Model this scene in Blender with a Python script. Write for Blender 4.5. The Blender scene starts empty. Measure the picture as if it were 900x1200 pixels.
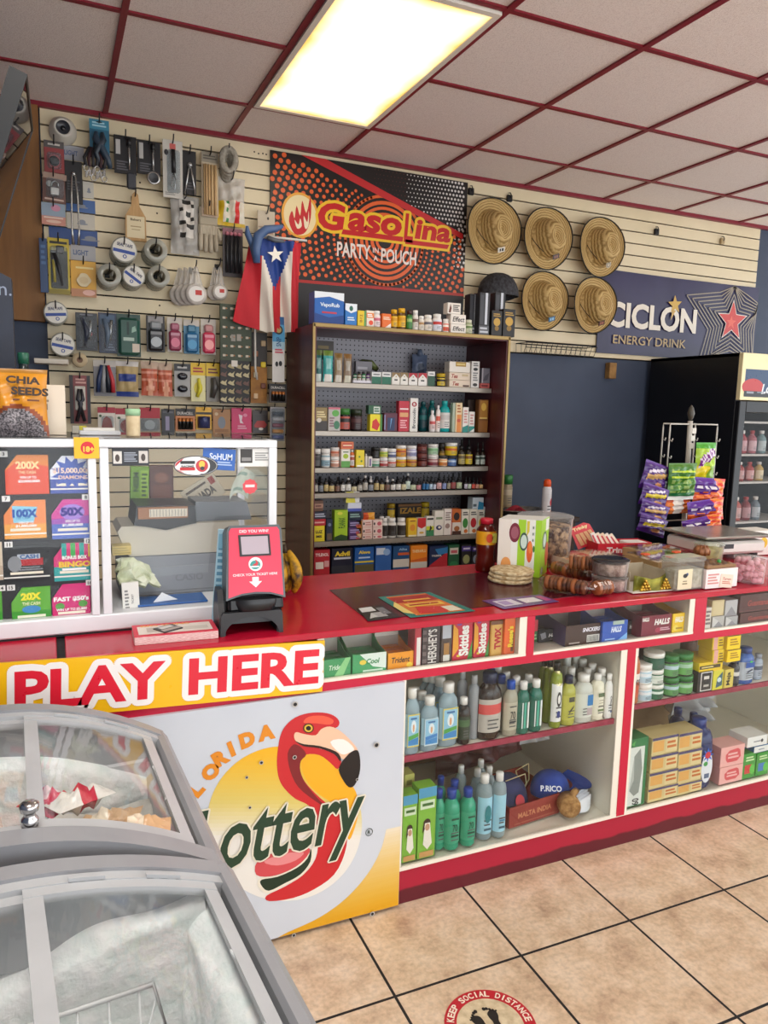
import bpy, math, random
from mathutils import Vector, Matrix
C = bpy.context.scene
COL = C.collection
random.seed(7)
PI = math.pi
# ------------------------------------------------------------------ camera
EYE = 1.55
F_PX, YAW, PIT, ROLL = 874.19, 0.419097, 0.136509, 0.0246785
def cam_axes():
 cy, sy, cp, sp = math.cos(YAW), math.sin(YAW), math.cos(PIT), math.sin(PIT)
 fw = Vector((sy*cp, cy*cp, -sp)); rt = Vector((cy, -sy, 0)); up = rt.cross(fw)
 c, s = math.cos(ROLL), math.sin(ROLL)
 return c*rt + s*up, c*up - s*rt, fw
RT, UP, FW = cam_axes()
cd = bpy.data.cameras.new('camera'); cam = bpy.data.objects.new('camera', cd); COL.objects.link(cam)
cam.matrix_world = Matrix(((RT.x, UP.x, -FW.x, 0), (RT.y, UP.y, -FW.y, 0), (RT.z, UP.z, -FW.z, EYE), (0, 0, 0, 1)))
cd.sensor_fit = 'VERTICAL'; cd.sensor_height = 36.0; cd.lens = F_PX/1200*36.0
cd.clip_start = 0.02; cd.clip_end = 60
C.camera = cam
# ------------------------------------------------------------------ light
w = bpy.data.worlds.new('daylight'); C.world = w; w.use_nodes = True
bg = w.node_tree.nodes['Background']; bg.inputs[0].default_value = (0.90, 0.95, 1.0, 1); bg.inputs[1].default_value = 2.9
def area(name, loc, rot, sx, sy, power, col):
 l = bpy.data.lights.new(name, 'AREA'); l.shape = 'RECTANGLE'; l.size = sx; l.size_y = sy; l.energy = power; l.color = col
 o = bpy.data.objects.new(name, l); COL.objects.link(o); o.location = loc; o.rotation_euler = rot; return o
area('storefront_daylight', (1.2, -2.3, 1.5), (math.radians(90), 0, 0), 5.0, 2.4, 35, (0.96, 0.98, 1.0))
area('ceiling_lamp_light', (1.19, 3.02, 2.90), (0, 0, 0), 0.55, 1.15, 2, (1.0, 0.95, 0.86))
area('room_lamp_light', (3.6, 1.2, 2.90), (0, 0, 0), 0.55, 1.15, 20, (1.0, 0.96, 0.9))
area('room_lamp_light', (-0.1, 0.75, 2.90), (0, 0, 0), 0.55, 1.15, 40, (1.0, 0.96, 0.9))  # unseen lamp above the freezers, added to brighten frost and nearby floor
C.view_settings.view_transform = 'Standard'; C.view_settings.look = 'None'
C.view_settings.exposure = 0.0; C.view_settings.gamma = 1.0; C.view_settings.use_curve_mapping = False
# ------------------------------------------------------------------ pixels of the photo -> points on real planes
def ray(x, y):
 return RT*((x-450)/F_PX) - UP*((y-600)/F_PX) + FW
def pY(x, y, Y):
 d = ray(x, y); t = Y/d.y; return Vector((d.x*t, Y, EYE+d.z*t))
def pZ(x, y, z):
 d = ray(x, y); t = (z-EYE)/d.z; return Vector((d.x*t, d.y*t, z))
def pX(x, y, X):
 d = ray(x, y); t = X/d.x; return Vector((X, d.y*t, EYE+d.z*t))
# ------------------------------------------------------------------ materials
def lin(h):
 h = h.lstrip('#'); out = []
 for i in (0, 2, 4):
  v = int(h[i:i+2], 16)/255
  out.append(v/12.92 if v <= .04045 else ((v+.055)/1.055)**2.4)
 return tuple(out)+(1,)
_M = {}
def K(hexc, rough=.45, metal=0.0):
 key = (hexc, rough, metal)
 if key in _M: return _M[key]
 m = bpy.data.materials.new('paint_'+hexc.lstrip('#')); m.use_nodes = True
 nt = m.node_tree; b = nt.nodes['Principled BSDF']
 b.inputs['Base Color'].default_value = lin(hexc); b.inputs['Roughness'].default_value = rough; b.inputs['Metallic'].default_value = metal
 nz = nt.nodes.new('ShaderNodeTexNoise'); nz.inputs['Scale'].default_value = 60
 tc = nt.nodes.new('ShaderNodeTexCoord'); nt.links.new(tc.outputs['Object'], nz.inputs['Vector'])
 mr = nt.nodes.new('ShaderNodeMapRange'); mr.inputs[3].default_value = max(rough-.06, .02); mr.inputs[4].default_value = min(rough+.06, 1)
 nt.links.new(nz.outputs['Fac'], mr.inputs[0]); nt.links.new(mr.outputs[0], b.inputs['Roughness'])
 _M[key] = m; return m
def schlick(nt):
 lw = nt.nodes.new('ShaderNodeLayerWeight'); pw = nt.nodes.new('ShaderNodeMath'); pw.operation = 'POWER'; pw.inputs[1].default_value = 5
 nt.links.new(lw.outputs['Facing'], pw.inputs[0]); lw.inputs[0].default_value = .5; return pw.outputs[0]
def clear(hexc='#ffffff', see=.8, rough=.05, ior=1.45):
 key = ('clear', hexc, see, rough, ior)
 if key in _M: return _M[key]
 m = bpy.data.materials.new('clear_'+hexc.lstrip('#')); m.use_nodes = True
 nt = m.node_tree; nt.nodes.clear()
 out = nt.nodes.new('ShaderNodeOutputMaterial'); p = nt.nodes.new('ShaderNodeBsdfPrincipled')
 p.inputs['Base Color'].default_value = lin(hexc); p.inputs['Roughness'].default_value = rough
 tr = nt.nodes.new('ShaderNodeBsdfTransparent'); tr.inputs[0].default_value = lin(hexc) if see < .97 else (1, 1, 1, 1)
 mx = nt.nodes.new('ShaderNodeMixShader')
 fr = schlick(nt)
 mr = nt.nodes.new('ShaderNodeMapRange'); mr.inputs[3].default_value = 1-see; mr.inputs[4].default_value = 1.0
 nt.links.new(fr, mr.inputs[0]); nt.links.new(mr.outputs[0], mx.inputs[0])
 nt.links.new(tr.outputs[0], mx.inputs[1]); nt.links.new(p.outputs[0], mx.inputs[2]); nt.links.new(mx.outputs[0], out.inputs[0])
 _M[key] = m; return m
def glass_pane(name='pane_glass', tint=(.97, .985, .98, 1), base=.02, ior=1.5):
 m = bpy.data.materials.new(name); m.use_nodes = True; nt = m.node_tree; nt.nodes.clear()
 out = nt.nodes.new('ShaderNodeOutputMaterial'); g = nt.nodes.new('ShaderNodeBsdfGlossy'); g.inputs['Roughness'].default_value = .02
 tr = nt.nodes.new('ShaderNodeBsdfTransparent'); tr.inputs[0].default_value = tint
 fr = schlick(nt); mx = nt.nodes.new('ShaderNodeMixShader')
 mr = nt.nodes.new('ShaderNodeMapRange'); mr.inputs[3].default_value = base; mr.inputs[4].default_value = 1
 nt.links.new(fr, mr.inputs[0]); nt.links.new(mr.outputs[0], mx.inputs[0])
 nt.links.new(tr.outputs[0], mx.inputs[1]); nt.links.new(g.outputs[0], mx.inputs[2]); nt.links.new(mx.outputs[0], out.inputs[0])
 return m
def noisy(name, c1, c2, scale, rough=.6, detail=6, bump=0.0, lo=.35, hi=.65, stretch=(1, 1, 1), metal=0):
 m = bpy.data.materials.new(name); m.use_nodes = True; nt = m.node_tree; b = nt.nodes['Principled BSDF']
 tc = nt.nodes.new('ShaderNodeTexCoord'); mp = nt.nodes.new('ShaderNodeMapping'); mp.inputs['Scale'].default_value = stretch
 nz = nt.nodes.new('ShaderNodeTexNoise'); nz.inputs['Scale'].default_value = scale; nz.inputs['Detail'].default_value = detail
 cr = nt.nodes.new('ShaderNodeValToRGB'); cr.color_ramp.elements[0].position = lo; cr.color_ramp.elements[1].position = hi
 cr.color_ramp.elements[0].color = lin(c1); cr.color_ramp.elements[1].color = lin(c2)
 nt.links.new(tc.outputs['Object'], mp.inputs[0]); nt.links.new(mp.outputs[0], nz.inputs['Vector'])
 nt.links.new(nz.outputs['Fac'], cr.inputs[0]); nt.links.new(cr.outputs[0], b.inputs['Base Color'])
 b.inputs['Roughness'].default_value = rough; b.inputs['Metallic'].default_value = metal
 if bump:
  bp = nt.nodes.new('ShaderNodeBump'); bp.inputs['Strength'].default_value = bump; bp.inputs['Distance'].default_value = .01
  nt.links.new(nz.outputs['Fac'], bp.inputs['Height']); nt.links.new(bp.outputs[0], b.inputs['Normal'])
 return m
def emit(name, c, s):
 m = bpy.data.materials.new(name); m.use_nodes = True; nt = m.node_tree; nt.nodes.clear()
 out = nt.nodes.new('ShaderNodeOutputMaterial'); e = nt.nodes.new('ShaderNodeEmission')
 e.inputs[0].default_value = c; e.inputs[1].default_value = s; nt.links.new(e.outputs[0], out.inputs[0]); return m
# ------------------------------------------------------------------ text outlines (built-in font), cached
_T = {}
def outline(s, bold, shear=0.0, space=1.0):
 key = (s, bold, shear, space)
 if key in _T: return _T[key]
 cu = bpy.data.curves.new('t', 'FONT'); cu.body = s; cu.size = 1; cu.resolution_u = 3; cu.offset = bold; cu.shear = shear; cu.space_character = space
 cu.fill_mode = 'FRONT' if hasattr(cu, 'fill_mode') else cu.fill_mode
 o = bpy.data.objects.new('t', cu); COL.objects.link(o)
 me = o.to_mesh(); vs = [(v.co.x, v.co.y) for v in me.vertices]; fs = [tuple(p.vertices) for p in me.polygons]
 o.to_mesh_clear(); bpy.data.objects.remove(o); bpy.data.curves.remove(cu)
 if not vs: vs = [(0, 0), (1, 1)]
 x0 = min(v[0] for v in vs); x1 = max(v[0] for v in vs); y0 = min(v[1] for v in vs); y1 = max(v[1] for v in vs)
 r = (vs, fs, x0, y0, max(x1-x0, 1e-4), max(y1-y0, 1e-4)); _T[key] = r; return r
def FR(o, u=(1, 0, 0), v=(0, 0, 1)):
 u = Vector(u).normalized(); v = Vector(v); n = u.cross(v).normalized(); v = n.cross(u); o = Vector(o)
 return Matrix(((u.x, v.x, n.x, o.x), (u.y, v.y, n.y, o.y), (u.z, v.z, n.z, o.z), (0, 0, 0, 1)))
# ------------------------------------------------------------------ mesh collector
class MB:
 def __init__(s): s.v = []; s.f = []; s.m = []; s.sm = []; s.mats = []; s.M = Matrix.Identity(4)
 def mi(s, m):
  if m not in s.mats: s.mats.append(m)
  return s.mats.index(m)
 def add(s, vs, fs, m, smooth=False):
  b = len(s.v); s.v += [tuple(s.M @ Vector(p)) for p in vs]
  ml = m if isinstance(m, list) else None
  for i, f in enumerate(fs):
   s.f.append(tuple(b+k for k in f)); s.m.append(s.mi(ml[i] if ml else m)); s.sm.append(smooth)
  return s
 def box(s, x0, x1, y0, y1, z0, z1, m, bev=0.0, T=None):
  if bev <= 0:
   vs = [(x, y, z) for z in (z0, z1) for y in (y0, y1) for x in (x0, x1)]
   fs = [(0, 2, 3, 1), (4, 5, 7, 6), (0, 1, 5, 4), (1, 3, 7, 5), (3, 2, 6, 7), (2, 0, 4, 6)]
  else:
   b = min(bev, .49*min(abs(x1-x0), abs(y1-y0), abs(z1-z0))); vs = []; ix = {}
   for i, x in enumerate((x0, x1)):
    for j, y in enumerate((y0, y1)):
     for k, z in enumerate((z0, z1)):
      dx = b if i == 0 else -b; dy = b if j == 0 else -b; dz = b if k == 0 else -b
      ix[i, j, k, 0] = len(vs); vs.append((x, y+dy, z+dz))
      ix[i, j, k, 1] = len(vs); vs.append((x+dx, y, z+dz))
      ix[i, j, k, 2] = len(vs); vs.append((x+dx, y+dy, z))
   I = lambda i, j, k, a: ix[i, j, k, a]
   fs = [(I(0,0,0,0),I(0,0,1,0),I(0,1,1,0),I(0,1,0,0)), (I(1,0,0,0),I(1,1,0,0),I(1,1,1,0),I(1,0,1,0)),
                  (I(0,0,0,1),I(1,0,0,1),I(1,0,1,1),I(0,0,1,1)), (I(0,1,0,1),I(0,1,1,1),I(1,1,1,1),I(1,1,0,1)),
                  (I(0,0,0,2),I(0,1,0,2),I(1,1,0,2),I(1,0,0,2)), (I(0,0,1,2),I(1,0,1,2),I(1,1,1,2),I(0,1,1,2))]
   for j in (0, 1):
    for k in (0, 1): fs.append((I(0,j,k,1),I(1,j,k,1),I(1,j,k,2),I(0,j,k,2)))
   for i in (0, 1):
    for k in (0, 1): fs.append((I(i,0,k,0),I(i,1,k,0),I(i,1,k,2),I(i,0,k,2)))
    for j in (0, 1): fs.append((I(i,j,0,0),I(i,j,1,0),I(i,j,1,1),I(i,j,0,1)))
   for i in (0, 1):
    for j in (0, 1):
     for k in (0, 1): fs.append((I(i,j,k,0),I(i,j,k,1),I(i,j,k,2)))
  if T is not None: vs = [tuple(T @ Vector(p)) for p in vs]
  return s.add(vs, fs, m)
 def lathe(s, prof, m, o=(0, 0, 0), n=16, sx=1, sy=1, smooth=True, a0=0, a1=2*PI, axis='Z'):
  full = abs(a1-a0-2*PI) < 1e-6; cols = n if full else n+1; vs = []; fs = []; ms = []
  for r, z in prof:
   for i in range(cols):
    a = a0+(a1-a0)*i/n; p = (r*math.cos(a)*sx, r*math.sin(a)*sy, z)
    if axis == 'Y': p = (p[0], -p[2], p[1])
    if axis == 'X': p = (p[2], p[0], p[1])
    vs.append((p[0]+o[0], p[1]+o[1], p[2]+o[2]))
  for k in range(len(prof)-1):
   for i in range(n):
    j = (i+1) % cols
    fs.append((k*cols+i, k*cols+j, (k+1)*cols+j, (k+1)*cols+i)); ms.append(m[k] if isinstance(m, list) else m)
  return s.add(vs, fs, ms, smooth)
 def tube(s, pts, r, m, n=6, closed=False, smooth=True):
  pts = [Vector(p) for p in pts]; N = len(pts); vs = []; fs = []
  rr = r if isinstance(r, (list, tuple)) else [r]*N
  t0 = (pts[1]-pts[0]).normalized(); ref = Vector((0, 0, 1)) if abs(t0.z) < .9 else Vector((1, 0, 0))
  u = t0.cross(ref).normalized()
  for i, p in enumerate(pts):
   a = pts[(i-1) % N] if (closed or i > 0) else p; b = pts[(i+1) % N] if (closed or i < N-1) else p
   t = (b-a).normalized(); u = (u-t*u.dot(t)).normalized(); v = t.cross(u)
   for k in range(n):
    q = p+(u*math.cos(2*PI*k/n)+v*math.sin(2*PI*k/n))*rr[i]; vs.append(tuple(q))
  for i in range(N if closed else N-1):
   for k in range(n):
    a = i*n+k; b = i*n+(k+1) % n; c = ((i+1) % N)*n; fs.append((a, b, c+(k+1) % n, c+k))
  if not closed: fs.append(tuple(range(n-1, -1, -1))); fs.append(tuple((N-1)*n+k for k in range(n)))
  return s.add(vs, fs, m, smooth)
 def flat(s, F, pts, m, off=.0006):
  return s.add([tuple(F @ Vector((x, y, off))) for x, y in pts], [tuple(range(len(pts)))], m)
 def rect(s, F, x0, y0, x1, y1, m, off=.0006): return s.flat(F, [(x0, y0), (x1, y0), (x1, y1), (x0, y1)], m, off)
 def oval(s, F, cx, cy, rx, ry, m, off=.0006, n=20):
  return s.flat(F, [(cx+rx*math.cos(2*PI*i/n), cy+ry*math.sin(2*PI*i/n)) for i in range(n)], m, off)
 def ring(s, F, cx, cy, r0, r1, m, off=.0006, n=40, a0=0, a1=2*PI):
  vs = []; fs = []
  for i in range(n+1):
   a = a0+(a1-a0)*i/n
   for r in (r0, r1): vs.append(tuple(F @ Vector((cx+r*math.cos(a), cy+r*math.sin(a), off))))
  for i in range(n): fs.append((2*i, 2*i+1, 2*i+3, 2*i+2))
  return s.add(vs, fs, m)
 def slab(s, F, pts, d, m, off=0.0, side=None):
  n = len(pts); vs = [tuple(F @ Vector((x, y, off))) for x, y in pts]+[tuple(F @ Vector((x, y, off+d))) for x, y in pts]
  fs = [tuple(range(n-1, -1, -1)), tuple(range(n, 2*n))]+[(i, (i+1) % n, n+(i+1) % n, n+i) for i in range(n)]
  return s.add(vs, fs, [m, m]+[side or m]*n)
 def text(s, F, t, cx, cy, wd, ht, m, bold=.02, off=.0012, shear=0.0, rot=0.0, space=1.0):
  vs, fs, x0, y0, W, H = outline(t, bold, shear, space)
  if wd is None: wd = ht*W/H
  if ht is None: ht = wd*H/W
  c, sn = math.cos(rot), math.sin(rot); out = []
  for x, y in vs:
   a = ((x-x0)/W-.5)*wd; b = ((y-y0)/H-.5)*ht
   out.append(tuple(F @ Vector((cx+a*c-b*sn, cy+a*sn+b*c, off))))
  return s.add(out, fs, m)
 def halo(s, F, t, cx, cy, wd, ht, m, r, bold=.02, off=.001, shear=0.0, rot=0.0, k=24, space=1.0):
  for i in range(k): s.text(F, t, cx+r*math.cos(2*PI*i/k), cy+r*math.sin(2*PI*i/k), wd, ht, m, bold, off+i*4e-5, shear, rot, space)
  return s.text(F, t, cx, cy, wd, ht, m, bold, off+k*4e-5, shear, rot, space)
 def grid(s, fn, nu, nv, m, mf=None, smooth=True):
  vs = [tuple(fn(i/nu, j/nv)) for j in range(nv+1) for i in range(nu+1)]; fs = []; ms = []
  for j in range(nv):
   for i in range(nu):
    a = j*(nu+1)+i; fs.append((a, a+1, a+nu+2, a+nu+1)); ms.append(mf((i+.5)/nu, (j+.5)/nv) if mf else m)
  return s.add(vs, fs, ms, smooth)
 def ball(s, c, r, m, n=10, sx=1, sy=1, sz=1):
  k = n//2+1
  return s.lathe([(r*math.sin(PI*i/k), -r*math.cos(PI*i/k)*sz) for i in range(k+1)], m, c, n, sx, sy)
 def build(s, name, parent=None, loc=(0, 0, 0), rz=0.0, rot=None):
  me = bpy.data.meshes.new(name); me.from_pydata(s.v, [], s.f)
  for m in s.mats: me.materials.append(m)
  for p, mi, sm in zip(me.polygons, s.m, s.sm): p.material_index = mi; p.use_smooth = sm
  me.update(); o = bpy.data.objects.new(name, me); COL.objects.link(o)
  if parent is not None: o.parent = parent
  o.location = loc; o.rotation_euler = rot if rot else (0, 0, rz)
  return o
PEND = []
def tag(o, desc, place, cat, group=None, kind=None):
 o['category'] = cat
 if group: o['group'] = group
 if kind: o['kind'] = kind
 PEND.append((o, desc, place)); return o
def thing(name, desc, place, cat, loc=(0, 0, 0), rz=0.0, group=None, rot=None):
 o = bpy.data.objects.new(name, None); COL.objects.link(o); o.empty_display_size = .05
 o.location = loc; o.rotation_euler = rot if rot else (0, 0, rz)
 return tag(o, desc, place, cat, group)
def struct(o): o['kind'] = 'structure'; return o
ORD = 'first second third fourth fifth sixth seventh eighth ninth tenth eleventh twelfth thirteenth fourteenth fifteenth sixteenth seventeenth eighteenth nineteenth twentieth'.split()
def finish_labels():
 by = {}
 for o, d, p in PEND: by.setdefault((d, p), []).append(o)
 for (d, p), os in by.items():
  if len(os) == 1: os[0]['label'] = (d+' '+p).strip(); continue
  os.sort(key=lambda o: (round(o.location.x, 3), o.location.z))
  for i, o in enumerate(os):
   o['label'] = f"{d}, {ORD[i] if i < 20 else str(i+1)+'th'} from the left {p}".strip()
# ------------------------------------------------------------------ product builders (front face at local y=0, looking to -Y)
def prints(mb, F, w, h, pr, off=.0006):
 for k, e in enumerate(pr):
  o = off+.0003*k; t = e[0]
  if t == 'r': mb.rect(F, e[1]*w-w/2, e[2]*h, e[3]*w-w/2, e[4]*h, K(e[5]), o)
  elif t == 'o': mb.oval(F, e[1]*w-w/2, e[2]*h, e[3]*w, e[4]*h, K(e[5]), o)
  elif t == 'p': mb.flat(F, [(x*w-w/2, y*h) for x, y in e[1]], K(e[2]), o)
  elif t == 't': mb.text(F, e[1], e[2]*w-w/2, e[3]*h, e[4]*w, e[5]*h, K(e[6]), e[7] if len(e) > 7 else .02, o, e[8] if len(e) > 8 else 0)
  elif t == 'v': mb.text(F, e[1], e[2]*w-w/2, e[3]*h, e[4]*h, e[5]*w, K(e[6]), e[7] if len(e) > 7 else .02, o, 0, PI/2)
  elif t == 'l':   # lines of fine print, too small to read
   x0, y0, x1, y1, n, col = e[1:7]
   for i in range(n):
    yy = y0+(y1-y0)*(i+.5)/n; hh = (y1-y0)/n*.28
    mb.rect(F, x0*w-w/2, (yy-hh)*h, (x1-.12*(i % 3)*(x1-x0))*w-w/2, (yy+hh)*h, K(col), o)
def auto(c1, c2='#222222', seed=0):
 r = random.Random(seed)
 return r.choice([
  [('r', 0, .62, 1, .84, c1), ('l', .15, .66, .85, .8, 2, c2), ('l', .15, .2, .8, .45, 3, c2)],
  [('r', .1, .1, .9, .5, c1), ('l', .2, .2, .8, .42, 2, c2), ('l', .15, .62, .85, .82, 2, c2)],
  [('p', [(0, 0), (1, 0), (1, .35), (0, .62)], c1), ('l', .15, .68, .85, .88, 2, c2)],
  [('o', .5, .42, .32, .24, c1), ('l', .12, .74, .88, .9, 2, c2), ('l', .3, .36, .7, .48, 2, c2)]])
def carton(name, desc, place, cat, loc, w, d, h, col, pr=(), rz=0.0, group=None, side=None, sidepr=(), toppr=(), bev=.0012):
 mb = MB(); mb.box(-w/2, w/2, 0, d, 0, h, K(col), bev)
 prints(mb, FR((0, 0, 0)), w, h, pr)
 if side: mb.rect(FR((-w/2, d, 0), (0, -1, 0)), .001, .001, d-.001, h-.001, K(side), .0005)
 if sidepr: prints(mb, FR((-w/2, d/2, 0), (0, -1, 0)), d, h, sidepr, .0008)
 if toppr: prints(mb, FR((0, 0, h), (1, 0, 0), (0, 1, 0)), w, d, toppr)
 return tag(mb.build(name, None, loc, rz), desc, place, cat, group)
PROF = {
 'round': ([(0, 0), (.44, 0), (.5, .03), (.5, .6), (.47, .68), (.28, .79), (.2, .82), (.2, .86)], .86, .24, (.12, .56)),
 'flask': ([(0, 0), (.44, 0), (.5, .03), (.5, .66), (.46, .74), (.3, .82), (.24, .84), (.24, .86)], .85, .27, (.12, .62)),
 'pill': ([(0, 0), (.47, 0), (.5, .03), (.5, .66), (.46, .74), (.36, .78), (.36, .8)], .78, .4, (.1, .64)),
 'jar': ([(0, 0), (.47, 0), (.5, .04), (.5, .66), (.46, .72), (.44, .74)], .72, .5, (.08, .64)),
 'tall': ([(0, 0), (.45, 0), (.5, .03), (.5, .74), (.42, .82), (.22, .86), (.22, .88)], .87, .26, (.1, .68)),
 'dropper': ([(0, 0), (.46, 0), (.5, .03), (.5, .46), (.44, .54), (.22, .6), (.22, .62)], .6, .3, (.08, .44)),
 'can': ([(0, 0), (.46, 0), (.5, .02), (.5, .74), (.42, .79), (.4, .8)], .79, .36, (.03, .72)),
 'sport': ([(0, 0), (.46, 0), (.5, .03), (.5, .3), (.47, .36), (.5, .42), (.5, .6), (.46, .68), (.28, .8), (.22, .82)], .82, .26, (.38, .62)),
}
def bottle(name, desc, place, cat, loc, w, h, kind='round', body='#ffffff', cap='#ffffff', label=None, band=None, flat=1.0, group=None,
           liquid=None, rz=0.0, lt=None, seg=14, ltc='#222222', extra=None, front=True):
 prof, cz, cr, (l0, l1) = PROF[kind]
 r = w
 t = thing(name, desc, place, cat, (loc[0], loc[1]+w*flat/2, loc[2]), rz, group)
 bm = body if not isinstance(body, str) else K(body, .25)
 MB().lathe([(p[0]*r, p[1]*h) for p in prof], bm, n=seg, sy=flat).build('body', t)
 cm = K(cap, .35); mb = MB()
 if kind == 'dropper':
  mb.lathe([(0, cz*h), (cr*r, cz*h), (cr*r, (cz+.14)*h), (.14*r, (cz+.15)*h), (.15*r, .96*h), (.08*r, h), (0, h)], cm, n=seg)
 elif kind == 'can':
  mb.lathe([(cr*r, cz*h), (.42*r, (cz+.02)*h), (.4*r, .93*h), (.3*r, .985*h), (0, h)], cm, n=seg)
 else:
  mb.lathe([(0, cz*h), (cr*r, cz*h), (cr*r*1.02, .985*h), (cr*r*.9, h), (0, h)], cm, n=seg)
 mb.build('cap', t)
 if label:
  mb = MB(); a0, a1 = (PI*1.08, PI*1.92) if front else (0, 2*PI)
  e = 1.015
  mb.lathe([(.5*r*e, l0*h), (.5*r*e, l1*h)], K(label), n=10 if front else seg, sy=flat, a0=a0, a1=a1)
  H = l1-l0
  if band:
   mb.lathe([(.5*r*e*1.006, (l0+H*.55)*h), (.5*r*e*1.006, (l0+H*.85)*h)], K(band), n=10 if front else seg, sy=flat, a0=a0, a1=a1)
  F = FR((0, -.5*r*e*1.02*flat, l0*h)); lw = .42*r*2*.62
  if lt: mb.text(F, lt, 0, H*h*.55, lw, H*h*.2, K(ltc), .02, .0006)
  elif w > .02:
   for i in range(3): mb.rect(F, -lw*.45, H*h*(.12+.12*i), lw*(.45-.15*(i % 2)), H*h*(.16+.12*i), K('#5a5a5a'), .0004)
  if extra: extra(mb, F, lw, H*h)
  mb.build('label', t)
 return t
def pillow(mb, w, h, d, mf, nu=10, nv=14, crimp=.07, wob=.0, seed=0, M=None):
 """a filled sachet standing on z=0, front towards -Y; mf(u,v) gives the print"""
 r = random.Random(seed); ph = [r.uniform(0, 6.28) for _ in range(6)]
 def prof(u, v):
  if v < crimp or v > 1-crimp: return 0.02
  vv = (v-crimp)/(1-2*crimp); return (max(math.sin(PI*vv), 0)**.55)*(max(math.sin(PI*u), 0)**.6)
 def pt(u, v, sgn):
  p = prof(u, v)*d/2; x = (u-.5)*w*(1-.06*math.sin(PI*v)); wv = wob*(math.sin(u*17+ph[0]+v*5)+math.sin(v*21+ph[1]-u*6))*p*2
  q = Vector((x, sgn*(p+wv), v*h)); return M @ q if M else q
 mb.grid(lambda u, v: pt(u, v, -1), nu, nv, None, mf)
 mb.grid(lambda u, v: pt(1-u, v, 1), nu, nv, None, lambda u, v: mf(1-u, v))
# ================================================================== THE ROOM
ZC = 2.936; YW = 4.08
def tile_floor():
 m = bpy.data.materials.new('floor_tiles'); m.use_nodes = True; nt = m.node_tree; L = nt.links; b = nt.nodes['Principled BSDF']
 tc = nt.nodes.new('ShaderNodeTexCoord'); mp = nt.nodes.new('ShaderNodeMapping'); mp.inputs['Location'].default_value = (.013+.4*10, .385+.4*10, 0)
 br = nt.nodes.new('ShaderNodeTexBrick'); br.offset = 0; br.squash = 1
 for k, v in (('Scale', 1.0), ('Mortar Size', .0042), ('Mortar Smooth', .1), ('Brick Width', .4), ('Row Height', .4), ('Bias', 0)): br.inputs[k].default_value = v
 br.inputs['Color1'].default_value = (0, 0, 0, 1); br.inputs['Color2'].default_value = (1, 1, 1, 1); br.inputs['Mortar'].default_value = (0, 0, 0, 1)
 L.new(tc.outputs['Object'], mp.inputs[0]); L.new(mp.outputs[0], br.inputs['Vector'])
 n1 = nt.nodes.new('ShaderNodeTexNoise'); n1.inputs['Scale'].default_value = 9; n1.inputs['Detail'].default_value = 8; n1.inputs['Roughness'].default_value = .65
 L.new(tc.outputs['Object'], n1.inputs['Vector'])
 cr = nt.nodes.new('ShaderNodeValToRGB'); e = cr.color_ramp.elements
 e[0].position = .3; e[0].color = lin('#b3957a'); e[1].position = .62; e[1].color = lin('#e2cbb0')
 x = e.new(.47); x.color = lin('#d5ba9b')
 L.new(n1.outputs['Fac'], cr.inputs[0])
 n2 = nt.nodes.new('ShaderNodeTexNoise'); n2.inputs['Scale'].default_value = 70; n2.inputs['Detail'].default_value = 5; L.new(tc.outputs['Object'], n2.inputs['Vector'])
 m1 = nt.nodes.new('ShaderNodeMix'); m1.data_type = 'RGBA'; m1.blend_type = 'MULTIPLY'
 r2 = nt.nodes.new('ShaderNodeMapRange'); r2.inputs[1].default_value = .3; r2.inputs[2].default_value = .6; r2.inputs[3].default_value = .78; r2.inputs[4].default_value = 1.0
 L.new(n2.outputs['Fac'], r2.inputs[0]); m1.inputs['Factor'].default_value = 1
 L.new(cr.outputs[0], m1.inputs['A']); L.new(r2.outputs[0], m1.inputs['B'])
 m2 = nt.nodes.new('ShaderNodeMix'); m2.data_type = 'RGBA'; m2.inputs['B'].default_value = lin('#15110f')
 L.new(br.outputs['Fac'], m2.inputs['Factor']); L.new(m1.outputs['Result'], m2.inputs['A']); L.new(m2.outputs['Result'], b.inputs['Base Color'])
 rr = nt.nodes.new('ShaderNodeMapRange'); rr.inputs[3].default_value = .34; rr.inputs[4].default_value = .8; L.new(br.outputs['Fac'], rr.inputs[0]); L.new(rr.outputs[0], b.inputs['Roughness'])
 bp = nt.nodes.new('ShaderNodeBump'); bp.inputs['Strength'].default_value = .5; bp.inputs['Distance'].default_value = .002; bp.invert = True
 L.new(br.outputs['Fac'], bp.inputs['Height']); L.new(bp.outputs[0], b.inputs['Normal'])
 return m
struct(MB().box(-1.3, 7.2, -2.6, 4.2, -.06, 0, tile_floor()).build('floor'))
ceil_m = noisy('ceiling_tile', '#dccfc8', '#ece1da', 240, .9, 3, .25, .38, .5)
struct(MB().box(-1.3, 7.2, -2.6, 4.2, ZC, ZC+.06, ceil_m).build('ceiling'))
navy = noisy('navy_paint', '#3a4458', '#414c61', 3, .62, 4)
struct(MB().box(-1.3, 7.2, 4.1, 4.2, 0, ZC, navy).build('wall_back'))
struct(MB().box(-1.3, -1.2, -2.6, 4.1, 0, ZC, navy).build('wall_left'))
struct(MB().box(-1.3, 7.2, -2.7, -2.6, 2.2, ZC, K('#c9c4bc', .8)).box(-1.3, -.35, -2.7, -2.6, 0, 2.2, K('#c9c4bc', .8)).build('wall_front'))  # unseen soffit and pier, added to keep daylight off the left back wall
mb = MB(); sl = noisy('slatwall_laminate', '#dbcca8', '#e3d4b2', 2.5, .42, 4); dk = K('#1c1712', .9)
gz = pY(51, 146, YW).z
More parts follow.
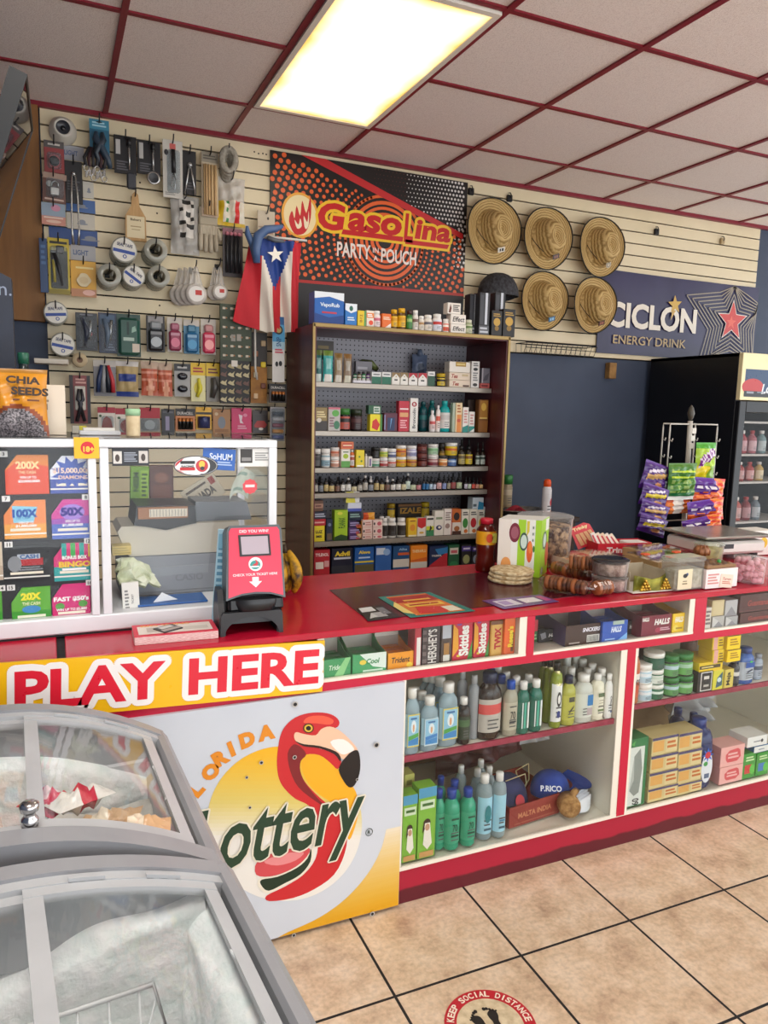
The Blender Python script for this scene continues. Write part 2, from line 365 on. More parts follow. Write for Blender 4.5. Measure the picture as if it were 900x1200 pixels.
def slats(x0, x1, z0, z1):
 mb.box(x0, x1, YW+.014, 4.1, z0, z1, dk)
 z = gz+.0762*2
 while z > z0:
  a, b_ = max(z-.0762+.004, z0), min(z-.004, z1)
  if b_-a > .005: mb.box(x0, x1, YW, YW+.016, a, b_, sl)
  z -= .0762
slats(-.005, 2.3, .3, 2.925); slats(2.3, 4.76, 1.925, 2.925)
for px, py in ((233, 149), (422+0, 241), (164, 214), (184, 250), (187, 358), (298, 178), (303, 180), (308, 180), (312, 181)):
 p = pY(px, py, YW)
 if px < 400: mb.oval(FR((p.x, YW, p.z)), 0, 0, .0045, .0045, dk, .0008, 8)
struct(mb.build('trim_1'))
wood = noisy('plywood', '#7d5226', '#8f6230', 4, .55, 5, stretch=(6, 6, .6))
struct(MB().box(-.62, -.012, 4.045, 4.1, 1.93, 2.915, wood, .003).build('trim_2'))
mb = MB(); tb = K('#7c1024', .45); x = .284-.605*2
while x < 7: mb.box(x-.012, x+.012, -2.6, 4.08, ZC-.008, ZC+.004, tb); x += .605
y = 3.64
while y > -2.6: mb.box(-1.2, 7.1, y-.012, y+.012, ZC-.0075, ZC+.004, tb); y -= .62
mb.box(-1.2, 7.1, 4.052, 4.08, ZC-.022, ZC, tb)
struct(mb.build('trim_3'))
t = thing('ceiling_light', 'glowing rectangular fluorescent light panel with yellowed edges', 'set in the red-gridded ceiling', 'light', (1.192, 3.02, ZC-.012))
mb = MB(); wh = K('#e8e2d6', .5)
for a in ((-.29, .29, -.6, -.575), (-.29, .29, .575, .6), (-.29, -.268, -.575, .575), (.268, .29, -.575, .575)): mb.box(a[0], a[1], a[2], a[3], -.004, .014, wh)
mb.build('frame', t)
def diffuser():
 m = bpy.data.materials.new('aged_diffuser'); m.use_nodes = True; nt = m.node_tree; nt.nodes.clear(); L = nt.links
 out = nt.nodes.new('ShaderNodeOutputMaterial'); e = nt.nodes.new('ShaderNodeEmission'); tc = nt.nodes.new('ShaderNodeTexCoord')
 nz = nt.nodes.new('ShaderNodeTexNoise'); nz.inputs['Scale'].default_value = 5; L.new(tc.outputs['Object'], nz.inputs['Vector'])
 sx = nt.nodes.new('ShaderNodeSeparateXYZ'); L.new(tc.outputs['Object'], sx.inputs[0])
 def mt(op, a, b_=None):
  n = nt.nodes.new('ShaderNodeMath'); n.operation = op
  for i, v in enumerate((a, b_)):
   if v is None: continue
   if isinstance(v, (int, float)): n.inputs[i].default_value = v
   else: L.new(v, n.inputs[i])
  return n.outputs[0]
 d = mt('MINIMUM', mt('SUBTRACT', .27, mt('ABSOLUTE', sx.outputs[0])), mt('SUBTRACT', .575, mt('ABSOLUTE', sx.outputs[1])))
 d = mt('ADD', d, mt('MULTIPLY', mt('SUBTRACT', nz.outputs['Fac'], .5), .07))
 cr = nt.nodes.new('ShaderNodeValToRGB'); cr.color_ramp.elements[0].color = (.62, .36, .09, 1); cr.color_ramp.elements[1].color = (1, .93, .76, 1)
 cr.color_ramp.elements[0].position = .0; cr.color_ramp.elements[1].position = .085
 L.new(d, cr.inputs[0]); L.new(cr.outputs[0], e.inputs[0]); e.inputs[1].default_value = 2.2; L.new(e.outputs[0], out.inputs[0]); return m
MB().box(-.27, .27, -.577, .577, 0, .006, diffuser()).build('diffuser', t)
# ================================================================== COUNTER
RED = K('#a80d30', .35); RED2 = K('#c20c36', .35); CREAM = K('#e9e3d3', .5); YF = 1.945; YB = 2.62; ZT = .92
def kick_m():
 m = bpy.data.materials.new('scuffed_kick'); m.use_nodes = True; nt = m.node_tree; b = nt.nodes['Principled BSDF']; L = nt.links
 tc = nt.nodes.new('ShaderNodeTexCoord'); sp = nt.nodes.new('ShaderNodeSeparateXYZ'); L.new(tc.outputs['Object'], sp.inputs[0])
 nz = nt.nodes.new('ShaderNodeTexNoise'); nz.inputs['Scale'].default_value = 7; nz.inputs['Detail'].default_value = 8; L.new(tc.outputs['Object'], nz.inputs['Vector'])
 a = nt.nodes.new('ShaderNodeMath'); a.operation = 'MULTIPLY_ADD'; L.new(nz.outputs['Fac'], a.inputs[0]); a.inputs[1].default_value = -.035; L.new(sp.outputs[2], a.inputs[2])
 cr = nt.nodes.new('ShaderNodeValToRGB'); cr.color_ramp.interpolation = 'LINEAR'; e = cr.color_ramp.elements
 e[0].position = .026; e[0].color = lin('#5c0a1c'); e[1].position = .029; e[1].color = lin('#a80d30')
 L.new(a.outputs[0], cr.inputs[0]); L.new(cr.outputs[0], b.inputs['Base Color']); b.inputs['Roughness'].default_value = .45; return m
XR = 3.7; XA0, XA1 = .955, 1.783; XB0, XB1 = 1.858, 3.02
ct = thing('display_counter', 'long crimson shop counter with glazed shelves full of goods', 'on the tiled floor', 'counter', (0, 0, 0))
PANE = glass_pane()
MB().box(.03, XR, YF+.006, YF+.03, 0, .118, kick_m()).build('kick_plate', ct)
MB().box(.03, XR, YF+.01, YB, .1, .12, CREAM).box(.03, XR, YF, YF+.012, .116, .128, CREAM).build('bottom_shelf', ct)
mb = MB(); mb.box(.03, XR, YF+.012, YB, .745, .767, CREAM).box(.03, XR, YF, YF+.012, .742, .768, RED2).box(.69, XR, YF-.0005, YF+.014, .768, .7765, CREAM)
mb.build('upper_shelf', ct)
def shelf(x0, x1, z):
 mb = MB(); mb.box(x0, x1, YF+.022, YB-.02, z-.018, z, CREAM).box(x0, x1, YF+.014, YF+.022, z-.018, z+.001, noisy('worn_edge', '#a3344c', '#8e2038', 30, .55)); mb.build('shelf', ct)
shelf(XA0, XA1, .487); shelf(XB0, XB1, .525)
MB().box(.03, XR, YB-.02, YB, .12, .9, K('#cfc7b6', .6)).build('back_panel', ct)
mb = MB().box(.03, .953, YF+.01, YF+.03, .12, .745, K('#ddd8cf', .5)); mb.build('front_panel', ct)
for x0, x1, z0, z1 in ((.935, .955, .12, .745), (1.783, 1.81, .12, .745), (1.845, 1.858, .12, .745), (3.02, 3.05, .12, .745), (1.355, 1.383, .767, .9), (2.085, 2.11, .767, .9), (.67, .69, .767, .9), (3.0, 3.03, .767, .9)):
 MB().box(x0, x1, YF+.001, YB-.02, z0, z1, CREAM).build('divider', ct)
for x0, x1, z0, z1 in ((1.383, 1.412, .767, .9), (2.11, 2.165, .767, .9), (1.81, 1.846, .12, .745), (3.05, 3.09, .12, .745), (3.03, 3.07, .767, .9)):
 MB().box(x0, x1, YF-.001, YF+.02, z0, z1, RED2).build('post', ct)
for x0, x1, z0, z1 in ((.69, 1.355, .777, .9), (1.412, 2.085, .777, .9), (2.165, 3.0, .777, .9), (XA0, XA1, .128, .742), (XB0, XB1, .128, .742)):
 MB().box(x0, x1, YF+.006, YF+.01, z0, z1, PANE).build('glass_door', ct)
TOP = noisy('red_laminate', '#b00c2c', '#ba1030', 6, .2, 5)
wt = MB().box(.012, XR, YF-.003, YB+.02, .9, ZT, TOP, .002).build('countertop'); wt['surface'] = 'laminate'
mb = MB();
tag(wt, 'glossy crimson laminate worktop running along the shop counter', '', 'countertop')
ct2 = thing('display_counter', 'plain red counter end under the scratch ticket case', 'left of the black gap', 'counter', (0, 0, 0))
MB().box(-1.1, -.012, YF+.006, YB, 0, .9, RED).build('carcass', ct2); MB().box(-1.1, -.008, YF-.003, YB+.02, .9, ZT, TOP, .002).build('countertop', ct2)
MB().box(-.008, .012, YF+.01, YB, .0, .915, K('#101012', .8)).build('joint_strip', ct2)  # black strip fills the open gap, its shade put into the colour
def zq(pts, z): return [pZ(x, y, z) for x, y in pts]
def mat_poly(name, desc, place, cat, pts, z, th, m):
 P = zq(pts, z); c = sum(P, Vector())/len(P); mb = MB()
 mb.slab(FR((0, 0, 0), (1, 0, 0), (0, 1, 0)), [(p.x-c.x, p.y-c.y) for p in P], th, m)
 return mb, c, (name, desc, place, cat)
mb, c, a = mat_poly('counter_mat', 'dark maroon counter mat with papers lying on it', 'on the crimson worktop', 'mat', [(386, 692), (432, 728), (712, 694), (600, 667)], ZT, .002, K('#4a1420', .2))
tag(mb.build(a[0], None, c), *a[1:])
def leaflet(desc, pts, base, shapes, z=ZT+.0025, cat='leaflet'):
 P = zq(pts, z); c = sum(P, Vector())/4; o = Vector((0, 0, 0)); mb = MB()
 q = [p-c for p in P]   # bl, br, tr, tl
 mb.slab(FR((0, 0, 0), (1, 0, 0), (0, 1, 0)), [(p.x, p.y) for p in q], .0012, K(base, .25))
 def B(u, v):
  p = q[0]*(1-u)*(1-v)+q[1]*u*(1-v)+q[2]*u*v+q[3]*(1-u)*v; return (p.x, p.y)
 F = FR((0, 0, .0014), (1, 0, 0), (0, 1, 0))
 for i, s in enumerate(shapes): mb.flat(F, [B(u, v) for u, v in s[0]], K(s[1], .25), .0001+.0002*i)
 tag(mb.build(cat, None, c), desc, 'on the dark counter mat', cat)
R4 = lambda x0, y0, x1, y1: [(x0, y0), (x1, y0), (x1, y1), (x0, y1)]
leaflet('colourful leaflet in red, orange and teal', [(481, 724), (557, 716), (503, 694), (443, 700)], '#2f7f74', [
 (R4(.12, .05, .88, .95), '#d8732c'), (R4(.12, .62, .88, .9), '#a82a24'), ([(.2, .1), (.6, .05), (.8, .3), (.3, .4)], '#cf2f2a'), (R4(.2, .4, .82, .55), '#f0c04c'),
 (R4(.66, .08, .86, .3), '#e8e1c8'), ([(.0, .2), (.12, .1), (.12, .7), (.0, .5)], '#e7d27a'), (R4(.28, .66, .76, .72), '#f1b14a'), (R4(.25, .45, .75, .5), '#b02a22')])
leaflet('black and white photo card', [(431, 728), (470, 723), (447, 709), (418, 713)], '#26262a', [(R4(.05, .62, .55, .95), '#d9d9d6'), (R4(.3, .15, .7, .5), '#a9a9a8'), (R4(.62, .3, .9, .8), '#77777a'), ([(.1, .1), (.4, .2), (.3, .5)], '#c9c9c5')])
leaflet('purple and white leaflet', [(590, 714), (655, 705), (632, 697), (565, 704)], '#6a4a86', [(R4(.1, .2, .42, .8), '#d8cfe0'), (R4(.5, .25, .8, .75), '#e6e0ea'), (R4(.14, .3, .3, .7), '#a58cbf'), (R4(.84, .2, .95, .8), '#b9508e')])
# ================================================================== PLAY HERE sign
sp = thing('shop_sign', 'long yellow sign reading PLAY HERE in red letters', 'on the counter front', 'sign', (0, YF-.004, .78))
F = FR((0, -.001, 0), (1, 0, -.038)); SF = Vector((0, YF-.005, .78))
hz = lambda x: .0
mb = MB(); x1 = .682; zoff = .026
FB = FR((0, 0, 0), (1, 0, -.038));
mb.slab(FB, [(-.75, zoff-.004), (x1, zoff-.004), (x1, zoff+.146), (-.75, zoff+.146)], .006, K('#f6bd12', .3), 0, K('#d9a40e', .4)); mb.build('board', sp)
def ptxt(s, a, b_):
 c = (a+b_)/2
 mb.halo(FB, s, c, zoff+.073, b_-a, .1, K('#f6f1ee', .3), .0165, .032, .0066)
 mb.text(FB, s, c, zoff+.073, b_-a, .1, K('#de1f36', .3), .032, .0079)
mb = MB(); ptxt('PLAY', -.108, .245); ptxt('HERE', .305, .668); mb.build('lettering', sp)
for x in (-.05, .33, .62): MB().oval(FB, x, zoff+.012, .004, .004, K('#8d6a10', .5), .007, 8).build('screw', sp)
sp.location = (0, YF-.004, .75)
# ================================================================== flamingo lottery board
YP = YF-.012
lb = thing('lottery_board', 'white painted board with red flamingo and Lottery lettering', 'on the counter front', 'sign', (0, YP, 0))
MB().box(.04, .944, 0, 0.012, .012, .742, noisy('board_white', '#c4cad3', '#cdd3db', 2, .3)).build('board', lb)
def lq(x, y): p = pY(200+x*.31111, 810+y*.31111, YP); return (p.x, p.z)
FL = FR((0, 0, 0)); mb = MB()
def art(pts, col, k, m_=None): mb.flat(FL, [lq(*p) for p in pts], K(col, .32), .0004+.0003*k)
def smooth(pts, n=4, closed=True):
 out = []; N = len(pts)
 for i in range(N if closed else N-1):
  p0, p1, p2, p3 = (pts[(i-1) % N], pts[i], pts[(i+1) % N], pts[(i+2) % N]) if closed else (pts[max(i-1, 0)], pts[i], pts[i+1], pts[min(i+2, N-1)])
  for k in range(n):
   t = k/n; out.append(tuple(.5*((2*p1[j])+(-p0[j]+p2[j])*t+(2*p0[j]-5*p1[j]+4*p2[j]-p3[j])*t*t+(-p0[j]+3*p1[j]-3*p2[j]+p3[j])*t**3) for j in (0, 1)))
 if not closed: out.append(pts[-1])
 return out
def mix(a, b_, t):
 a = a.lstrip('#'); b_ = b_.lstrip('#'); return '#'+''.join('%02x' % int(int(a[i:i+2], 16)*(1-t)+int(b_[i:i+2], 16)*t) for i in (0, 2, 4))
N = 30; cur = smooth([(440, 908), (560, 852), (660, 780), (740, 690), (790, 600), (812, 520)], 8, False)
for k in range(N):
 a, b_ = int(k*(len(cur)-1)/N), int((k+1)*(len(cur)-1)/N)
 seg = cur[a:b_+1]
 pl = [lq(*p) for p in seg]; top = pl[-1][1]; bot = pl[0][1]
 mb.flat(FL, pl+[(.9435, top), (.9435, bot)], K(mix('#dba018', '#e9dcc0', (k/(N-1))**1.5), .32), .0004)
xg, zg = lq(440, 908); mb.flat(FL, [(xg-.03, .0125), (.9435, .0125), (.9435, zg), (xg, zg)], K('#dba018', .32), .0004)
dc, dr = (428, 498), 292; NS = 40
for k in range(NS):
 y0 = -1+2*k/NS; y1 = -1+2*(k+1)/NS
 L_ = [(-math.sqrt(max(1-y*y, 0)), y) for y in [y0+(y1-y0)*i/4 for i in range(5)]]; R_ = [(-x, y) for x, y in reversed(L_)]
 t = k/(NS-1); colr = mix('#eeb01c', '#d9c46a', min(t/.35, 1)) if t < .35 else mix('#d9c46a', '#e9e5dc', min((t-.35)/.25, 1))
 art([(dc[0]+x*dr, dc[1]+y*dr) for x, y in L_+R_], colr, 1)
art(smooth([(492, 280), (510, 248), (548, 240), (590, 258), (640, 310), (690, 365), (706, 420), (700, 490), (672, 560), (655, 500), (640, 440), (575, 400), (520, 350)]), '#f3ae22', 2)
neck = [(402, 230), (412, 170), (432, 130), (470, 98), (520, 82), (572, 80), (612, 90), (634, 112), (628, 134), (590, 150), (545, 190), (560, 215), (620, 230), (642, 262), (628, 293), (600, 268), (560, 240), (510, 238), (490, 262), (488, 300), (505, 340), (545, 385), (590, 425), (640, 470), (664, 530), (655, 610), (615, 690), (540, 745), (460, 778), (372, 790), (360, 770), (430, 735), (500, 690), (545, 630), (555, 560), (545, 480), (520, 430), (470, 405), (430, 368), (408, 330), (400, 280)]
art(smooth(neck, 3), '#c8252c', 3)
art(smooth([(462, 200), (440, 235), (450, 300), (480, 360), (540, 410), (590, 440), (560, 410), (510, 350), (488, 300), (490, 262), (510, 238), (490, 210)], 3), '#7d1a20', 4)
art(smooth([(520, 95), (575, 92), (612, 108), (600, 125), (545, 120), (500, 118)], 3), '#ea5a42', 4)
art(smooth([(464, 168), (472, 153), (500, 160), (545, 165), (566, 142), (600, 132), (640, 150), (682, 190), (704, 222), (680, 232), (652, 258), (620, 226), (560, 206), (500, 200), (472, 188)], 3), '#efc2a2', 5)
art(smooth([(600, 190), (650, 180), (690, 215), (672, 230), (640, 235)], 3), '#f4ede6', 6)
art(smooth([(468, 186), (500, 198), (560, 205), (622, 226), (640, 250), (636, 262), (615, 236), (560, 214), (500, 206)], 3), '#2c1512', 7)
art(smooth([(704, 222), (713, 262), (710, 310), (692, 352), (670, 360), (646, 330), (632, 296), (642, 268), (656, 250), (678, 228)], 3), '#16100f', 7)
for r, cc, k in ((20, '#5b2416', 7), (15, '#d7b33a', 8), (9, '#140d0a', 9)): art([(518+r*1.05*math.cos(a*PI/8), 138+r*.95*math.sin(a*PI/8)) for a in range(16)], cc, k)
art(smooth([(322, 690), (326, 640), (400, 602), (470, 590), (524, 592), (500, 640), (440, 676), (375, 696)], 3), '#d04a50', 5)
art(smooth([(350, 640), (420, 612), (500, 604), (470, 636), (400, 655)], 3), '#e58b8c', 6)
art(smooth([(534, 586), (532, 640), (494, 694), (430, 730), (366, 760), (330, 735), (336, 702), (400, 692), (470, 660), (512, 622)], 3), '#e9e2cf', 6)
art(smooth([(528, 592), (525, 640), (488, 688), (428, 722), (368, 750), (340, 728), (342, 708), (402, 697), (474, 664), (514, 628)], 3), '#12301f', 7)
mb.build('flamingo_painting', lb)
mb = MB()
xa, za = lq(225, 625); xb, zb = lq(735, 500); rot = math.atan2(zb-za, xb-xa);
wl = math.hypot(xb-xa, zb-za)*1.27; cx_, cz_ = lq(470, 525)
cx_ -= .045
FQ = FL
mb.halo(FQ, 'Lottery', cx_, cz_, wl, .245, K('#e6dfca', .35), .005, .016, .0044, .32, rot*.85, 10)
mb.text(FQ, 'Lottery', cx_, cz_, wl, .245, K('#1e3d28', .35), .016, .0052, .32, rot*.85)
for ch, x, y, rr in (('F', 60, 440, 72), ('L', 95, 370, 60), ('O', 150, 303, 46), ('R', 188, 250, 40), ('I', 228, 217, 33), ('D', 288, 182, 27), ('A', 360, 155, 20)):
 a, b_ = lq(x, y)
 if a > .06: mb.text(FQ, ch, a, b_, None, .046, K('#e08a1e', .35), .075, .0016, 0, math.radians(rr-14))
a, b_ = lq(747, 530); mb.ring(FL, a, b_, .010, .0122, K('#26352a'), .0016, 20); mb.text(FL, 'R', a, b_, None, .012, K('#26352a'), .03, .0016)
mb.build('lettering', lb)
for x, y, r in ((467, 47, .0055), (773, 200, .006), (757, 835, .005), (462, 915, .004), (340, 266, .004), (465, 246, .004), (285, 322, .003), (297, 435, .003), (700, 330, .003)):
 a, b_ = lq(x, y); MB().ring(FL, a, b_, 0.0, r*1.6, K('#b9b4ae'), .0056, 10).oval(FL, a, b_, r, r, K('#141214'), .0059, 10).build('screw_hole', lb)
# ================================================================== MEDICINE RACK
RX0, RX1, RY, RYB, RZ = 1.195, 2.345, 3.60, 4.055, 1.962
maroon = noisy('maroon_laminate', '#4a1519', '#5a1c1f', 5, .35, 5, stretch=(4, 4, .5)); brass = K('#9c8455', .35, .6); steel = K('#a39a8e', .35, .5)
rk = thing('medicine_rack', 'tall maroon medicine rack with gold edging and pegboard back', 'against the back wall', 'rack', (0, 0, 0))
for x in (RX0, RX1-.02): MB().box(x, x+.02, RY, RYB, 0, RZ-.02, maroon).build('side_panel', rk)
MB().box(RX0, RX1, RY, RYB, RZ-.02, RZ, maroon).build('top_panel', rk)
def peg_m():
 m = bpy.data.materials.new('pegboard'); m.use_nodes = True; nt = m.node_tree; L = nt.links; b = nt.nodes['Principled BSDF']
 tc = nt.nodes.new('ShaderNodeTexCoord'); mp = nt.nodes.new('ShaderNodeMapping'); mp.inputs['Scale'].default_value = (38, 0, 38); L.new(tc.outputs['Object'], mp.inputs[0])
 fr = nt.nodes.new('ShaderNodeVectorMath'); fr.operation = 'FRACTION'; L.new(mp.outputs[0], fr.inputs[0])
 sb = nt.nodes.new('ShaderNodeVectorMath'); sb.operation = 'SUBTRACT'; sb.inputs[1].default_value = (.5, 0, .5); L.new(fr.outputs[0], sb.inputs[0])
 ln = nt.nodes.new('ShaderNodeVectorMath'); ln.operation = 'LENGTH'; L.new(sb.outputs[0], ln.inputs[0])
 gt = nt.nodes.new('ShaderNodeMath'); gt.operation = 'LESS_THAN'; gt.inputs[1].default_value = .15; L.new(ln.outputs['Value'], gt.inputs[0])
 mx = nt.nodes.new('ShaderNodeMix'); mx.data_type = 'RGBA'; mx.inputs['A'].default_value = lin('#a5a3aa'); mx.inputs['B'].default_value = lin('#26242a')
 L.new(gt.outputs[0], mx.inputs['Factor']); L.new(mx.outputs['Result'], b.inputs['Base Color']); b.inputs['Roughness'].default_value = .6; return m
MB().box(RX0+.02, RX1-.02, RYB-.012, RYB, 0, RZ-.02, peg_m()).build('pegboard', rk)
mb = MB()
for x in (RX0-.003, RX1-.013): mb.box(x, x+.016, RY-.006, RY+.002, 0, RZ+.004, brass, .002)
mb.box(RX0, RX1, RY-.006, RY+.002, RZ-.014, RZ+.006, brass, .002); mb.build('edge_trim', rk)
YS = 3.74
SZ = [pY(372, y, YS).z for y in (447.5, 505, 548.5, 578.5, 635.5)]+[.60]
for z in SZ:
 t = MB().box(RX0+.021, RX1-.021, YS, RYB-.013, z-.014, z, K('#6a6560', .5, .3)).build('shelf', rk)
 MB().box(RX0+.021, RX1-.021, YS-.006, YS, z-.026, z+.001, steel, .002).build('price_rail', t)
# ================================================================== CHEST FREEZERS
PL = noisy('grey_plastic', '#8b8c90', '#959699', 8, .38, 4); PLL = noisy('light_grey_plastic', '#a9abad', '#b4b6b8', 8, .35, 4); GL = glass_pane('lid_glass', (.99, .995, .992, 1), .035)
def snow_m():
 m = noisy('frost', '#e9f3f0', '#ffffff', 30, .75, 9, .8, .3, .6); return m
SNOW = snow_m()
def freezer(desc, place, cx, y0, rz, fw, fd, R, zpk, inner):
 t = thing('chest_freezer', desc, place, 'freezer', (cx, y0, 0), rz)
 hw = fw/2
 zt = lambda x: zpk - x*x/(2*R)
 N = 24
 def band(mb, x0, x1, ya, yb, dz0, dz1, m, n=N):
  xs = [x0+(x1-x0)*i/n for i in range(n+1)]; vs = []; fs = []
  for x in xs:
   z = zt(x)
   vs += [(x, ya, z+dz0), (x, yb, z+dz0), (x, yb, z+dz1), (x, ya, z+dz1)]
  for i in range(n):
   a = 4*i; b_ = a+4
   for k in range(4): fs.append((a+k, a+(k+1) % 4, b_+(k+1) % 4, b_+k))
  fs += [(0, 3, 2, 1), (4*n, 4*n+1, 4*n+2, 4*n+3)]
  mb.add(vs, fs, m)
 mb = MB(); body = K('#c9cbcd', .4); zb = .74
 for a in ((-hw+.02, hw-.02, .02, .06), (-hw+.02, hw-.02, fd-.06, fd-.02)): mb.box(a[0], a[1], a[2], a[3], .05, zb, body, .008)
 for x in (-hw+.02, hw-.06): mb.box(x, x+.04, .06, fd-.06, .05, zb, body, .008)
 mb.box(-hw+.03, hw-.03, .03, fd-.03, .05, .34, K('#d8dcdc', .4)); mb.build('body', t)
 mb = MB()
 for x in (-hw+.06, hw-.1):
  for y in (.07, fd-.11): mb.box(x, x+.04, y, y+.04, 0, .05, K('#1c1c1e', .6))
 mb.build('base_foot', t)
 mb = MB(); band(mb, -hw+.01, hw-.01, 0, .045, -.13, .0, PL); band(mb, -hw+.01, hw-.01, .0449, .062, -.13, -.012, PL)
 mb.build('front_rail', t)
 mb = MB(); band(mb, -hw+.01, hw-.01, fd-.035, fd, -.13, .0, PL); band(mb, -hw+.01, hw-.01, fd-.055, fd-.0349, -.13, -.006, PLL)
 mb.build('back_rail', t)
 for sg in (-1, 1):
  mb = MB(); prof = []
  zt0 = zt(hw)
  pts = [(hw-.036, -.045), (hw-.035, .004), (hw-.029, .013), (hw-.014, .011), (hw-.002, -.004), (hw, -.03), (hw-.003, -.1), (hw-.036, -.1)]
  vs = []; fs = []; n = len(pts)
  ys = [0, .01]+[fd*i/8 for i in range(1, 8)]+[fd-.01, fd]
  for y in ys:
   k = .985 if y in (0, fd) else 1
   for x, z in pts: vs.append((sg*(x if k == 1 else x-.004), y, zt0+z-(0 if k == 1 else .005)))
  for i in range(len(ys)-1):
   for k in range(n):
    f = (i*n+k, i*n+(k+1) % n, (i+1)*n+(k+1) % n, (i+1)*n+k); fs.append(f if sg < 0 else f[::-1])
  fs += [tuple(range(n)), tuple((len(ys)-1)*n+k for k in range(n))]
  mb.add(vs, fs, PL, False); mb.build('end_cheek', t)
 for x0, x1, dz in ((-hw+.046, .098, -.016), (.072, hw-.046, -.009)):
  mb = MB(); wv = .022
  band(mb, x0, x0+wv*1.15, .06, fd-.055, dz-.012, dz, PLL, 2); band(mb, x1-wv*.95, x1, .06, fd-.055, dz-.012, dz, PLL, 2)
  band(mb, x0, x1, .06, .085, dz-.012, dz+.001, PLL); band(mb, x0, x1, fd-.075, fd-.055, dz-.012, dz+.001, PLL)
  lid = mb.build('lid_frame', t)
  mb = MB(); band(mb, x0+wv, x1-wv, .08, fd-.07, dz-.008, dz-.005, GL); mb.build('lid_glass', lid)
  for xx in (x0+.06, x0+(x1-x0)*.62):
   mb = MB(); band(mb, xx, xx+.05, fd-.055, fd-.048, dz-.004, dz+.008, PLL, 4); mb.build('finger_ridge', lid)
  xe = x1-.012 if x1 > .1 else x0+.012; sgn = 1 if x1 > .1 else -1
  ym = fd*.5; a = .075
  z0 = zt(xe)+dz
  mb = MB(); mb.slab(FR((xe-sgn*.012, ym, z0+.0005), (0, 1, 0), (-1, 0, xe/R)), [(a*math.cos(i*PI/10), -sgn*.020*math.sin(i*PI/10)) for i in range(11)]+[(-a*math.cos(i*PI/10)*.94, -sgn*.006*math.sin(i*PI/10)) for i in range(11)], .003, K('#e4e6e7', .35))
  mb.build('lid_handle', lid)
 return t, zt, hw
RZF = math.radians(4.5); RZ2 = math.radians(2.5)
t1, zt1, hw1 = freezer('light grey chest freezer full of white frost', 'nearest the camera, lower left', -.09, .545, RZF, .78, .585, .80, .882, 'frost')
def fnoise(seed):
 r = random.Random(seed); W = [(r.uniform(5, 34), r.uniform(5, 34), r.uniform(0, 6.3), r.uniform(0, 6.3)) for _ in range(9)]
 return lambda u, v: sum(math.sin(a*u+p)*math.sin(b*v+q)/(1+.06*(a+b)) for a, b, p, q in W)/3
nz = fnoise(3); mb = MB()
def bank(u, v, top, y0, wd, lean, depth, n_):
 if v < .3: k = v/.3*PI/2; y = y0-wd*math.sin(k); z = top-.035*(1-math.cos(k))
 else: k = (v-.3)/.7; y = y0-wd-lean*k; z = top-.035-depth*k
 e = n_(u, v)*.011; return y-e, z+e*.6
def fbk(u, v):
 y, z = bank(u, v, .75+.03*u**2.2-.022*math.sin(u*5.2)+.006*math.sin(u*19), .552, .045, .03, .34, nz); return (-.34+u*.665, y, z)
mb.grid(fbk, 110, 56, SNOW)
def frt(u, v):
 y, z = bank(u*.8, v, .755+.02*(1-u), .345, .05, .035, .36, fn2); return (y, .03+(1-u)*.52, z)
fn2 = fnoise(8); mb.grid(frt, 90, 50, SNOW)
mb.grid(lambda u, v: (-.33+u*.64, .05+v*.42, .43+.03*nz(u*1.3+2, v*1.3)), 50, 40, SNOW)
fr_ = mb.build('frost', t1)
bk = thing('wire_basket', 'white wire basket hanging inside the frosted freezer', 'under the nearest glass lid', 'basket', (-.09, .545, 0), RZF)
wm = K('#e6e8ea', .35); bx0, bx1, by0, by1, bz1, bz0 = -.26, .235, .08, .462, .715, .52
MB().tube([(bx0, by0, bz1), (bx1, by0, bz1), (bx1, by1, bz1), (bx0, by1, bz1)], .004, wm, 6, True).build('rim_wire', bk)
mb = MB()
for i in range(12):
 x = bx0+(bx1-bx0)*(i+.5)/12
 mb.tube([(x, by1, bz1), (x, by1-.04, bz0), (x, by0+.01, bz0), (x, by0, bz1)], .0018, wm, 4)
for i in range(8):
 y = by0+(by1-by0)*(i+.5)/8; mb.tube([(bx0, y, bz1), (bx0+.01, y, bz0), (bx1-.05, y, bz0), (bx1, y, bz1)], .0018, wm, 4)
for z, q in ((.6, .03), (.66, .016)): mb.tube([(bx0, by0, z), (bx1-q, by0, z), (bx1-q, by1-q, z), (bx0, by1-q, z)], .0018, wm, 4, True)
mb.build('wire_mesh', bk)
t2, zt2, hw2 = freezer('grey chest freezer holding wrapped ice treats', 'against the lottery board', -.125, 1.165, RZ2, .76, .585, .57, .893, 'ice')
MB().lathe([(.0, 0), (.013, 0), (.013, .012), (.009, .016), (.009, .024), (.014, .026), (.015, .036), (.010, .04), (0, .04)], K('#c9c9c9', .15, 1), (.075, .06, zt2(.075)-.004), 14).build('lock', t2)
nz2 = fnoise(11); mb = MB()
def fb2(u, v):
 y, z = bank(u, v, .80-.10*(2*u-.95)**2, .55, .05, .04, .3, nz2); return (-.33+u*.66, y, z)
mb.grid(fb2, 90, 40, SNOW)
mb.grid(lambda u, v: (-.32+u*.64, .06+v*.42, .66+.02*nz2(u*2, v*2)), 60, 40, noisy('frosty_liner', '#b9b2a8', '#dcd9d2', 18, .6, 6, .4))
mb.build('frost', t2)
TF = Matrix.Translation((-.125, 1.165, 0)) @ Matrix.Rotation(RZ2, 4, 'Z')
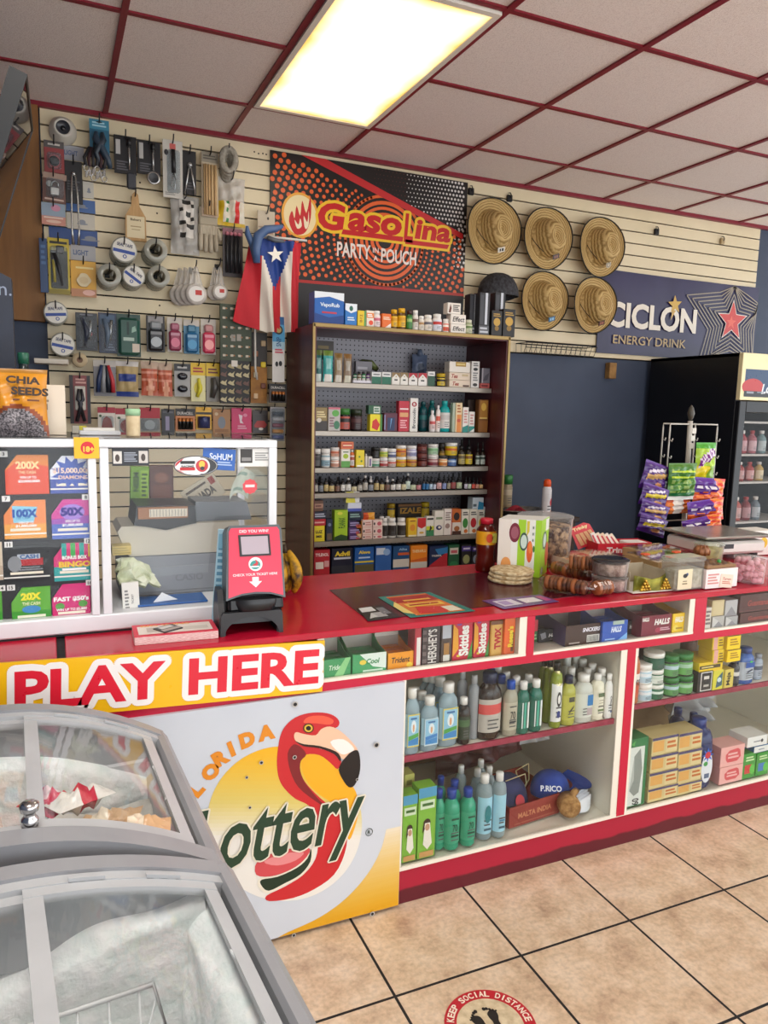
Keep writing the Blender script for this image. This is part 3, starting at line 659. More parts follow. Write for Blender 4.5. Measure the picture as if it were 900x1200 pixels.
packs = [(.0, .30, .60, .16, .07, 10, ('#d9cfc2', '#efe8dd')), (.11, .36, .615, .10, .07, 40, ('#d63a5c', '#f2d7dc')), (.165, .33, .62, .12, .06, -60, ('#f2efe9', '#d33a50')),
         (.10, .22, .61, .14, .06, 15, ('#e9e4dc', '#cf4a55')), (.20, .24, .60, .13, .07, 70, ('#d7b28c', '#efe2cc')), (.16, .15, .60, .12, .06, 30, ('#3f74b5', '#e7ebf2')), (.06, .14, .60, .13, .06, -20, ('#e8dccb', '#c9a98a')),
         (-.1, .22, .60, .15, .08, 5, ('#29406e', '#8ea6cf')), (-.2, .3, .6, .15, .08, -15, ('#6a3340', '#d9c3c3')), (-.03, .42, .61, .15, .07, 8, ('#cfc4b2', '#a5978a')), (-.15, .13, .60, .14, .07, 20, ('#8f3c36', '#e3d2c8')),
         (.245, .13, .61, .11, .06, 80, ('#caa27a', '#e9d8c0'))]
for i, (x, y, z, L_, W_, an, cc) in enumerate(packs):
 mb = MB(); M = Matrix.Rotation(PI/2, 4, 'X')
 pillow(mb, W_, L_, .035, lambda u, v, cc=cc: K(cc[1] if (.3 < v < .62) else cc[0], .25), 8, 12, .08, .25, i, Matrix.Translation((0, L_/2, .0)) @ M)
 p = TF @ Vector((x, y-.02, z+.155+.004*i))
 names = {0: 'cream wrapped ice bar lying flat', 1: 'crimson ice-treat sachet', 2: 'white ice-treat sachet with red stripe', 3: 'white sachet with pink-red band', 4: 'tan wafer ice-treat packet', 5: 'blue ice-treat sachet', 6: 'beige ice-treat sachet', 7: 'navy ice-treat packet', 8: 'maroon ice-treat packet', 9: 'pale brown packet behind', 10: 'brown-red ice-treat packet', 11: 'caramel coloured wafer packet'}
 o = mb.build('ice_treat', None, p); o.rotation_euler = (random.uniform(-.25, .1), random.uniform(-.2, .2), math.radians(an)); tag(o, names[i], 'inside the far freezer', 'ice cream', 'ice treats in the far freezer')
dv = MB(); dm = K('#b7283e', .35)
dv.tube([(.21, .10, .70), (.21, .40, .70), (.21, .40, .55), (.21, .10, .55)], .004, dm, 6, True);
for k in range(5): dv.tube([(.21, .14+.055*k, .70), (.21, .14+.055*k, .55)], .0025, dm, 5)
tag(dv.build('freezer_divider', None, (-.125, 1.165, 0), RZ2), 'red wire divider standing between the ice treats', 'inside the far freezer', 'divider')
# ================================================================== TELEVISION on the left wall
A = Vector((-.034, 3.8, 2.725)); az, el = math.radians(3), math.radians(-18)
n_ = Vector((math.cos(az)*math.cos(el), math.sin(az)*math.cos(el), math.sin(el)))
B_ = (Vector((-.036, 1.957, 2.421))-A); B_ = Vector((math.sin(az)*1, -math.cos(az), 0)) if False else (B_ - n_*B_.dot(n_)).normalized()
E_ = n_.cross(B_).normalized()
if E_.z > 0: E_ = -E_
tv = bpy.data.objects.new('television', None); COL.objects.link(tv); tv.location = A; tag(tv, 'wide black television with glossy mirror-like screen', 'hung high on the left wall', 'television')
def tvf(u, v, d): return B_*u+E_*v+n_*d
def tvbox(name, u0, u1, v0, v1, d0, d1, m):
 vs = [tvf(u, v, d) for d in (d0, d1) for v in (v0, v1) for u in (u0, u1)]
 return MB().add([tuple(p) for p in vs], [(0, 2, 3, 1), (4, 5, 7, 6), (0, 1, 5, 4), (1, 3, 7, 5), (3, 2, 6, 7), (2, 0, 4, 6)], m).build(name, tv)
tvbox('casing', 0, 1.12, 0, .66, -.05, -.004, K('#101012', .35))
scr = K('#0b0d14', .03);
sm = bpy.data.materials.new('dark_screen'); sm.use_nodes = True; b_ = sm.node_tree.nodes['Principled BSDF']; b_.inputs['Base Color'].default_value = (.006, .007, .014, 1); b_.inputs['Roughness'].default_value = .03; b_.inputs['IOR'].default_value = 1.45
tvbox('screen', .012, 1.108, .012, .648, -.004, -.001, sm)
for nm, a in (('bezel', (0, 1.12, 0, .012)), ('bezel', (0, 1.12, .648, .66)), ('bezel', (0, .012, .012, .648)), ('bezel', (1.108, 1.12, .012, .648))): tvbox(nm, *a, -.004, .002, K('#0d0d0f', .3))
mb = MB(); c = tvf(.56, .33, -.05); mb.tube([c, (-1.196-A.x, c.y, c.z-.12)], .03, K('#1a1a1c', .4), 8); mb.box(-1.198-A.x, -1.188-A.x, c.y-.12, c.y+.12, c.z-.25, c.z, K('#1a1a1c', .4)); mb.build('wall_bracket', tv)
# ================================================================== SCRATCH TICKET CASE
CY, CX0, CX1, CZ = 2.13, -.62, .601, 1.457; CBK = 2.56
cs = thing('display_case', 'white framed glass case with scratch tickets and a printer', 'on the red counter', 'display case', (0, 0, 0))
WF = noisy('white_frame', '#dfe1e4', '#e9ebee', 5, .4); CG = glass_pane('case_glass', (.98, .985, .985, 1), .012)
MB().box(CX0, CX1, CY, CBK, ZT+.006, ZT+.052, WF, .004).build('base', cs)
MB().box(CX0+.01, CX1-.01, CY+.004, CBK-.01, ZT, ZT+.006, K('#1a1a1c', .7)).build('rubber_strip', cs)  # black strip stands in for the shadow line under the case base
for x0, x1, z0, z1, y0, y1 in ((CX0, CX1, CZ-.026, CZ-.004, CY, CY+.02), (CX0, CX1, CZ-.026, CZ-.004, CBK-.02, CBK), (.083, .104, ZT+.052, CZ-.026, CY, CY+.02), (.113, .136, ZT+.052, CZ-.026, CY+.004, CY+.024),
  (CX1-.024, CX1, ZT+.052, CZ-.026, CY, CY+.02), (CX1-.024, CX1, ZT+.052, CZ-.026, CBK-.02, CBK), (CX0, CX0+.02, ZT+.052, CZ-.026, CY, CY+.02), (CX1-.02, CX1, CZ-.026, CZ-.004, CY+.02, CBK-.02), (.09, .13, CZ-.026, CZ-.004, CY+.02, CBK-.02)):
 MB().box(x0, x1, y0, y1, z0, z1, WF, .002).build('frame_bar', cs)
MB().box(CX0, CX1, CY, CBK, CZ-.004, CZ, CG).build('glass_top', cs)
MB().box(CX0+.02, .083, CY+.008, CY+.012, ZT+.052, CZ-.026, CG).build('glass_front', cs); MB().box(.136, CX1-.024, CY+.01, CY+.014, ZT+.052, CZ-.026, CG).build('glass_front', cs)
MB().box(CX1-.012, CX1-.008, CY+.02, CBK-.02, ZT+.052, CZ-.026, CG).build('glass_side', cs)
YT = CY+.035
MB().box(CX0+.03, .088, YT, YT+.012, ZT+.055, CZ-.03, K('#2b2c31', .45)).build('ticket_backboard', cs)
def T6(x, y): p = pY(x*.2, 500+y*.2, YT-.004); return p.x, p.z
def ticket(desc, px, col, pr, num=None, numpx=None, cut=True):
 xs = [T6(*p) for p in ((px[0], px[1]), (px[2], px[1]), (px[2], px[3]), (px[0], px[3]))]
 w = (xs[1][0]-xs[0][0]+xs[2][0]-xs[3][0])/2; h = ((xs[0][1]-xs[3][1])+(xs[1][1]-xs[2][1]))/2; cx = sum(x for x, _ in xs)/4; cz = sum(z for _, z in xs)/4
 mb = MB(); F = FR((0, .0005, 0))
 mb.slab(F, [(-w/2, 0), (w/2, 0), (w/2, h), (-w*.22, h), (-w/2, h*.62)] if cut else [(-w/2, 0), (w/2, 0), (w/2, h), (-w/2, h)], .003, K(col[0], .3))
 G = FR((0, -.0026, 0))
 if len(col) > 1: mb.rect(G, -w/2, 0, w/2, h*.38, K(col[1], .3), .0002)
 prints(mb, G, w, h, pr, .0006)
 mb.rect(G, -w/2, h*.1, w/2, h*.14, K('#f2efe8'), .0005); mb.rect(G, -w*.36, h*.2, w*.36, h*.27, K('#f4ecd8'), .0005);
 o = mb.build('scratch_ticket', None, (cx, YT-.003, cz-h/2)); tag(o, desc, 'in the ticket case', 'lottery ticket', 'scratch tickets in the case')
 if num:
  a, b_ = T6(*numpx); mb = MB(); mb.box(-.0095, .0095, -.002, 0, -.0075, .0075, K('#f2f2f0'))
  mb.text(FR((0, -.002, 0)), num, 0, 0, None, .0095, K('#1a1a1a'), .03, .0004)
  mb.build('number_tag', o, (a-cx, -.003, b_-(cz-h/2)))
 return o
ticket('orange-red ticket reading 200X', (30, 165, 285, 395), ('#e98a3a', '#d93a3c'), [('p', [(.0, .0), (1, 0), (1, .7), (.3, .85), (0, .6)], '#e3563c'), ('t', '200X', .52, .74, .55, .2, '#ffdca0', .05), ('t', 'THE CASH', .5, .56, .4, .08, '#f1d9a8'), ('t', 'WIN UP TO', .52, .43, .38, .07, '#ffffff'), ('t', '$2,000,000!', .54, .33, .5, .08, '#ffffff', .04)], '3', (20, 160))
ticket('blue and white starburst ticket', (293, 170, 545, 390), ('#e6eaf5', '#3c51a8'), [('p', [(.5+(.5 if k % 2 else .3)*math.cos(k*PI/12), .55+(.45 if k % 2 else .28)*math.sin(k*PI/12)) for k in range(24)], '#4a63b8'), ('t', '$15,000,000', .5, .6, .88, .17, '#f3d9c8', .04), ('t', 'DIAMOND', .55, .43, .72, .1, '#f2cfc0', .03)])
ticket('orange ticket with blue 100X', (23, 430, 270, 655), ('#ee8e4c', '#f0a848'), [('p', [(.22, .42), (.7, .42), (.8, .82), (.2, .86)], '#8fd0ea'), ('t', '100X', .5, .66, .6, .22, '#0d56b0', .06), ('t', 'THE CASH', .45, .54, .34, .07, '#2a7fb5'), ('t', 'WIN UP TO', .52, .42, .36, .07, '#ffffff'), ('t', '$1,000,000!', .52, .33, .5, .08, '#ffffff', .04)], '7', (35, 422))
ticket('magenta to blue ticket with 50X', (302, 425, 545, 655), ('#d23b9c', '#4f6cc4'), [('p', [(.0, .38), (1, .38), (1, .6), (0, .5)], '#a052b8'), ('o', .5, .68, .3, .2, '#a886dc'), ('t', '50X', .5, .69, .56, .22, '#2a148a', .06), ('t', 'WIN UP TO', .5, .45, .36, .07, '#ffffff'), ('t', '$1,000,000!', .5, .35, .5, .08, '#ffffff', .04)], '8', (502, 412))
ticket('black ticket with red ribbon and silver shine', (20, 695, 290, 905), ('#26282c', '#17181b'), [('r', .34, .44, .86, .64, '#b5262e'), ('r', .3, .62, .8, .76, '#b9c4cf'), ('t', 'CASH', .56, .69, .4, .12, '#2c5f9c', .03), ('o', .24, .5, .15, .22, '#8c9196'), ('l', .3, .3, .85, .42, 2, '#888c92')], '11', (50, 690), False)
ticket('rainbow striped bingo ticket', (315, 680, 550, 900), ('#d8307a', '#2aa1a0'), [('r', .2, .62, .32, 1, '#2aa59c'), ('r', .42, .62, .54, 1, '#46b35a'), ('r', .64, .62, .76, 1, '#2aa59c'), ('r', .86, .62, 1, 1, '#e3c63a'), ('t', 'BONUS BOX', .52, .62, .62, .1, '#ffffff', .04), ('t', 'BINGO', .52, .44, .8, .16, '#f3c93a', .05), ('l', .2, .26, .8, .36, 1, '#ffffff')], '12', (515, 668))
ticket('green ticket reading 20X', (68, 940, 298, 1160), ('#63b53a', '#3f9a34'), [('t', '20X', .5, .76, .52, .2, '#f6ef3a', .06), ('t', 'THE CASH', .5, .57, .46, .09, '#eef3c4', .03), ('o', .5, .42, .24, .1, '#3f8fcf')], '15', (65, 942))
ticket('magenta ticket with white slanted prize lettering', (306, 920, 530, 1138), ('#d92a7c', '#d11f6f'), [('t', "FAST $50's", .5, .6, .92, .14, '#ffffff', .05), ('o', .2, .42, .12, .09, '#5aa84a'), ('o', .8, .46, .12, .09, '#5aa84a'), ('t', 'WIN UP TO $5,000!', .5, .32, .8, .08, '#ffffff', .03)], '16', (525, 912))
ticket('pale ticket cut off by the left edge', (-235, 680, 16, 905), ('#d9c9b5', '#c4b09a'), [], None)
ticket('plain green ticket cut off by the left edge', (-225, 960, 14, 1170), ('#57a83a', '#3f9a34'), [], '14', (8, 945))
p = pY(101.5, 525, CY-.003); mb = MB(); mb.box(-.031, .031, 0, .0015, -.028, .028, K('#f4b90f', .4)); mb.oval(FR((0, 0, 0)), .002, .0, .017, .017, K('#d4232c'), .0004); mb.text(FR((0, 0, 0)), '18+', .005, -.003, None, .015, K('#f6d24a'), .04, .0008)
tag(mb.build('age_sticker', None, p), 'yellow square sticker reading 18+ stuck on white frame', 'of the ticket case', 'sticker')
def q7(x, y, Y): return pY(110+x*.26667, 500+y*.26667, Y)
def span7(x0, y0, x1, y1, Y):
 a = q7(x0, (y0+y1)/2, Y).x; b_ = q7(x1, (y0+y1)/2, Y).x; z1 = q7((x0+x1)/2, y0, Y).z; z0 = q7((x0+x1)/2, y1, Y).z; return a, b_, z0, z1
gy = K('#8c9096', .45)
a, b_, z0, z1 = span7(120, 560, 640, 800, 2.30); zc = ZT+.053
dr = thing('cash_drawer', 'grey metal cash drawer box with faint raised lettering', 'under the printer in the case', 'cash drawer', ((a+b_)/2, 2.30, zc))
W_ = b_-a; MB().box(-W_/2, W_/2, 0, .22, 0, z1-zc, gy, .004).build('body', dr)
mb = MB(); mb.box(-W_/2+.008, W_/2-.008, -.003, 0, .012, z1-zc-.035, K('#92969c', .45), .002); mb.text(FR((0, -.003, 0)), 'CASIO', W_*.06, (z1-zc)*.42, None, .022, K('#84888e', .5), .02, .0005); mb.build('drawer', dr)
a, b_, z0, z1b = span7(125, 430, 645, 575, 2.28); zp = z1+.001
pr_ = thing('printer', 'beige and grey office printer with dark paper tray', 'on top of the cash drawer', 'printer', ((a+b_)/2, 2.30, zp)); W_ = b_-a; hb = z1b-zp
bg_ = noisy('beige_plastic', '#c9c4b4', '#d1ccbd', 8, .5)
mb = MB(); Fp = FR((-W_/2, 0, 0)); n = [(0.02, 0), (W_, 0), (W_, hb), (.0, hb*.97), (-.012, hb*.8), (.012, .012)]
mb.slab(FR((-W_/2, .2, 0)), n, .2, bg_); mb.build('body', pr_)
a2, b2, zz0, zz1 = span7(175, 345, 450, 440, 2.30); h2 = zz1-z1b; c2 = (a2+b2)/2-(a+b_)/2; w2 = b2-a2
mb = MB(); mb.slab(FR((c2-w2/2, .19, hb)), [(0, 0), (w2*.2, -.006), (w2*.5, -.018), (w2*.8, -.006), (w2, 0), (w2*.98, h2*.95), (w2*.05, h2)], .194, K('#1d1d20', .35)); mb.build('paper_tray', pr_)
a3, b3, y0_, y1_ = span7(195, 355, 415, 405, 2.28); mb = MB(); mb.box(-(b3-a3)/2, (b3-a3)/2, 0, .012, 0, y1_-y0_, K('#a5714a', .4)); Fl = FR((0, 0, 0)); w3 = b3-a3; h3 = y1_-y0_
mb.rect(Fl, -w3*.28, h3*.15, w3/2-.002, h3*.85, K('#ddd6c4'));
for k in range(12): mb.rect(Fl, -w3*.26+k*w3*.062, h3*.2, -w3*.26+k*w3*.062+.0015, h3*.8, K('#7d7a70'), .001)
mb.build('label_strip', pr_, ((a3+b3)/2-(a+b_)/2, -.014, y0_-zp))
a4, b4, z40, z41 = span7(440, 325, 690, 430, 2.34); mb = MB(); mb.slab(FR((a4-(a+b_)/2, .2, hb)), [(0, 0), (b4-a4, 0), (b4-a4-.015, z41-z1b-.004), (.004, z41-z1b)], .17, K('#74797f', .45)); mb.build('lid', pr_)
def case_item(name, desc, place, cat, x0, y0, x1, y1, Y, d, col, pr=(), rot=0, zoff=None):
 a, b_, z0, z1 = span7(x0, y0, x1, y1, Y); w_ = b_-a; h_ = z1-z0; mb = MB(); mb.box(-w_/2, w_/2, 0, d, -h_/2, h_/2, K(col), min(.001, d*.3)); prints(mb, FR((0, 0, -h_/2)), w_, h_, pr, .0004)
 o = mb.build(name, None, ((a+b_)/2, Y, (z0+z1)/2)); o.rotation_euler = (0, math.radians(rot), 0); return tag(o, desc, place, cat)
GI = CY+.0095
case_item('receipt', 'folded white receipt standing on end', 'inside the glass case', 'receipt', 125, 685, 200, 830, CY+.05, .012, '#eceae4', [('v', 'TICKET', .6, .5, .3, .12, '#6a6a6a'), ('l', .15, .2, .4, .8, 6, '#888888')], -2)
case_item('notepad', 'yellowed pad of paper', 'left of the printer in the case', 'notepad', 80, 525, 165, 565, CY+.12, .05, '#c9b46a', [('l', .05, .1, .95, .9, 3, '#a3924e')])
case_item('sachet', 'bright green sachet hanging behind case glass', 'left above the printer', 'sachet', 160, 175, 242, 345, 2.50, .02, '#6f9a2c', [('v', 'NEEM', .3, .6, .5, .3, '#26401a', .04), ('r', .55, .05, .95, .9, '#8fb53c'), ('l', .6, .1, .9, .85, 7, '#3c5a1c')], 2)
case_item('sachet', 'dark brown sachet hanging behind case glass', 'above the printer', 'sachet', 245, 170, 350, 340, 2.50, .02, '#55332c', [('r', .1, .1, .9, .5, '#6d4438'), ('o', .5, .68, .3, .14, '#7c5040')])
case_item('licence_plate', 'tan licence plate tilted diagonally', 'behind the case glass', 'licence plate', 395, 235, 565, 345, 2.48, .004, '#b7ad98', [('t', 'CANADA', .42, .42, .8, .34, '#3a3430', .04), ('l', .1, .72, .7, .9, 1, '#5a5048'), ('r', .78, .6, .93, .9, '#8c3a34')], -33)
for e in (('business_card', 'black and white photo card taped to case glass', 'top left of the printer side', 'card', 80, 90, 242, 172, GI, .0012, '#2d2f36', [('r', .03, .12, .26, .78, '#d9d6d0'), ('r', .72, .15, .97, .8, '#cfcac4'), ('o', .14, .42, .06, .2, '#4a3f3a'), ('o', .84, .45, .06, .2, '#4a3f3a'), ('l', .32, .2, .68, .75, 5, '#98a0ac')]),
          ('business_card', 'bright blue card taped to case glass', 'above the licence plate', 'card', 478, 96, 622, 190, GI, .0012, '#2d62b4', [('t', 'SoHUM', .55, .62, .7, .3, '#dce6f5'), ('l', .45, .2, .9, .42, 2, '#a9c1e6')], 4),
          ('business_card', 'white card with dark picture at case corner', 'top right corner of the glass', 'card', 638, 95, 776, 175, GI, .0012, '#e9e8e4', [('r', .04, .2, .42, .96, '#34302e'), ('r', .08, .3, .38, .5, '#8c8a88'), ('l', .5, .3, .95, .8, 4, '#9a9a98')])):
 case_item(*e)
a, b_, z0, z1 = span7(350, 128, 546, 216, CY+.0085); mb = MB(); rx, rz_ = (b_-a)/2, (z1-z0)/2; Fo = FR((0, 0, 0))
mb.oval(Fo, 0, 0, rx, rz_, K('#1a1a1c', .3), .0006, 36); mb.oval(Fo, 0, 0, rx*.95, rz_*.92, K('#ececec', .3), .0009, 36)
mb.flat(Fo, [(rx*.93*math.cos(t_), rz_*.9*math.sin(t_)) for t_ in [(-100+200*i/24)*PI/180*.78+.0 for i in range(25)]], K('#1c1b1d', .3), .0012)
mb.flat(Fo, [(rx*.93*math.cos(t_), rz_*.9*math.sin(t_)) for t_ in [(125+i*4)*PI/180 for i in range(16)]], K('#c3272f', .3), .0012); mb.flat(Fo, [(rx*.93*math.cos(t_), rz_*.9*math.sin(t_)) for t_ in [(200+i*3)*PI/180 for i in range(14)]], K('#c3272f', .3), .0012)
mb.ring(Fo, rx*.26, 0, rz_*.62, rz_*.8, K('#e8e8e8', .3), .0015, 24); mb.oval(Fo, rx*.26, 0, rz_*.6, rz_*.6, K('#c4202c', .3), .0018); mb.oval(Fo, rx*.26, rz_*.15, rz_*.3, rz_*.36, K('#e8c33a', .3), .0021, 10); mb.oval(Fo, rx*.28, -rz_*.25, rz_*.22, rz_*.2, K('#1a1a1c', .3), .0023, 10)
mb.rect(Fo, -rx*.7, rz_*.2, -rx*.05, rz_*.5, K('#2a2a2c'), .0018); mb.rect(Fo, -rx*.72, -rz_*.45, -rx*.05, -rz_*.15, K('#c3272f'), .0018); mb.text(Fo, 'RACING', -rx*.38, -rz_*.05, rx*.55, rz_*.22, K('#1a1a1c'), .03, .002)
tag(mb.build('oval_sticker', None, ((a+b_)/2, CY+.0095, (z0+z1)/2)), 'red, white and black oval sticker', 'on the glass above the printer', 'sticker')
a, b_, z0, z1 = span7(652, 228, 720, 298, CY+.0085); mb = MB(); r = (b_-a)/2; mb.flat(Fo, [((r if k % 2 else r*.88)*math.cos(k*PI/10), (r if k % 2 else r*.88)*math.sin(k*PI/10)) for k in range(20)], K('#d8373f', .3), .0008); mb.rect(Fo, -r*.6, -r*.1, r*.6, r*.25, K('#f2dede'), .0011)
tag(mb.build('round_sticker', None, ((a+b_)/2, CY+.0095, (z0+z1)/2)), 'small round red scalloped sticker', 'on the right of the case glass', 'sticker')
a, b_, z0, z1 = span7(590, 185, 700, 292, 2.42); mb = MB(); w_ = b_-a; h_ = z1-z0
mb.grid(lambda u, v: (-w_/2+u*w_*.75+v*v*w_*.3, .03*math.sin(u*3), -h_/2+v*h_+(-.02)*(u-.5)**2*4), 8, 8, K('#cdd3c6'), lambda u, v: K('#8fa79a') if int(v*9) % 3 == 1 and .2 < u < .8 else K('#cdd3c6'))
tag(mb.build('till_roll', None, ((a+b_)/2, 2.40, (z0+z1)/2)), 'curled pale green paper strip', 'hanging behind the case glass', 'paper')
a, b_, z0, z1 = span7(105, 590, 290, 690, CY+.09); w_ = b_-a; h_ = z1-z0; mb = MB(); rr = random.Random(5); J = [[(rr.uniform(-1, 1), rr.uniform(-1, 1), rr.uniform(-1, 1)) for _ in range(9)] for _ in range(7)]
def crum(u, v):
 j = J[min(int(v*6), 6)][min(int(u*8), 8)]; return (-w_/2+u*w_*(1-.25*v)+j[0]*.006, -.02+.05*v+j[1]*.012, (h_*v)*(1-.6*max(u-.4, 0))+j[2]*.008)
mb.grid(crum, 8, 6, noisy('crumpled_paper', '#c3c9a8', '#dfe3cf', 20, .5), None, False); mb.grid(lambda u, v: (lambda p: (p[0], p[1]+.02, p[2]-.01))(crum(1-u, v)), 8, 6, K('#b9bf9f'), None, False)
tag(mb.build('crumpled_bag', None, ((a+b_)/2, CY+.10, z0)), 'crumpled pale green paper bag', 'against the grey cash drawer', 'bag')
a, b_, z0, z1 = span7(210, 800, 500, 822, CY+.05); mb = MB(); mb.box(a-.01-(a+b_)/2, b_-(a+b_)/2, 0, .10, 0, .006, K('#2a62a8', .4), .001); mb.slab(FR((-.06, .02, .006)), [(0, 0), (.07, .004), (.025, .028)], .001, K('#eef0f2'))
tag(mb.build('blue_folder', None, ((a+b_)/2, CY+.045, zc)), 'blue folder with white paper corner', 'at the foot of the cash drawer', 'folder')
# ================================================================== TICKET CHECKER
bx = pZ(294, 742, ZT); ck = thing('ticket_checker', 'red-faced lottery ticket checker on black curved stand', 'on the crimson worktop', 'ticket checker', (bx.x+.004, bx.y+.055, ZT), math.radians(-3))
dk2 = noisy('charcoal_plastic', '#232427', '#2a2b2f', 12, .38)
mb = MB(); W_ = .088
prof = [(-.062, 0), (.06, 0), (.07, .03), (.05, .085), (.03, .12), (-.012, .12), (-.03, .085), (-.055, .05)]
for sg in (-1, 1): mb.slab(FR((sg*W_-(.0 if sg > 0 else -.016), 0, 0), (0, 1, 0)), prof, -.016 if sg < 0 else -.016, dk2)
mb.slab(FR((W_-.016, 0, 0), (0, 1, 0)), [(-.02, .02), (.058, .0), (.06, .05), (.02, .11), (-.01, .1)], -2*W_+.032, dk2)
mb.build('stand', ck)
mb = MB()
fr_pts = [(-W_, 0), (W_, 0), (W_*.96, .05)]+[(W_*.82*math.cos(a_), .012+.046*math.sin(a_)) for a_ in [i*PI/14 for i in range(15)]]
arch = [(-W_, .0), (-W_*.86, .0)]+[(-W_*.86*math.cos(i*PI/16), .052*math.sin(i*PI/16)) for i in range(1, 16)]+[(W_*.86, 0), (W_, 0), (W_*.97, .058), (W_*.9, .066), (-W_*.9, .066), (-W_*.97, .058)]
mb.slab(FR((0, -.056, 0)), arch, .014, dk2); mb.build('front_arch', ck)
mb = MB(); Tt = Matrix.Translation((.014, -.03, .085)) @ Matrix.Rotation(math.radians(-14), 4, 'X')
mb.M = Tt; mb.box(-.078, .078, -.025, .06, -.028, .012, K('#17181a', .35), .008); mb.lathe([(0, -.03), (.05, -.028), (.058, -.004), (.058, .004)], K('#1d1e21', .35), (0, -.022, .0), 20, 1, .4); mb.build('scan_slot', ck)
mb = MB(); mb.M = Tt; rimc = [(-.083, .005), (-.04, .018), (0, .021), (.04, .018), (.083, .005), (.081, .2), (.074, .213), (-.066, .213), (-.073, .2)]
mb.slab(FR((0, .055, 0)), rimc, .082, K('#5c6468', .35)); mb.build('head', ck)
mb = MB(); mb.M = Tt; face = [(-.077, .012), (-.04, .023), (0, .026), (.04, .023), (.077, .012), (.074, .197), (.068, .206), (-.062, .206), (-.068, .197)]
Ff = FR((0, -.0275, 0)); mb.slab(Ff, face, .002, K('#e8405c', .35))
mb.text(Ff, 'DID YOU WIN?', .002, .196, .082, .0085, K('#fbe9ec'), .02, .0026); mb.text(Ff, 'CHECK YOUR TICKET HERE', .0, .0745, .125, .0068, K('#fbe9ec'), .02, .0026)
mb.oval(Ff, .002, .103, .0195, .0195, K('#f5f3f0'), .0026, 24); mb.oval(Ff, .001, .101, .0145, .0125, K('#3f9a94'), .003, 16); mb.flat(Ff, [(-.008, .1), (.004, .098), (.01, .104), (.006, .113), (.001, .116), (.004, .107)], K('#d24048'), .0034); mb.rect(Ff, -.013, .094, .012, .098, K('#e9f1ee'), .0034)
mb.flat(Ff, [(-.009, .067), (.009, .067), (.009, .055), (.018, .055), (0, .038), (-.018, .055), (-.009, .055)], K('#fdf6f6'), .0026); mb.build('faceplate', ck)
mb = MB(); mb.M = Tt; mb.slab(Ff, [(-.041, .126), (.047, .126), (.045, .186), (-.043, .186)], .005, K('#2a2b2e', .4)); mb.slab(Ff, [(-.035, .131), (.041, .131), (.039, .181), (-.037, .181)], .0055, K('#b7aab4', .2)); mb.build('screen', ck)
p0 = pZ(236, 708, ZT)
a, b_, z0, z1 = span7(505, 455, 572, 785, CY-.02)
o = carton('instruction_card', 'narrow pale blue instruction card standing on edge', 'beside the ticket checker', 'card', ((a+b_)/2, CY-.012, ZT), (b_-a)*.66, .004, z1-ZT, '#a9cfe0', [('l', .15, .1, .85, .9, 12, '#5f93b0'), ('r', .1, .8, .9, .95, '#7fb3cc')]); o.rotation_euler = (-.05, .09, 0)
st = [pZ(x, y, ZT) for x, y in ((158, 758), (256, 748))]; cst = (st[0]+st[1])/2; wst = (st[1]-st[0]).length
t = thing('slip_stack', 'thick stack of red-edged play slips with brochures on top', 'before the ticket case', 'stack of slips', (cst.x, cst.y+.004, ZT), math.radians(-2))
MB().box(-wst/2, wst/2, 0, .11, 0, .022, noisy('slip_edges', '#c98f8d', '#efd9d4', 90, .7, 3, 0, .35, .65, (1, 1, 14)), .001).build('slips', t)
mb = MB(); mb.box(-wst/2, wst/2, 0, .11, .022, .0235, K('#d8334a')); Fz = FR((0, 0, .0235), (1, 0, 0), (0, 1, 0)); mb.rect(Fz, -wst/2+.012, .014, wst/2-.012, .09, K('#e9ddd3'), .0004); mb.text(Fz, 'BIG WINS', -wst*.1, .09, wst*.6, .014, K('#f0a23a'), .03, .0008); mb.rect(Fz, -wst*.34, .03, -wst*.05, .07, K('#c7b7ae'), .0008); mb.rect(Fz, .02, .03, wst*.4, .06, K('#d5cabf'), .0008); mb.build('top_slip', t)
mb = MB(); mb.box(-.03, .03, 0, .05, 0, .003, K('#3f3a3c', .3)); Fz = FR((0, 0, .003), (1, 0, 0), (0, 1, 0)); mb.rect(Fz, -.028, .004, .028, .02, K('#b9a9a2'), .0004); mb.rect(Fz, -.02, .025, .02, .045, K('#d9d2cc'), .0004)
tag(mb.build('brochure', None, (cst.x-.005, cst.y+.03, ZT+.0242), .5), 'small folded brochure with grey photographs', 'on top of the play slips', 'brochure')
bp_ = pZ(345, 700, ZT); bn = thing('banana_bunch', 'bunch of ripe spotted bananas', 'behind the ticket checker', 'bananas', (bp_.x-.005, bp_.y+.03, ZT))
bm_ = noisy('banana_skin', '#3a220c', '#c9971c', 24, .5, 5, 0, .38, .55)
for k, (dx, dy, lean) in enumerate(((.012, 0, .01), (-.014, .012, -.012), (.0, .035, .0))):
 pts = []; rr_ = []
 for i in range(11):
  s_ = i/10; pts.append((dx+lean*math.sin(s_*PI)+(-.01)*s_, dy-.03*math.sin(s_*PI)+.028*s_, .012+.135*s_)); rr_.append(.005+.0155*math.sin(min(max(s_*.92+.06, 0), 1)*PI)**.7)
 MB().tube(pts, rr_, bm_, 7).build('banana', bn)
MB().tube([(-.01, .03, .14), (-.012, .035, .17)], [.009, .006], K('#3b2a16', .6), 7).build('stem', bn)
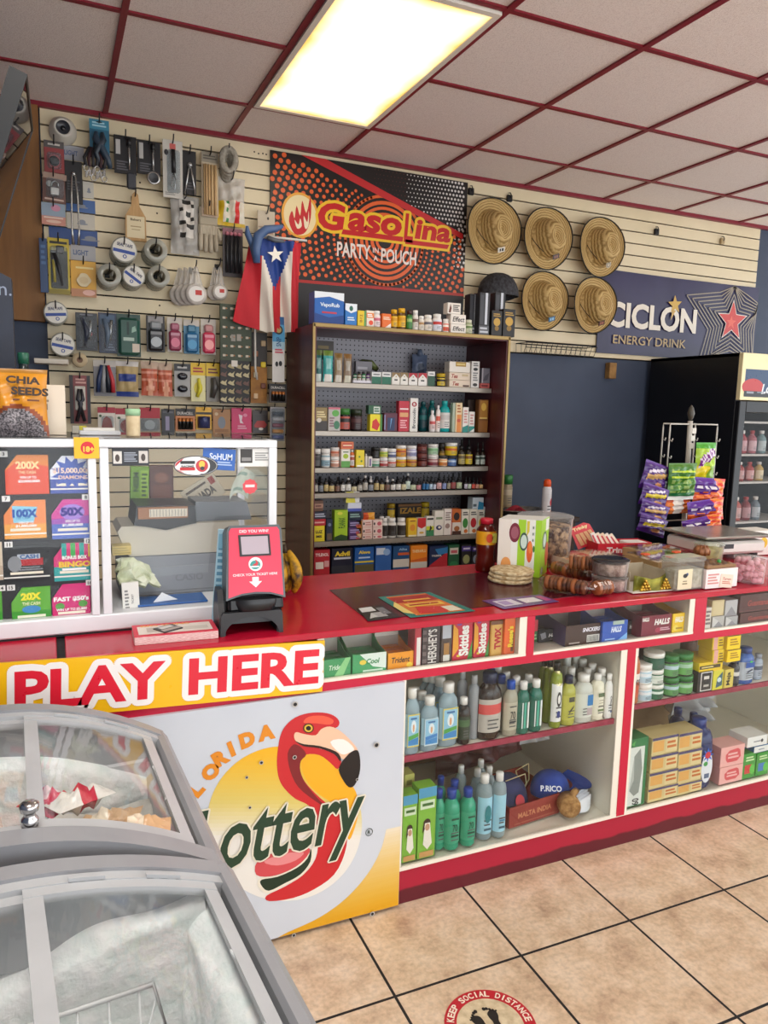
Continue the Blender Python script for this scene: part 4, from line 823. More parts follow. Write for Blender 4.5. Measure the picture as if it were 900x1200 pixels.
# ================================================================== COOLER
KX, KY, KZ, KX1 = 3.79, 3.29, 1.94, 4.55
ck_ = thing('drinks_cooler', 'tall black upright drinks cooler with lit glass door', 'against the back wall', 'cooler', (0, 0, 0)); bk_ = noisy('black_enamel', '#08080b', '#0d0d12', 6, .35)
MB().box(KX, KX+.03, KY+.03, 4.05, 0, KZ, bk_, .002).build('side_panel', ck_); MB().box(KX1-.03, KX1, KY+.03, 4.05, 0, KZ, bk_, .002).build('side_panel', ck_)
MB().box(KX+.03, KX1-.03, 3.98, 4.05, 0, KZ, K('#6f6a68', .5)).build('back_panel', ck_); MB().box(KX, KX1, KY+.03, 4.05, KZ-.02, KZ, bk_).build('top_panel', ck_); MB().box(KX+.03, KX1-.03, KY+.03, 3.98, 0, .12, bk_).build('base_panel', ck_)
mb = MB(); mb.box(KX, KX1, KY, KY+.03, 1.66, KZ, K('#efe4b4', .4), .002); Fk = FR((0, KY, 0))
mb.rect(Fk, KX+.03, 1.685, KX1-.03, 1.845, K('#1d3f66', .3)); mb.oval(Fk, KX+.1, 1.74, .09, .05, K('#b9302f', .3), .001); mb.rect(Fk, KX+.03, 1.68, KX1-.03, 1.715, K('#15171c', .3), .0014)
mb.text(Fk, 'Los', KX+.23, 1.735, None, .06, K('#d9dce2', .3), .03, .0018, .3, .1)
for k in range(6): mb.rect(Fk, KX+.05+.09*k, 1.70+.006*(k % 2), KX+.11+.09*k, 1.712, K('#8d96a3', .3), .002)
mb.build('header_sign', ck_)
for x0, x1, z0, z1 in ((KX, KX+.055, .1, 1.655), (KX1-.055, KX1, .1, 1.655), (KX+.055, KX1-.055, 1.585, 1.655), (KX+.055, KX1-.055, .1, .17)): MB().box(x0, x1, KY-.005, KY+.03, z0, z1, bk_, .004).build('door_frame', ck_)
MB().box(KX+.055, KX1-.055, KY+.008, KY+.014, .17, 1.585, glass_pane('cooler_glass', (.9, .9, .9, 1), .01)).build('door_glass', ck_)
kz = [pY(886, y, KY+.08).z for y in (494, 532, 564, 610)]+[.45]
for z in kz: MB().box(KX+.03, KX1-.03, KY+.06, 3.97, z-.012, z, K('#c9c4bc', .4)).build('shelf', ck_)
MB().box(KX+.05, KX+.065, KY+.032, KY+.05, .2, 1.6, emit('cooler_tube', (1, .97, .92, 1), 1.2)).build('lamp_tube', ck_)
rc = random.Random(4)
sets = [(kz[1], .145, [('#8c2b33', 'red'), ('#a8474e', 'red'), ('#b36a73', 'pink'), ('#7d9a9c', 'grey-blue')], 'upper', .062), (kz[2], .12, [('#c9a44a', 'amber'), ('#a5403a', 'red'), ('#b34a42', 'red'), ('#c7a75a', 'amber')], 'middle', .06), (kz[3], .15, [('#cfc7b4', 'cream'), ('#b9554a', 'red'), ('#8a2a2e', 'dark red'), ('#6f7d86', 'grey')], 'lower', .066), (kz[4], .2, [('#b9b2ac', 'clear'), ('#a9a49e', 'clear'), ('#b5aca4', 'clear'), ('#a9a49e', 'clear')], 'bottom', .062)]
for z, h, cols, nm, wd in sets:
 for k in range(4):
  bottle('drink_bottle', f'{cols[k][1]} drink bottle', f'on the {nm} shelf of the black cooler', 'bottle', (KX+.1+k*.085, KY+.085, z+.0015), wd, h, 'round', K(cols[k][0], .15), '#e4e0da' if k % 2 else '#b33a3a', mix(cols[k][0], '#ffffff', .5), None, 1, 'bottles in the black cooler', seg=10)
# ================================================================== straw hats
straw = bpy.data.materials.new('woven_straw'); straw.use_nodes = True; nt = straw.node_tree; b_ = nt.nodes['Principled BSDF']
tc = nt.nodes.new('ShaderNodeTexCoord'); sx = nt.nodes.new('ShaderNodeSeparateXYZ'); nt.links.new(tc.outputs['Object'], sx.inputs[0])
cm_ = nt.nodes.new('ShaderNodeCombineXYZ'); nt.links.new(sx.outputs[0], cm_.inputs[0]); nt.links.new(sx.outputs[2], cm_.inputs[1])
ln = nt.nodes.new('ShaderNodeVectorMath'); ln.operation = 'LENGTH'; nt.links.new(cm_.outputs[0], ln.inputs[0])
ad = nt.nodes.new('ShaderNodeMath'); ad.operation = 'SUBTRACT'; nt.links.new(ln.outputs['Value'], ad.inputs[0]); nt.links.new(sx.outputs[1], ad.inputs[1])
nz_ = nt.nodes.new('ShaderNodeTexNoise'); nz_.inputs['Scale'].default_value = 45; nz_.inputs['Detail'].default_value = 5; nt.links.new(tc.outputs['Object'], nz_.inputs['Vector'])
ml = nt.nodes.new('ShaderNodeMath'); ml.operation = 'MULTIPLY_ADD'; nt.links.new(nz_.outputs['Fac'], ml.inputs[0]); ml.inputs[1].default_value = .012; nt.links.new(ad.outputs[0], ml.inputs[2])
m2 = nt.nodes.new('ShaderNodeMath'); m2.operation = 'MULTIPLY'; nt.links.new(ml.outputs[0], m2.inputs[0]); m2.inputs[1].default_value = 420
sn = nt.nodes.new('ShaderNodeMath'); sn.operation = 'SINE'; nt.links.new(m2.outputs[0], sn.inputs[0])
cr = nt.nodes.new('ShaderNodeValToRGB'); cr.color_ramp.elements[0].color = lin('#96773f'); cr.color_ramp.elements[1].color = lin('#c6a76c'); cr.color_ramp.elements[0].position = .05; cr.color_ramp.elements[1].position = .6
mr = nt.nodes.new('ShaderNodeMapRange'); mr.inputs[1].default_value = -1; nt.links.new(sn.outputs[0], mr.inputs[0]); nt.links.new(mr.outputs[0], cr.inputs[0]); nt.links.new(cr.outputs[0], b_.inputs['Base Color']); b_.inputs['Roughness'].default_value = .7
bp = nt.nodes.new('ShaderNodeBump'); bp.inputs['Strength'].default_value = .35; bp.inputs['Distance'].default_value = .004; nt.links.new(sn.outputs[0], bp.inputs['Height']); nt.links.new(bp.outputs[0], b_.inputs['Normal'])
def hat(px, py, dia, tilt, patch, desc, dy=0):
 Y = YW-.055-dy; c = pY(px, py, Y); R = dia/2
 t = thing('straw_hat', desc, 'hung on the right slatwall', 'hat', c, 0, 'straw hats on the wall', (0, math.radians(tilt), math.radians(5)))
 pr = [(0, .122), (.03, .122), (.055, .117), (.075, .103), (.089, .078), (.099, .045), (.106, .016), (.114, .003), (.125, -.001), (R*.86, .004), (R*.96, .010), (R, .016)]
 mb = MB(); N = 40; vs = []; fs = []
 for r, h in pr:
  for i in range(N):
   a = 2*PI*i/N; k = 1.0
   x = r*math.cos(a)*(.95 if r < .11 else 1.07); z = r*math.sin(a)*(1.1 if r < .11 else 1.02)
   d = h-(.034*math.exp(-(x/.022)**2)*(1 if r < .06 else 0)*(1-r/.07) if r < .06 else 0)
   if r > .12: d += .012*math.cos(2*a)*(r-.12)/(R-.12)
   vs.append((x, -d, z))
 for j in range(len(pr)-1):
  for i in range(N): fs.append((j*N+i, j*N+(i+1) % N, (j+1)*N+(i+1) % N, (j+1)*N+i))
 mb.add(vs, fs, straw, True); mb.add([(x, y+.003, z) for x, y, z in vs], [f[::-1] for f in fs], straw, True); mb.build('straw_body', t)
 L_ = vs[-N:]; MB().tube(L_, .0042, K('#17150f', .6), 5, True).build('edge_binding', t)
 mb = MB(); Fp = FR((.0, -.052, -.116), (1, 0, 0), (0, -.35, 1)); mb.slab(Fp, [(-.026, -.014), (.026, -.014), (.026, .014), (-.026, .014)] if patch[0] == 'r' else [(.022*math.cos(i*PI/8), .02*math.sin(i*PI/8)) for i in range(16)], .004, K(patch[1], .5))
 if patch[0] == 'r': mb.rect(Fp, -.016, -.008, .016, .008, K(patch[2]), .0046); mb.rect(Fp, -.004, -.008, .0, .008, K(patch[1]), .005)
 else: mb.ring(Fp, 0, 0, .012, .015, K(patch[2]), .0046, 14)
 mb.build('patch', t)
 pts = [(-.118*math.cos(i*PI/18), -.012-.028*math.sin(i*PI/9), .03-.125*math.sin(i*PI/18)) for i in range(10)]
 MB().tube(pts, .0022, K('#15130f', .7), 5).build('chin_cord', t)
hat(577, 271, .372, -16, ('r', '#d9d3c4', '#2a2622'), 'straw hat with white rectangular patch, top row')
hat(640, 280, .362, -20, ('r', '#3a2a24', '#8a5a4a'), 'straw hat with small dark red patch, top row middle')
hat(703, 290, .362, -15, ('o', '#b9ad94', '#3a342c'), 'straw hat with round grey patch, top row right')
hat(636, 353, .352, -17, ('r', '#3f6f95', '#9cc3dc'), 'straw hat with blue patch, lower row')
hat(695, 358, .345, -15, ('r', '#4a2a20', '#a0604a'), 'straw hat overlapping the navy banner, lower row', .03)
c = pY(584, 341, YW-.10); t = thing('black_cap', 'black mesh-back cap hanging below the straw hats', 'above the tall silver boxes', 'cap', c)
mb = MB(); cm2 = noisy('cap_mesh', '#17171a', '#3d3d42', 60, .7)
mb.lathe([(.135*math.cos(i*PI/16)**.8 if i < 8 else 0, .135*math.sin(i*PI/16)) for i in range(9)], cm2, (0, 0, -.03), 18, 1.0, .7); mb.build('crown', t)
mb = MB(); mb.grid(lambda u, v: ((.115+.07*v)*math.cos(PI*(.95+u*.75)), -.02-.05*math.sin(PI*u)-.045*v*math.sin(PI*u), -.03-.05*v*math.sin(PI*u)), 14, 5, K('#141416', .6)); mb.grid(lambda u, v: ((.115+.07*v)*math.cos(PI*(.95+(1-u)*.75)), -.02-.05*math.sin(PI*u)-.045*v*math.sin(PI*u), -.034-.05*v*math.sin(PI*u)), 14, 5, K('#141416', .6)); mb.build('brim', t)
a, b_, = pY(606, 402, YW-.02), pY(687, 408, YW-.02); t = thing('wire_shelf', 'black wire basket shelf fixed under the straw hats', 'on the slatwall', 'wire shelf', ((a.x+b_.x)/2, YW, pY(645, 405, YW-.02).z))
w_ = (b_.x-a.x)/2; bm = K('#141416', .4)
MB().tube([(-w_, -.01, .0), (w_, -.01, 0), (w_, -.13, 0), (-w_, -.13, 0)], .0035, bm, 5, True).build('rim_wire', t)
mb = MB()
for i in range(15):
 x = -w_+2*w_*i/14; mb.tube([(x, -.01, 0), (x, -.015, -.06), (x, -.1, -.06), (x, -.13, 0)], .0018, bm, 4)
for y, z in ((-.015, -.06), (-.1, -.06), (-.12, -.03)): mb.tube([(-w_, y, z), (w_, y, z)], .0022, bm, 4)
mb.build('wire_grid', t)
c = pY(715, 435, YW); mb = MB(); mb.box(-.03, .03, -.03, .018, -.05, .055, noisy('pine_block', '#8a6434', '#a98048', 20, .6), .003); tag(mb.build('wood_block', None, (c.x, YW, c.z)), 'small wooden block nailed to the blue wall', 'under the navy banner', 'block')
for px, py, d in ((551, 225, 'black clip beside the dotted banner'), (596, 233, 'black clip above the first straw hat'), (768, 272, 'small black clip above the banner left end'), (845, 283, 'tan and black clip near slatwall end')):
 c = pY(px, py, YW); mb = MB(); mb.box(-.018, .018, -.02, .0, -.02, .02, K('#18181a' if 'tan' not in d else '#b09a70', .4), .004); mb.tube([(0, -.02, 0), (0, -.03, .012), (0, -.02, .03), (0, -.002, .034)], .003, K('#111112', .4), 5)
 tag(mb.build('banner_clip', None, (c.x, YW, c.z)), d, 'on the slatwall', 'clip')
# ================================================================== GASOLINA banner
gx0, gx1 = pY(316, 250, YW).x, pY(545, 270, YW).x; gz1, gz0 = 2.895, 1.98; zb_ = pY(316, 325, YW).z
gb = thing('gasolina_banner'.replace('gasolina_', 'wall_'), 'black banner with orange dots and flame emblem', 'above the medicine rack', 'banner', (0, YW-.012, 0))
gw = gx1-gx0; gh = gz1-zb_; G = FR((0, 0, 0)); BLK = K('#17110f', .35); ORG = K('#e2622a', .35)
MB().box(gx0, gx1, 0, .01, gz0, gz1, BLK).build('board', gb)
mb = MB(); mb.rect(G, gx0, gz0, gx1, zb_-.012, K('#242326', .4), .0004); mb.slab(G, [(gx0, zb_-.016), (gx1, zb_-.004), (gx1, zb_+.012), (gx0, zb_)], .0004, K('#b3241f', .35), .0004)
cx, cz = gx0+gw*.56, zb_+gh*.40
lr = lambda x: gz1-.04-(x-gx0-gw*.2)*(gh*.42)/(gw*.78)     # diagonal red edge, top right
k = 0; rr_ = .05
while rr_ < gw*.62:
 n = max(8, int(2*PI*rr_/(.026 if rr_ < .34 else .036)))
 for i in range(n):
  a = 2*PI*(i+.5*(k % 2))/n; x = cx+rr_*math.cos(a); z = cz+rr_*math.sin(a)
  if gx0+.01 < x < gx1-.01 and zb_+.015 < z < min(gz1-.01, lr(x)-.02):
   s_ = .0075+.0060*min(max((rr_-.22)/.35, 0), 1)
   if rr_ > .24: mb.oval(G, x, z, s_, s_, ORG, .0005, 8)
 if rr_ <= .26: mb.ring(G, cx, cz, rr_-.008-.004*(k % 2), rr_+.008, ORG, .0005, 48)
 rr_ += .032 if rr_ < .26 else .036; k += 1
xs = gx0+gw*.14; mb.flat(G, [(xs, gz1), (xs+.14, gz1), (gx1-.02, lr(gx1-.02)+.02), (gx1-.02, lr(gx1-.02)-.012)], K('#c32a2c', .35), .0012)
for i in range(26):
 for j in range(13):
  x = gx0+gw*.5+i*.0225+(.011 if j % 2 else 0); z = gz1-.012-j*.0235
  if x < gx1-.006 and z > lr(x)+.035: mb.oval(G, x, z, .0025+.006*min(max((x-gx0-gw*.6)/(gw*.4), 0), 1), .0025+.006*min(max((x-gx0-gw*.6)/(gw*.4), 0), 1), K('#d9d4cf', .35) if x > gx0+gw*.66 else K('#5a2a26', .35), .0008, 8)
for j in range(14):
 for i in range(3):
  x = gx1-.008-i*.026-(.013 if j % 2 else 0); z = gz1-.2-j*.026
  if z > zb_+.16: mb.oval(G, x, z, .008-.0018*i, .008-.0018*i, K('#d9d4cf', .35), .0009, 8)
mb.build('dot_pattern', gb)
mb = MB()
def gp(x, y): p = pY(300+x*.3, 160+y*.3, YW-.012); return p.x, p.z
x0, z0 = gp(240, 330); x1, z1 = gp(755, 395); yel, red_ = K('#f0c22e', .3), K('#c41d20', .3); ang = math.atan2(z1-z0, x1-x0)*.0+.0
xa, za = gp(238, 375); xb, zb2 = gp(762, 400); gcx, gcz = (xa+xb)/2, (gp(490, 345)[1]+gp(490, 350)[1])/2
Wt = xb-xa
for lay, mtl, r_ in (('y', yel, .016), ('r', red_, 0)):
 o_ = .0022 if lay == 'y' else .0034
 for s_, fx0, fx1, fz0, fz1 in (('G', 0, .2, -.062, .085), ('aso', .205, .62, -.05, .05), ('L', .625, .70, -.075, .085), ('ina', .705, 1.0, -.05, .06)):
  args = (G, s_, xa+Wt*(fx0+fx1)/2, gcz+(fz0+fz1)/2, Wt*(fx1-fx0)*.96, (fz1-fz0), mtl)
  if lay == 'y': mb.halo(*args, r_, .04, o_, .12)
  else: mb.text(*args, .04, o_, .12)
 for q in ([(xa+Wt*.17, gcz-.075), (xa+Wt*.62, gcz-.075), (xa+Wt*.625, gcz-.048), (xa+Wt*.18, gcz-.048)], [(xa+Wt*.64, gcz-.085), (xa+Wt*.97, gcz-.085), (xa+Wt*.985, gcz-.06), (xa+Wt*.64, gcz-.06)]):
  e = .014 if lay == 'y' else 0; mb.flat(G, [(q[0][0]-e, q[0][1]-e), (q[1][0]+e, q[1][1]-e), (q[2][0]+e, q[2][1]+e), (q[3][0]-e, q[3][1]+e)], mtl, o_)
fx, fz = gp(172, 308); mb.oval(G, fx, fz, .105, .118, K('#e9a83a', .3), .0018, 36); mb.oval(G, fx, fz, .092, .105, K('#f0dca8', .3), .0021, 36)
for pl in ([(150, 380), (128, 330), (140, 290), (150, 320), (158, 270), (172, 310), (180, 250), (196, 300), (212, 235), (215, 300), (205, 350), (185, 380)],):
 mb.flat(G, smooth([gp(*p) for p in pl], 3), K('#c8242a', .3), .0026)
for pl in ([(160, 360), (150, 325), (165, 345), (172, 320), (178, 350)], [(188, 350), (186, 310), (200, 335), (205, 290), (206, 340), (196, 362)]): mb.flat(G, smooth([gp(*p) for p in pl], 3), K('#f0e0c0', .3), .003)
for s_, px0, px1, hh in (('PARTY', 316, 447, .072), ('POUCH', 488, 625, .072)):
 a, b_ = gp(px0, 440 if px0 < 400 else 465), gp(px1, 455 if px0 < 400 else 480); mb.text(G, s_, (a[0]+b_[0])/2, (a[1]+b_[1])/2+.002, b_[0]-a[0], hh*1.08, K('#ecdfd6', .3), .022, .003)
for s_, yy in (('IN', 445), ('A', 476)):
 a = gp(467, yy); mb.text(G, s_, a[0], a[1], None, .028, K('#ecdfd6', .3), .01, .003)
mb.build('lettering', gb)
# ================================================================== CICLON banner
def kp(x, y): p = pY(530+x*.4111, 210+y*.4111, YW-.02); return p.x, p.z
tl, tr, br_, bl = kp(440, 265), kp(866, 308), kp(858, 518), kp(405, 500)
tr = kp(866, 300); cx0, cx1 = bl[0]+.02, br_[0]; ch0, ch1 = (bl[1]+br_[1])/2, (tl[1]+tr[1])/2
cb = thing('wall_banner', 'navy vinyl banner with red star and white lettering', 'on the right slatwall', 'banner', (0, YW-.016, 0))
NV = noisy('navy_vinyl', '#262347', '#2e2a52', 4, .3); cw = cx1-cx0
sag = lambda u, v: -.012*abs(math.sin(u*PI*2.2+.4))*(.3+v)-.004*math.sin(u*23)*v
mb = MB(); mb.grid(lambda u, v: (cx0+u*cw, sag(u, v)*.35+.004, ch0+v*(ch1-ch0)+(.018*(u-.5)**2-.004)*v), 40, 10, NV); mb.grid(lambda u, v: (cx0+(1-u)*cw, sag(1-u, v)*.35+.006, ch0+v*(ch1-ch0)+(.018*(.5-u)**2-.004)*v), 40, 10, NV); mb.build('vinyl_sheet', cb)
Fc = FR((0, -.006, 0)); mb = MB()
def star(c, r, n=5, k=.42, rot=PI/2): return [(c[0]+(r if i % 2 == 0 else r*k)*math.cos(rot+i*PI/n), c[1]+(r if i % 2 == 0 else r*k)*math.sin(rot+i*PI/n)) for i in range(2*n)]
sc = kp(797, 405);
for i in range(6):
 r = .19+.057*i; pts = star(sc, r, 5, .5); pts = [(min(max(x, cx0+.01), cx1-.012), min(max(z, ch0+.012), ch1-.012)) for x, z in pts]
 for a, b_ in zip(pts, pts[1:]+pts[:1]):
  if abs(a[0]-b_[0])+abs(a[1]-b_[1]) < .02: continue
  if (abs(a[1]-b_[1]) < 1e-5 and (abs(a[1]-ch0-.012) < 1e-4 or abs(a[1]-ch1+.012) < 1e-4)) or (abs(a[0]-b_[0]) < 1e-5): continue
  d = Vector((b_[0]-a[0], b_[1]-a[1])).normalized()*.0; nrm = Vector((-(b_[1]-a[1]), b_[0]-a[0])).normalized()*.0035
  mb.flat(Fc, [(a[0]+nrm.x, a[1]+nrm.y), (a[0]-nrm.x, a[1]-nrm.y), (b_[0]-nrm.x, b_[1]-nrm.y), (b_[0]+nrm.x, b_[1]+nrm.y)], K('#9a8f7c', .3), .0006)
mb.flat(Fc, star(sc, .155), K('#d9cfc4', .3), .0012); mb.flat(Fc, star(sc, .14), K('#c8372f', .3), .0016); mb.flat(Fc, star((sc[0]-.01, sc[1]-.01), .05), K('#dc5a44', .3), .002)
mb.build('star_print', cb)
mb = MB(); a, b_ = kp(442, 385), kp(695, 410)
mb.text(Fc, 'CICLON', (a[0]+b_[0])/2, (kp(570, 350)[1]+kp(570, 438)[1])/2-.002, b_[0]-a[0], .168, K('#e9e0cf', .3), .035, .0012)
a, b_ = kp(457, 465), kp(665, 470); mb.text(Fc, 'ENERGY DRINK', (a[0]+b_[0])/2, kp(560, 463)[1], b_[0]-a[0], .058, K('#b89c6a', .3), .01, .0012)
gs = kp(634, 358); mb.flat(Fc, star(gs, .065, 5, .42, PI/2+.1), K('#d0a84c', .3), .0022); mb.flat(Fc, [(gs[0]-.02, gs[1]-.03), (gs[0]+.01, gs[1]-.04), (gs[0]-.03, gs[1]-.11)], K('#c9a050', .3), .0018); mb.build('lettering', cb)
# ================================================================== FLAG
fp = lambda x, y: pY(180+x*.18757, 140+y*.18757, 3.9)
fl = thing('flag', 'red, white and blue striped flag with white star', 'hung beside the dotted banner', 'flag', (0, 3.9, 0))
a = fp(655, 740); b_ = fp(920, 775); c = fp(905, 1330); d = fp(560, 1300)
fcol = {}
def flagmat(u, v):
 if v > .45 and abs(u-.46) < .40*(v-.45)/.55: return K('#1f3f8a', .6)
 return K('#e6ddcf', .7) if int(min(u*5, 4)) % 2 == 1 else K('#c3212e', .7)
TL, TR, BR, BL = fp(610, 735), fp(925, 770), fp(900, 1330), fp(505, 1190)
BL2 = fp(640, 1330)
def clothp(u, v):
 top = TL.lerp(TR, u); bot = BL2.lerp(BR, u) if u > .25 else BL.lerp(BL2, u/.25*.5+.0) if False else BL2.lerp(BR, u)
 if u < .25: bot = bot+Vector((-.12*(1-u/.25), 0, .05*(1-u/.25)))
 p = bot.lerp(top, v); f = .022*math.sin(u*13+1.2*v)*(1-.35*v)+.008*math.sin(u*29+v*7)
 return (p.x, f, p.z)
mb = MB(); mb.grid(clothp, 40, 26, None, flagmat); mb.grid(lambda u, v: (lambda q: (q[0], q[1]+.003, q[2]))(clothp(1-u, v)), 40, 26, None, lambda u, v: flagmat(1-u, v)); mb.build('cloth', fl)
sc = clothp(.44, .86); mb = MB(); mb.flat(FR((0, -.034, 0)), star((sc[0]+.0, sc[2]-.015), .045, 5, .4, PI/2+.15), K('#f2ece0', .6), .0); mb.build('star', fl)
a = fp(600, 730); b_ = fp(935, 765); MB().tube([(a.x, 0.0, a.z+.008), (b_.x+.02, 0.0, b_.z+.008)], .006, K('#d9d5cc', .4), 6).build('stick', fl)
c = fp(640, 790); hg = thing('blue_clamp', 'blue plastic clamp gripping the flag corner', 'at the top of the flag', 'clamp', (c.x, 3.865, c.z)); bl_ = K('#4a648f', .45)
MB().tube([(-.005, 0, -.09), (-.01, 0, -.02), (0, -.01, .04), (.04, -.015, .075), (.09, -.02, .085), (.125, -.02, .10)], [.018, .024, .026, .022, .018, .008], bl_, 8).build('upper_jaw', hg)
MB().tube([(-.005, .02, -.08), (-.02, .02, 0), (-.05, .01, .05), (-.055, .0, .085)], [.014, .02, .016, .007], bl_, 8).build('lower_jaw', hg)
MB().tube([(.05, .0, .04), (.09, .0, .03), (.14, .0, .03)], [.012, .012, .006], K('#5a5f66', .4), 6).build('spring_bar', hg)
# ================================================================== GOODS ON THE MEDICINE RACK
class Row:
 xlo, xhi, ymax, zmax = RX0+.0225, RX1-.0225, RYB-.016, 9
 def __init__(s, ox, oy, k, z, Y, place, group): s.ox, s.oy, s.k, s.z, s.Y, s.place, s.group = ox, oy, k, z, Y, place, group; s.top = z
 def geo(s, x0, x1, yt, yb, on=None, dy=0.0):
  Y = s.Y+dy; f = lambda x, y: (s.ox+x*s.k, s.oy+y*s.k); ym = (yt+yb)/2
  a, b = pY(*f(x0, ym), Y).x, pY(*f(x1, ym), Y).x; zt = pY(*f((x0+x1)/2, yt), Y).z
  zb = (s.z if on is None else (s.top if on == 'top' else on))+.0012
  a, b = max(a, s.xlo), min(b, s.xhi); return (a+b)/2, (b-a)*.95, zb, max(zt-zb, .012), Y
 def box(s, x0, x1, yt, yb, desc, col, pr=(), d=None, on=None, dy=0.0, name='medicine_box', cat='box', rz=0, side=None):
  cx, w, zb, h, Y = s.geo(x0, x1, yt, yb, on, dy); d = min(d or min(max(w*.6, .03), .07), s.ymax-Y)
  carton(name, desc, s.place, cat, (cx, Y, zb), w, d, h, col, pr, rz, s.group, side); s.top = zb+h
 def bot(s, x0, x1, yt, yb, desc, kind, body, cap, label=None, band=None, on=None, dy=0.0, name='medicine_bottle', cat='bottle', flat=1.0, **k):
  cx, w, zb, h, Y = s.geo(x0, x1, yt, yb, on, dy)
  bottle(name, desc, s.place, cat, (cx, Y, zb), w, h, kind, body, cap, label, band, min(flat, 1.0), s.group, **k); s.top = zb+h
 def bag(s, x0, x1, yt, yb, desc, mf, d=.03, on=None, dy=0.0, name='pouch', cat='pouch'):
  cx, w, zb, h, Y = s.geo(x0, x1, yt, yb, on, dy); mb = MB(); pillow(mb, w, h, d, mf, 8, 12, .06, .1, int(x0))
  tag(mb.build(name, None, (cx, Y+d/2, zb)), desc, s.place, cat, s.group); s.top = zb+h
r = Row(340, 340, .3, RZ+.006, RY+.02, 'on top of the rack', 'goods on top of the rack'); r.xlo, r.xhi = 1.0, 2.5
r.box(92, 213, 8, 137, 'large blue balm box with white wave', '#1f63b5', [('p', [(0, .78), (.5, .86), (1, .74), (1, 1), (0, 1)], '#e8eef4'), ('p', [(0, .0), (1, 0), (1, .3), (.5, .2), (0, .32)], '#123f86'), ('t', 'VapoRub', .52, .58, .66, .16, '#dcebf8', .03), ('l', .25, .3, .75, .4, 1, '#c33b4a')], .09, name='balm_box')
r.box(214, 262, 53, 143, 'small blue and white balm box', '#2d79c4', [('p', [(0, .7), (.5, .56), (1, .68), (1, 1), (0, 1)], '#e9eff5'), ('o', .5, .78, .16, .12, '#2e6a5a'), ('l', .2, .2, .8, .4, 2, '#d8e6f3')], name='balm_box')
r.box(263, 297, 80, 148, 'slim yellow box with green edge', '#e9c92a', [('r', .78, 0, 1, 1, '#5f9f5a'), ('v', 'B12', .4, .5, .5, .3, '#9a6a16')])
r.box(298, 328, 80, 150, 'orange and white medicine box', '#f0e4d4', [('r', 0, .55, 1, .85, '#e8873a'), ('o', .6, .25, .3, .15, '#e4502f'), ('l', .1, .6, .8, .8, 2, '#ffffff')])
r.bot(329, 358, 80, 152, 'white bottle with pink band', 'pill', '#efe6e2', '#f4f1ee', '#f2dcdc', '#cf6a7f')
r.box(359, 395, 92, 154, 'orange medicine box with white corner', '#e8722c', [('p', [(.3, 0), (1, 0), (1, .35)], '#f3e9dc'), ('l', .1, .55, .9, .8, 2, '#f4d9bd')])
r.bot(397, 425, 75, 153, 'yellow-labelled brown bottle', 'pill', '#6a4a1c', '#e2ac1c', '#ecb91f', '#d69a16', front=False)
r.bot(426, 458, 70, 155, 'larger yellow-labelled brown bottle', 'pill', '#6a4a1c', '#e2ac1c', '#ecb91f', '#d69a16', front=False)
r.bot(459, 482, 78, 158, 'green bottle with dark red lid', 'pill', '#2f6a30', '#3a1716', '#3f8a3c', '#a3c27a')
r.bot(482, 505, 78, 160, 'white bottle beside green one', 'pill', '#e9e2da', '#f1eee9', '#dcd2c8', '#7a5a50')
r.bot(506, 528, 100, 163, 'small white bottle', 'pill', '#ece6da', '#f2efe8', '#e3d9c8', '#b08a5a'); r.bot(529, 562, 96, 165, 'white bottle with wide lid', 'pill', '#ece6da', '#f2efe8', '#e7ded0', '#6a6a72')
r.bot(564, 600, 92, 167, 'white bottle with red and blue label', 'pill', '#efebe4', '#f2efe8', '#dfe2ee', '#c9413e'); r.bot(601, 625, 112, 170, 'small white bottle with orange-red label', 'pill', '#f0ebe2', '#f4f0ea', '#e0583a', '#f0e8dc')
EFF = [('t', 'Effect', .52, .5, .8, .52, '#2a2725', .02, .2)]
r.box(626, 688, 134, 172, 'white box with black script, lower of pair', '#ece5da', EFF, .05); r.box(626, 688, 95, 133, 'white box with black script, upper of pair', '#ece5da', EFF, .05, 'top')
r.box(614, 668, 50, 94, 'white box with brown figure atop the script pair', '#ece5da', [('p', [(.08, .1), (.2, .9), (.3, .5), (.24, .1)], '#6b3a2a'), ('l', .4, .2, .9, .85, 4, '#4a4440')], .05, 'top')
r.bot(689, 718, 115, 175, 'greenish bottle with pale lid', 'pill', '#a9b28c', '#d9d8c0', '#cfd2b0', '#6f8a4e')
for x0, x1, yt, d, dy in ((700, 735, 15, 'tall silver and black box, leftmost', .05), (738, 780, 10, 'tall silver and black box, middle', .0), (798, 840, 10, 'tall silver and black box, behind gold-labelled ones', .10)):
 r.box(x0, x1, yt, 174, d, '#25262a', [('r', .55, .25, .78, 1, '#c9ced6'), ('r', 0, 0, 1, .22, '#54565c'), ('l', .1, .03, .9, .2, 2, '#bfc3c9'), ('r', .05, .25, .4, .95, '#3d3f45')], .06, None, dy, 'grooming_kit_box')
GB = [('r', .1, .2, .9, .6, '#1a1a1c'), ('o', .5, .55, .32, .16, '#c39a3c'), ('l', .15, .75, .85, .9, 2, '#b08c3a'), ('o', .5, .3, .2, .1, '#8a6a24')]
r.box(786, 829, 80, 177, 'black and gold box, left', '#1b1a1a', GB, .05); r.box(831, 880, 74, 179, 'black and gold box at rack corner', '#1b1a1a', GB, .05)
r = Row(340, 340, .3, SZ[0], YS+.015, 'on the top rack shelf', 'goods on the top shelf')
def bagm(base, top, panel): return lambda u, v: K(top, .3) if v > .84 else (K(panel, .35) if v < .24 and .12 < u < .9 else (K(mix(base, '#dfe9e4', .45), .25) if (.38 < v < .72 and .3 < u < .7) else K(base, .25)))
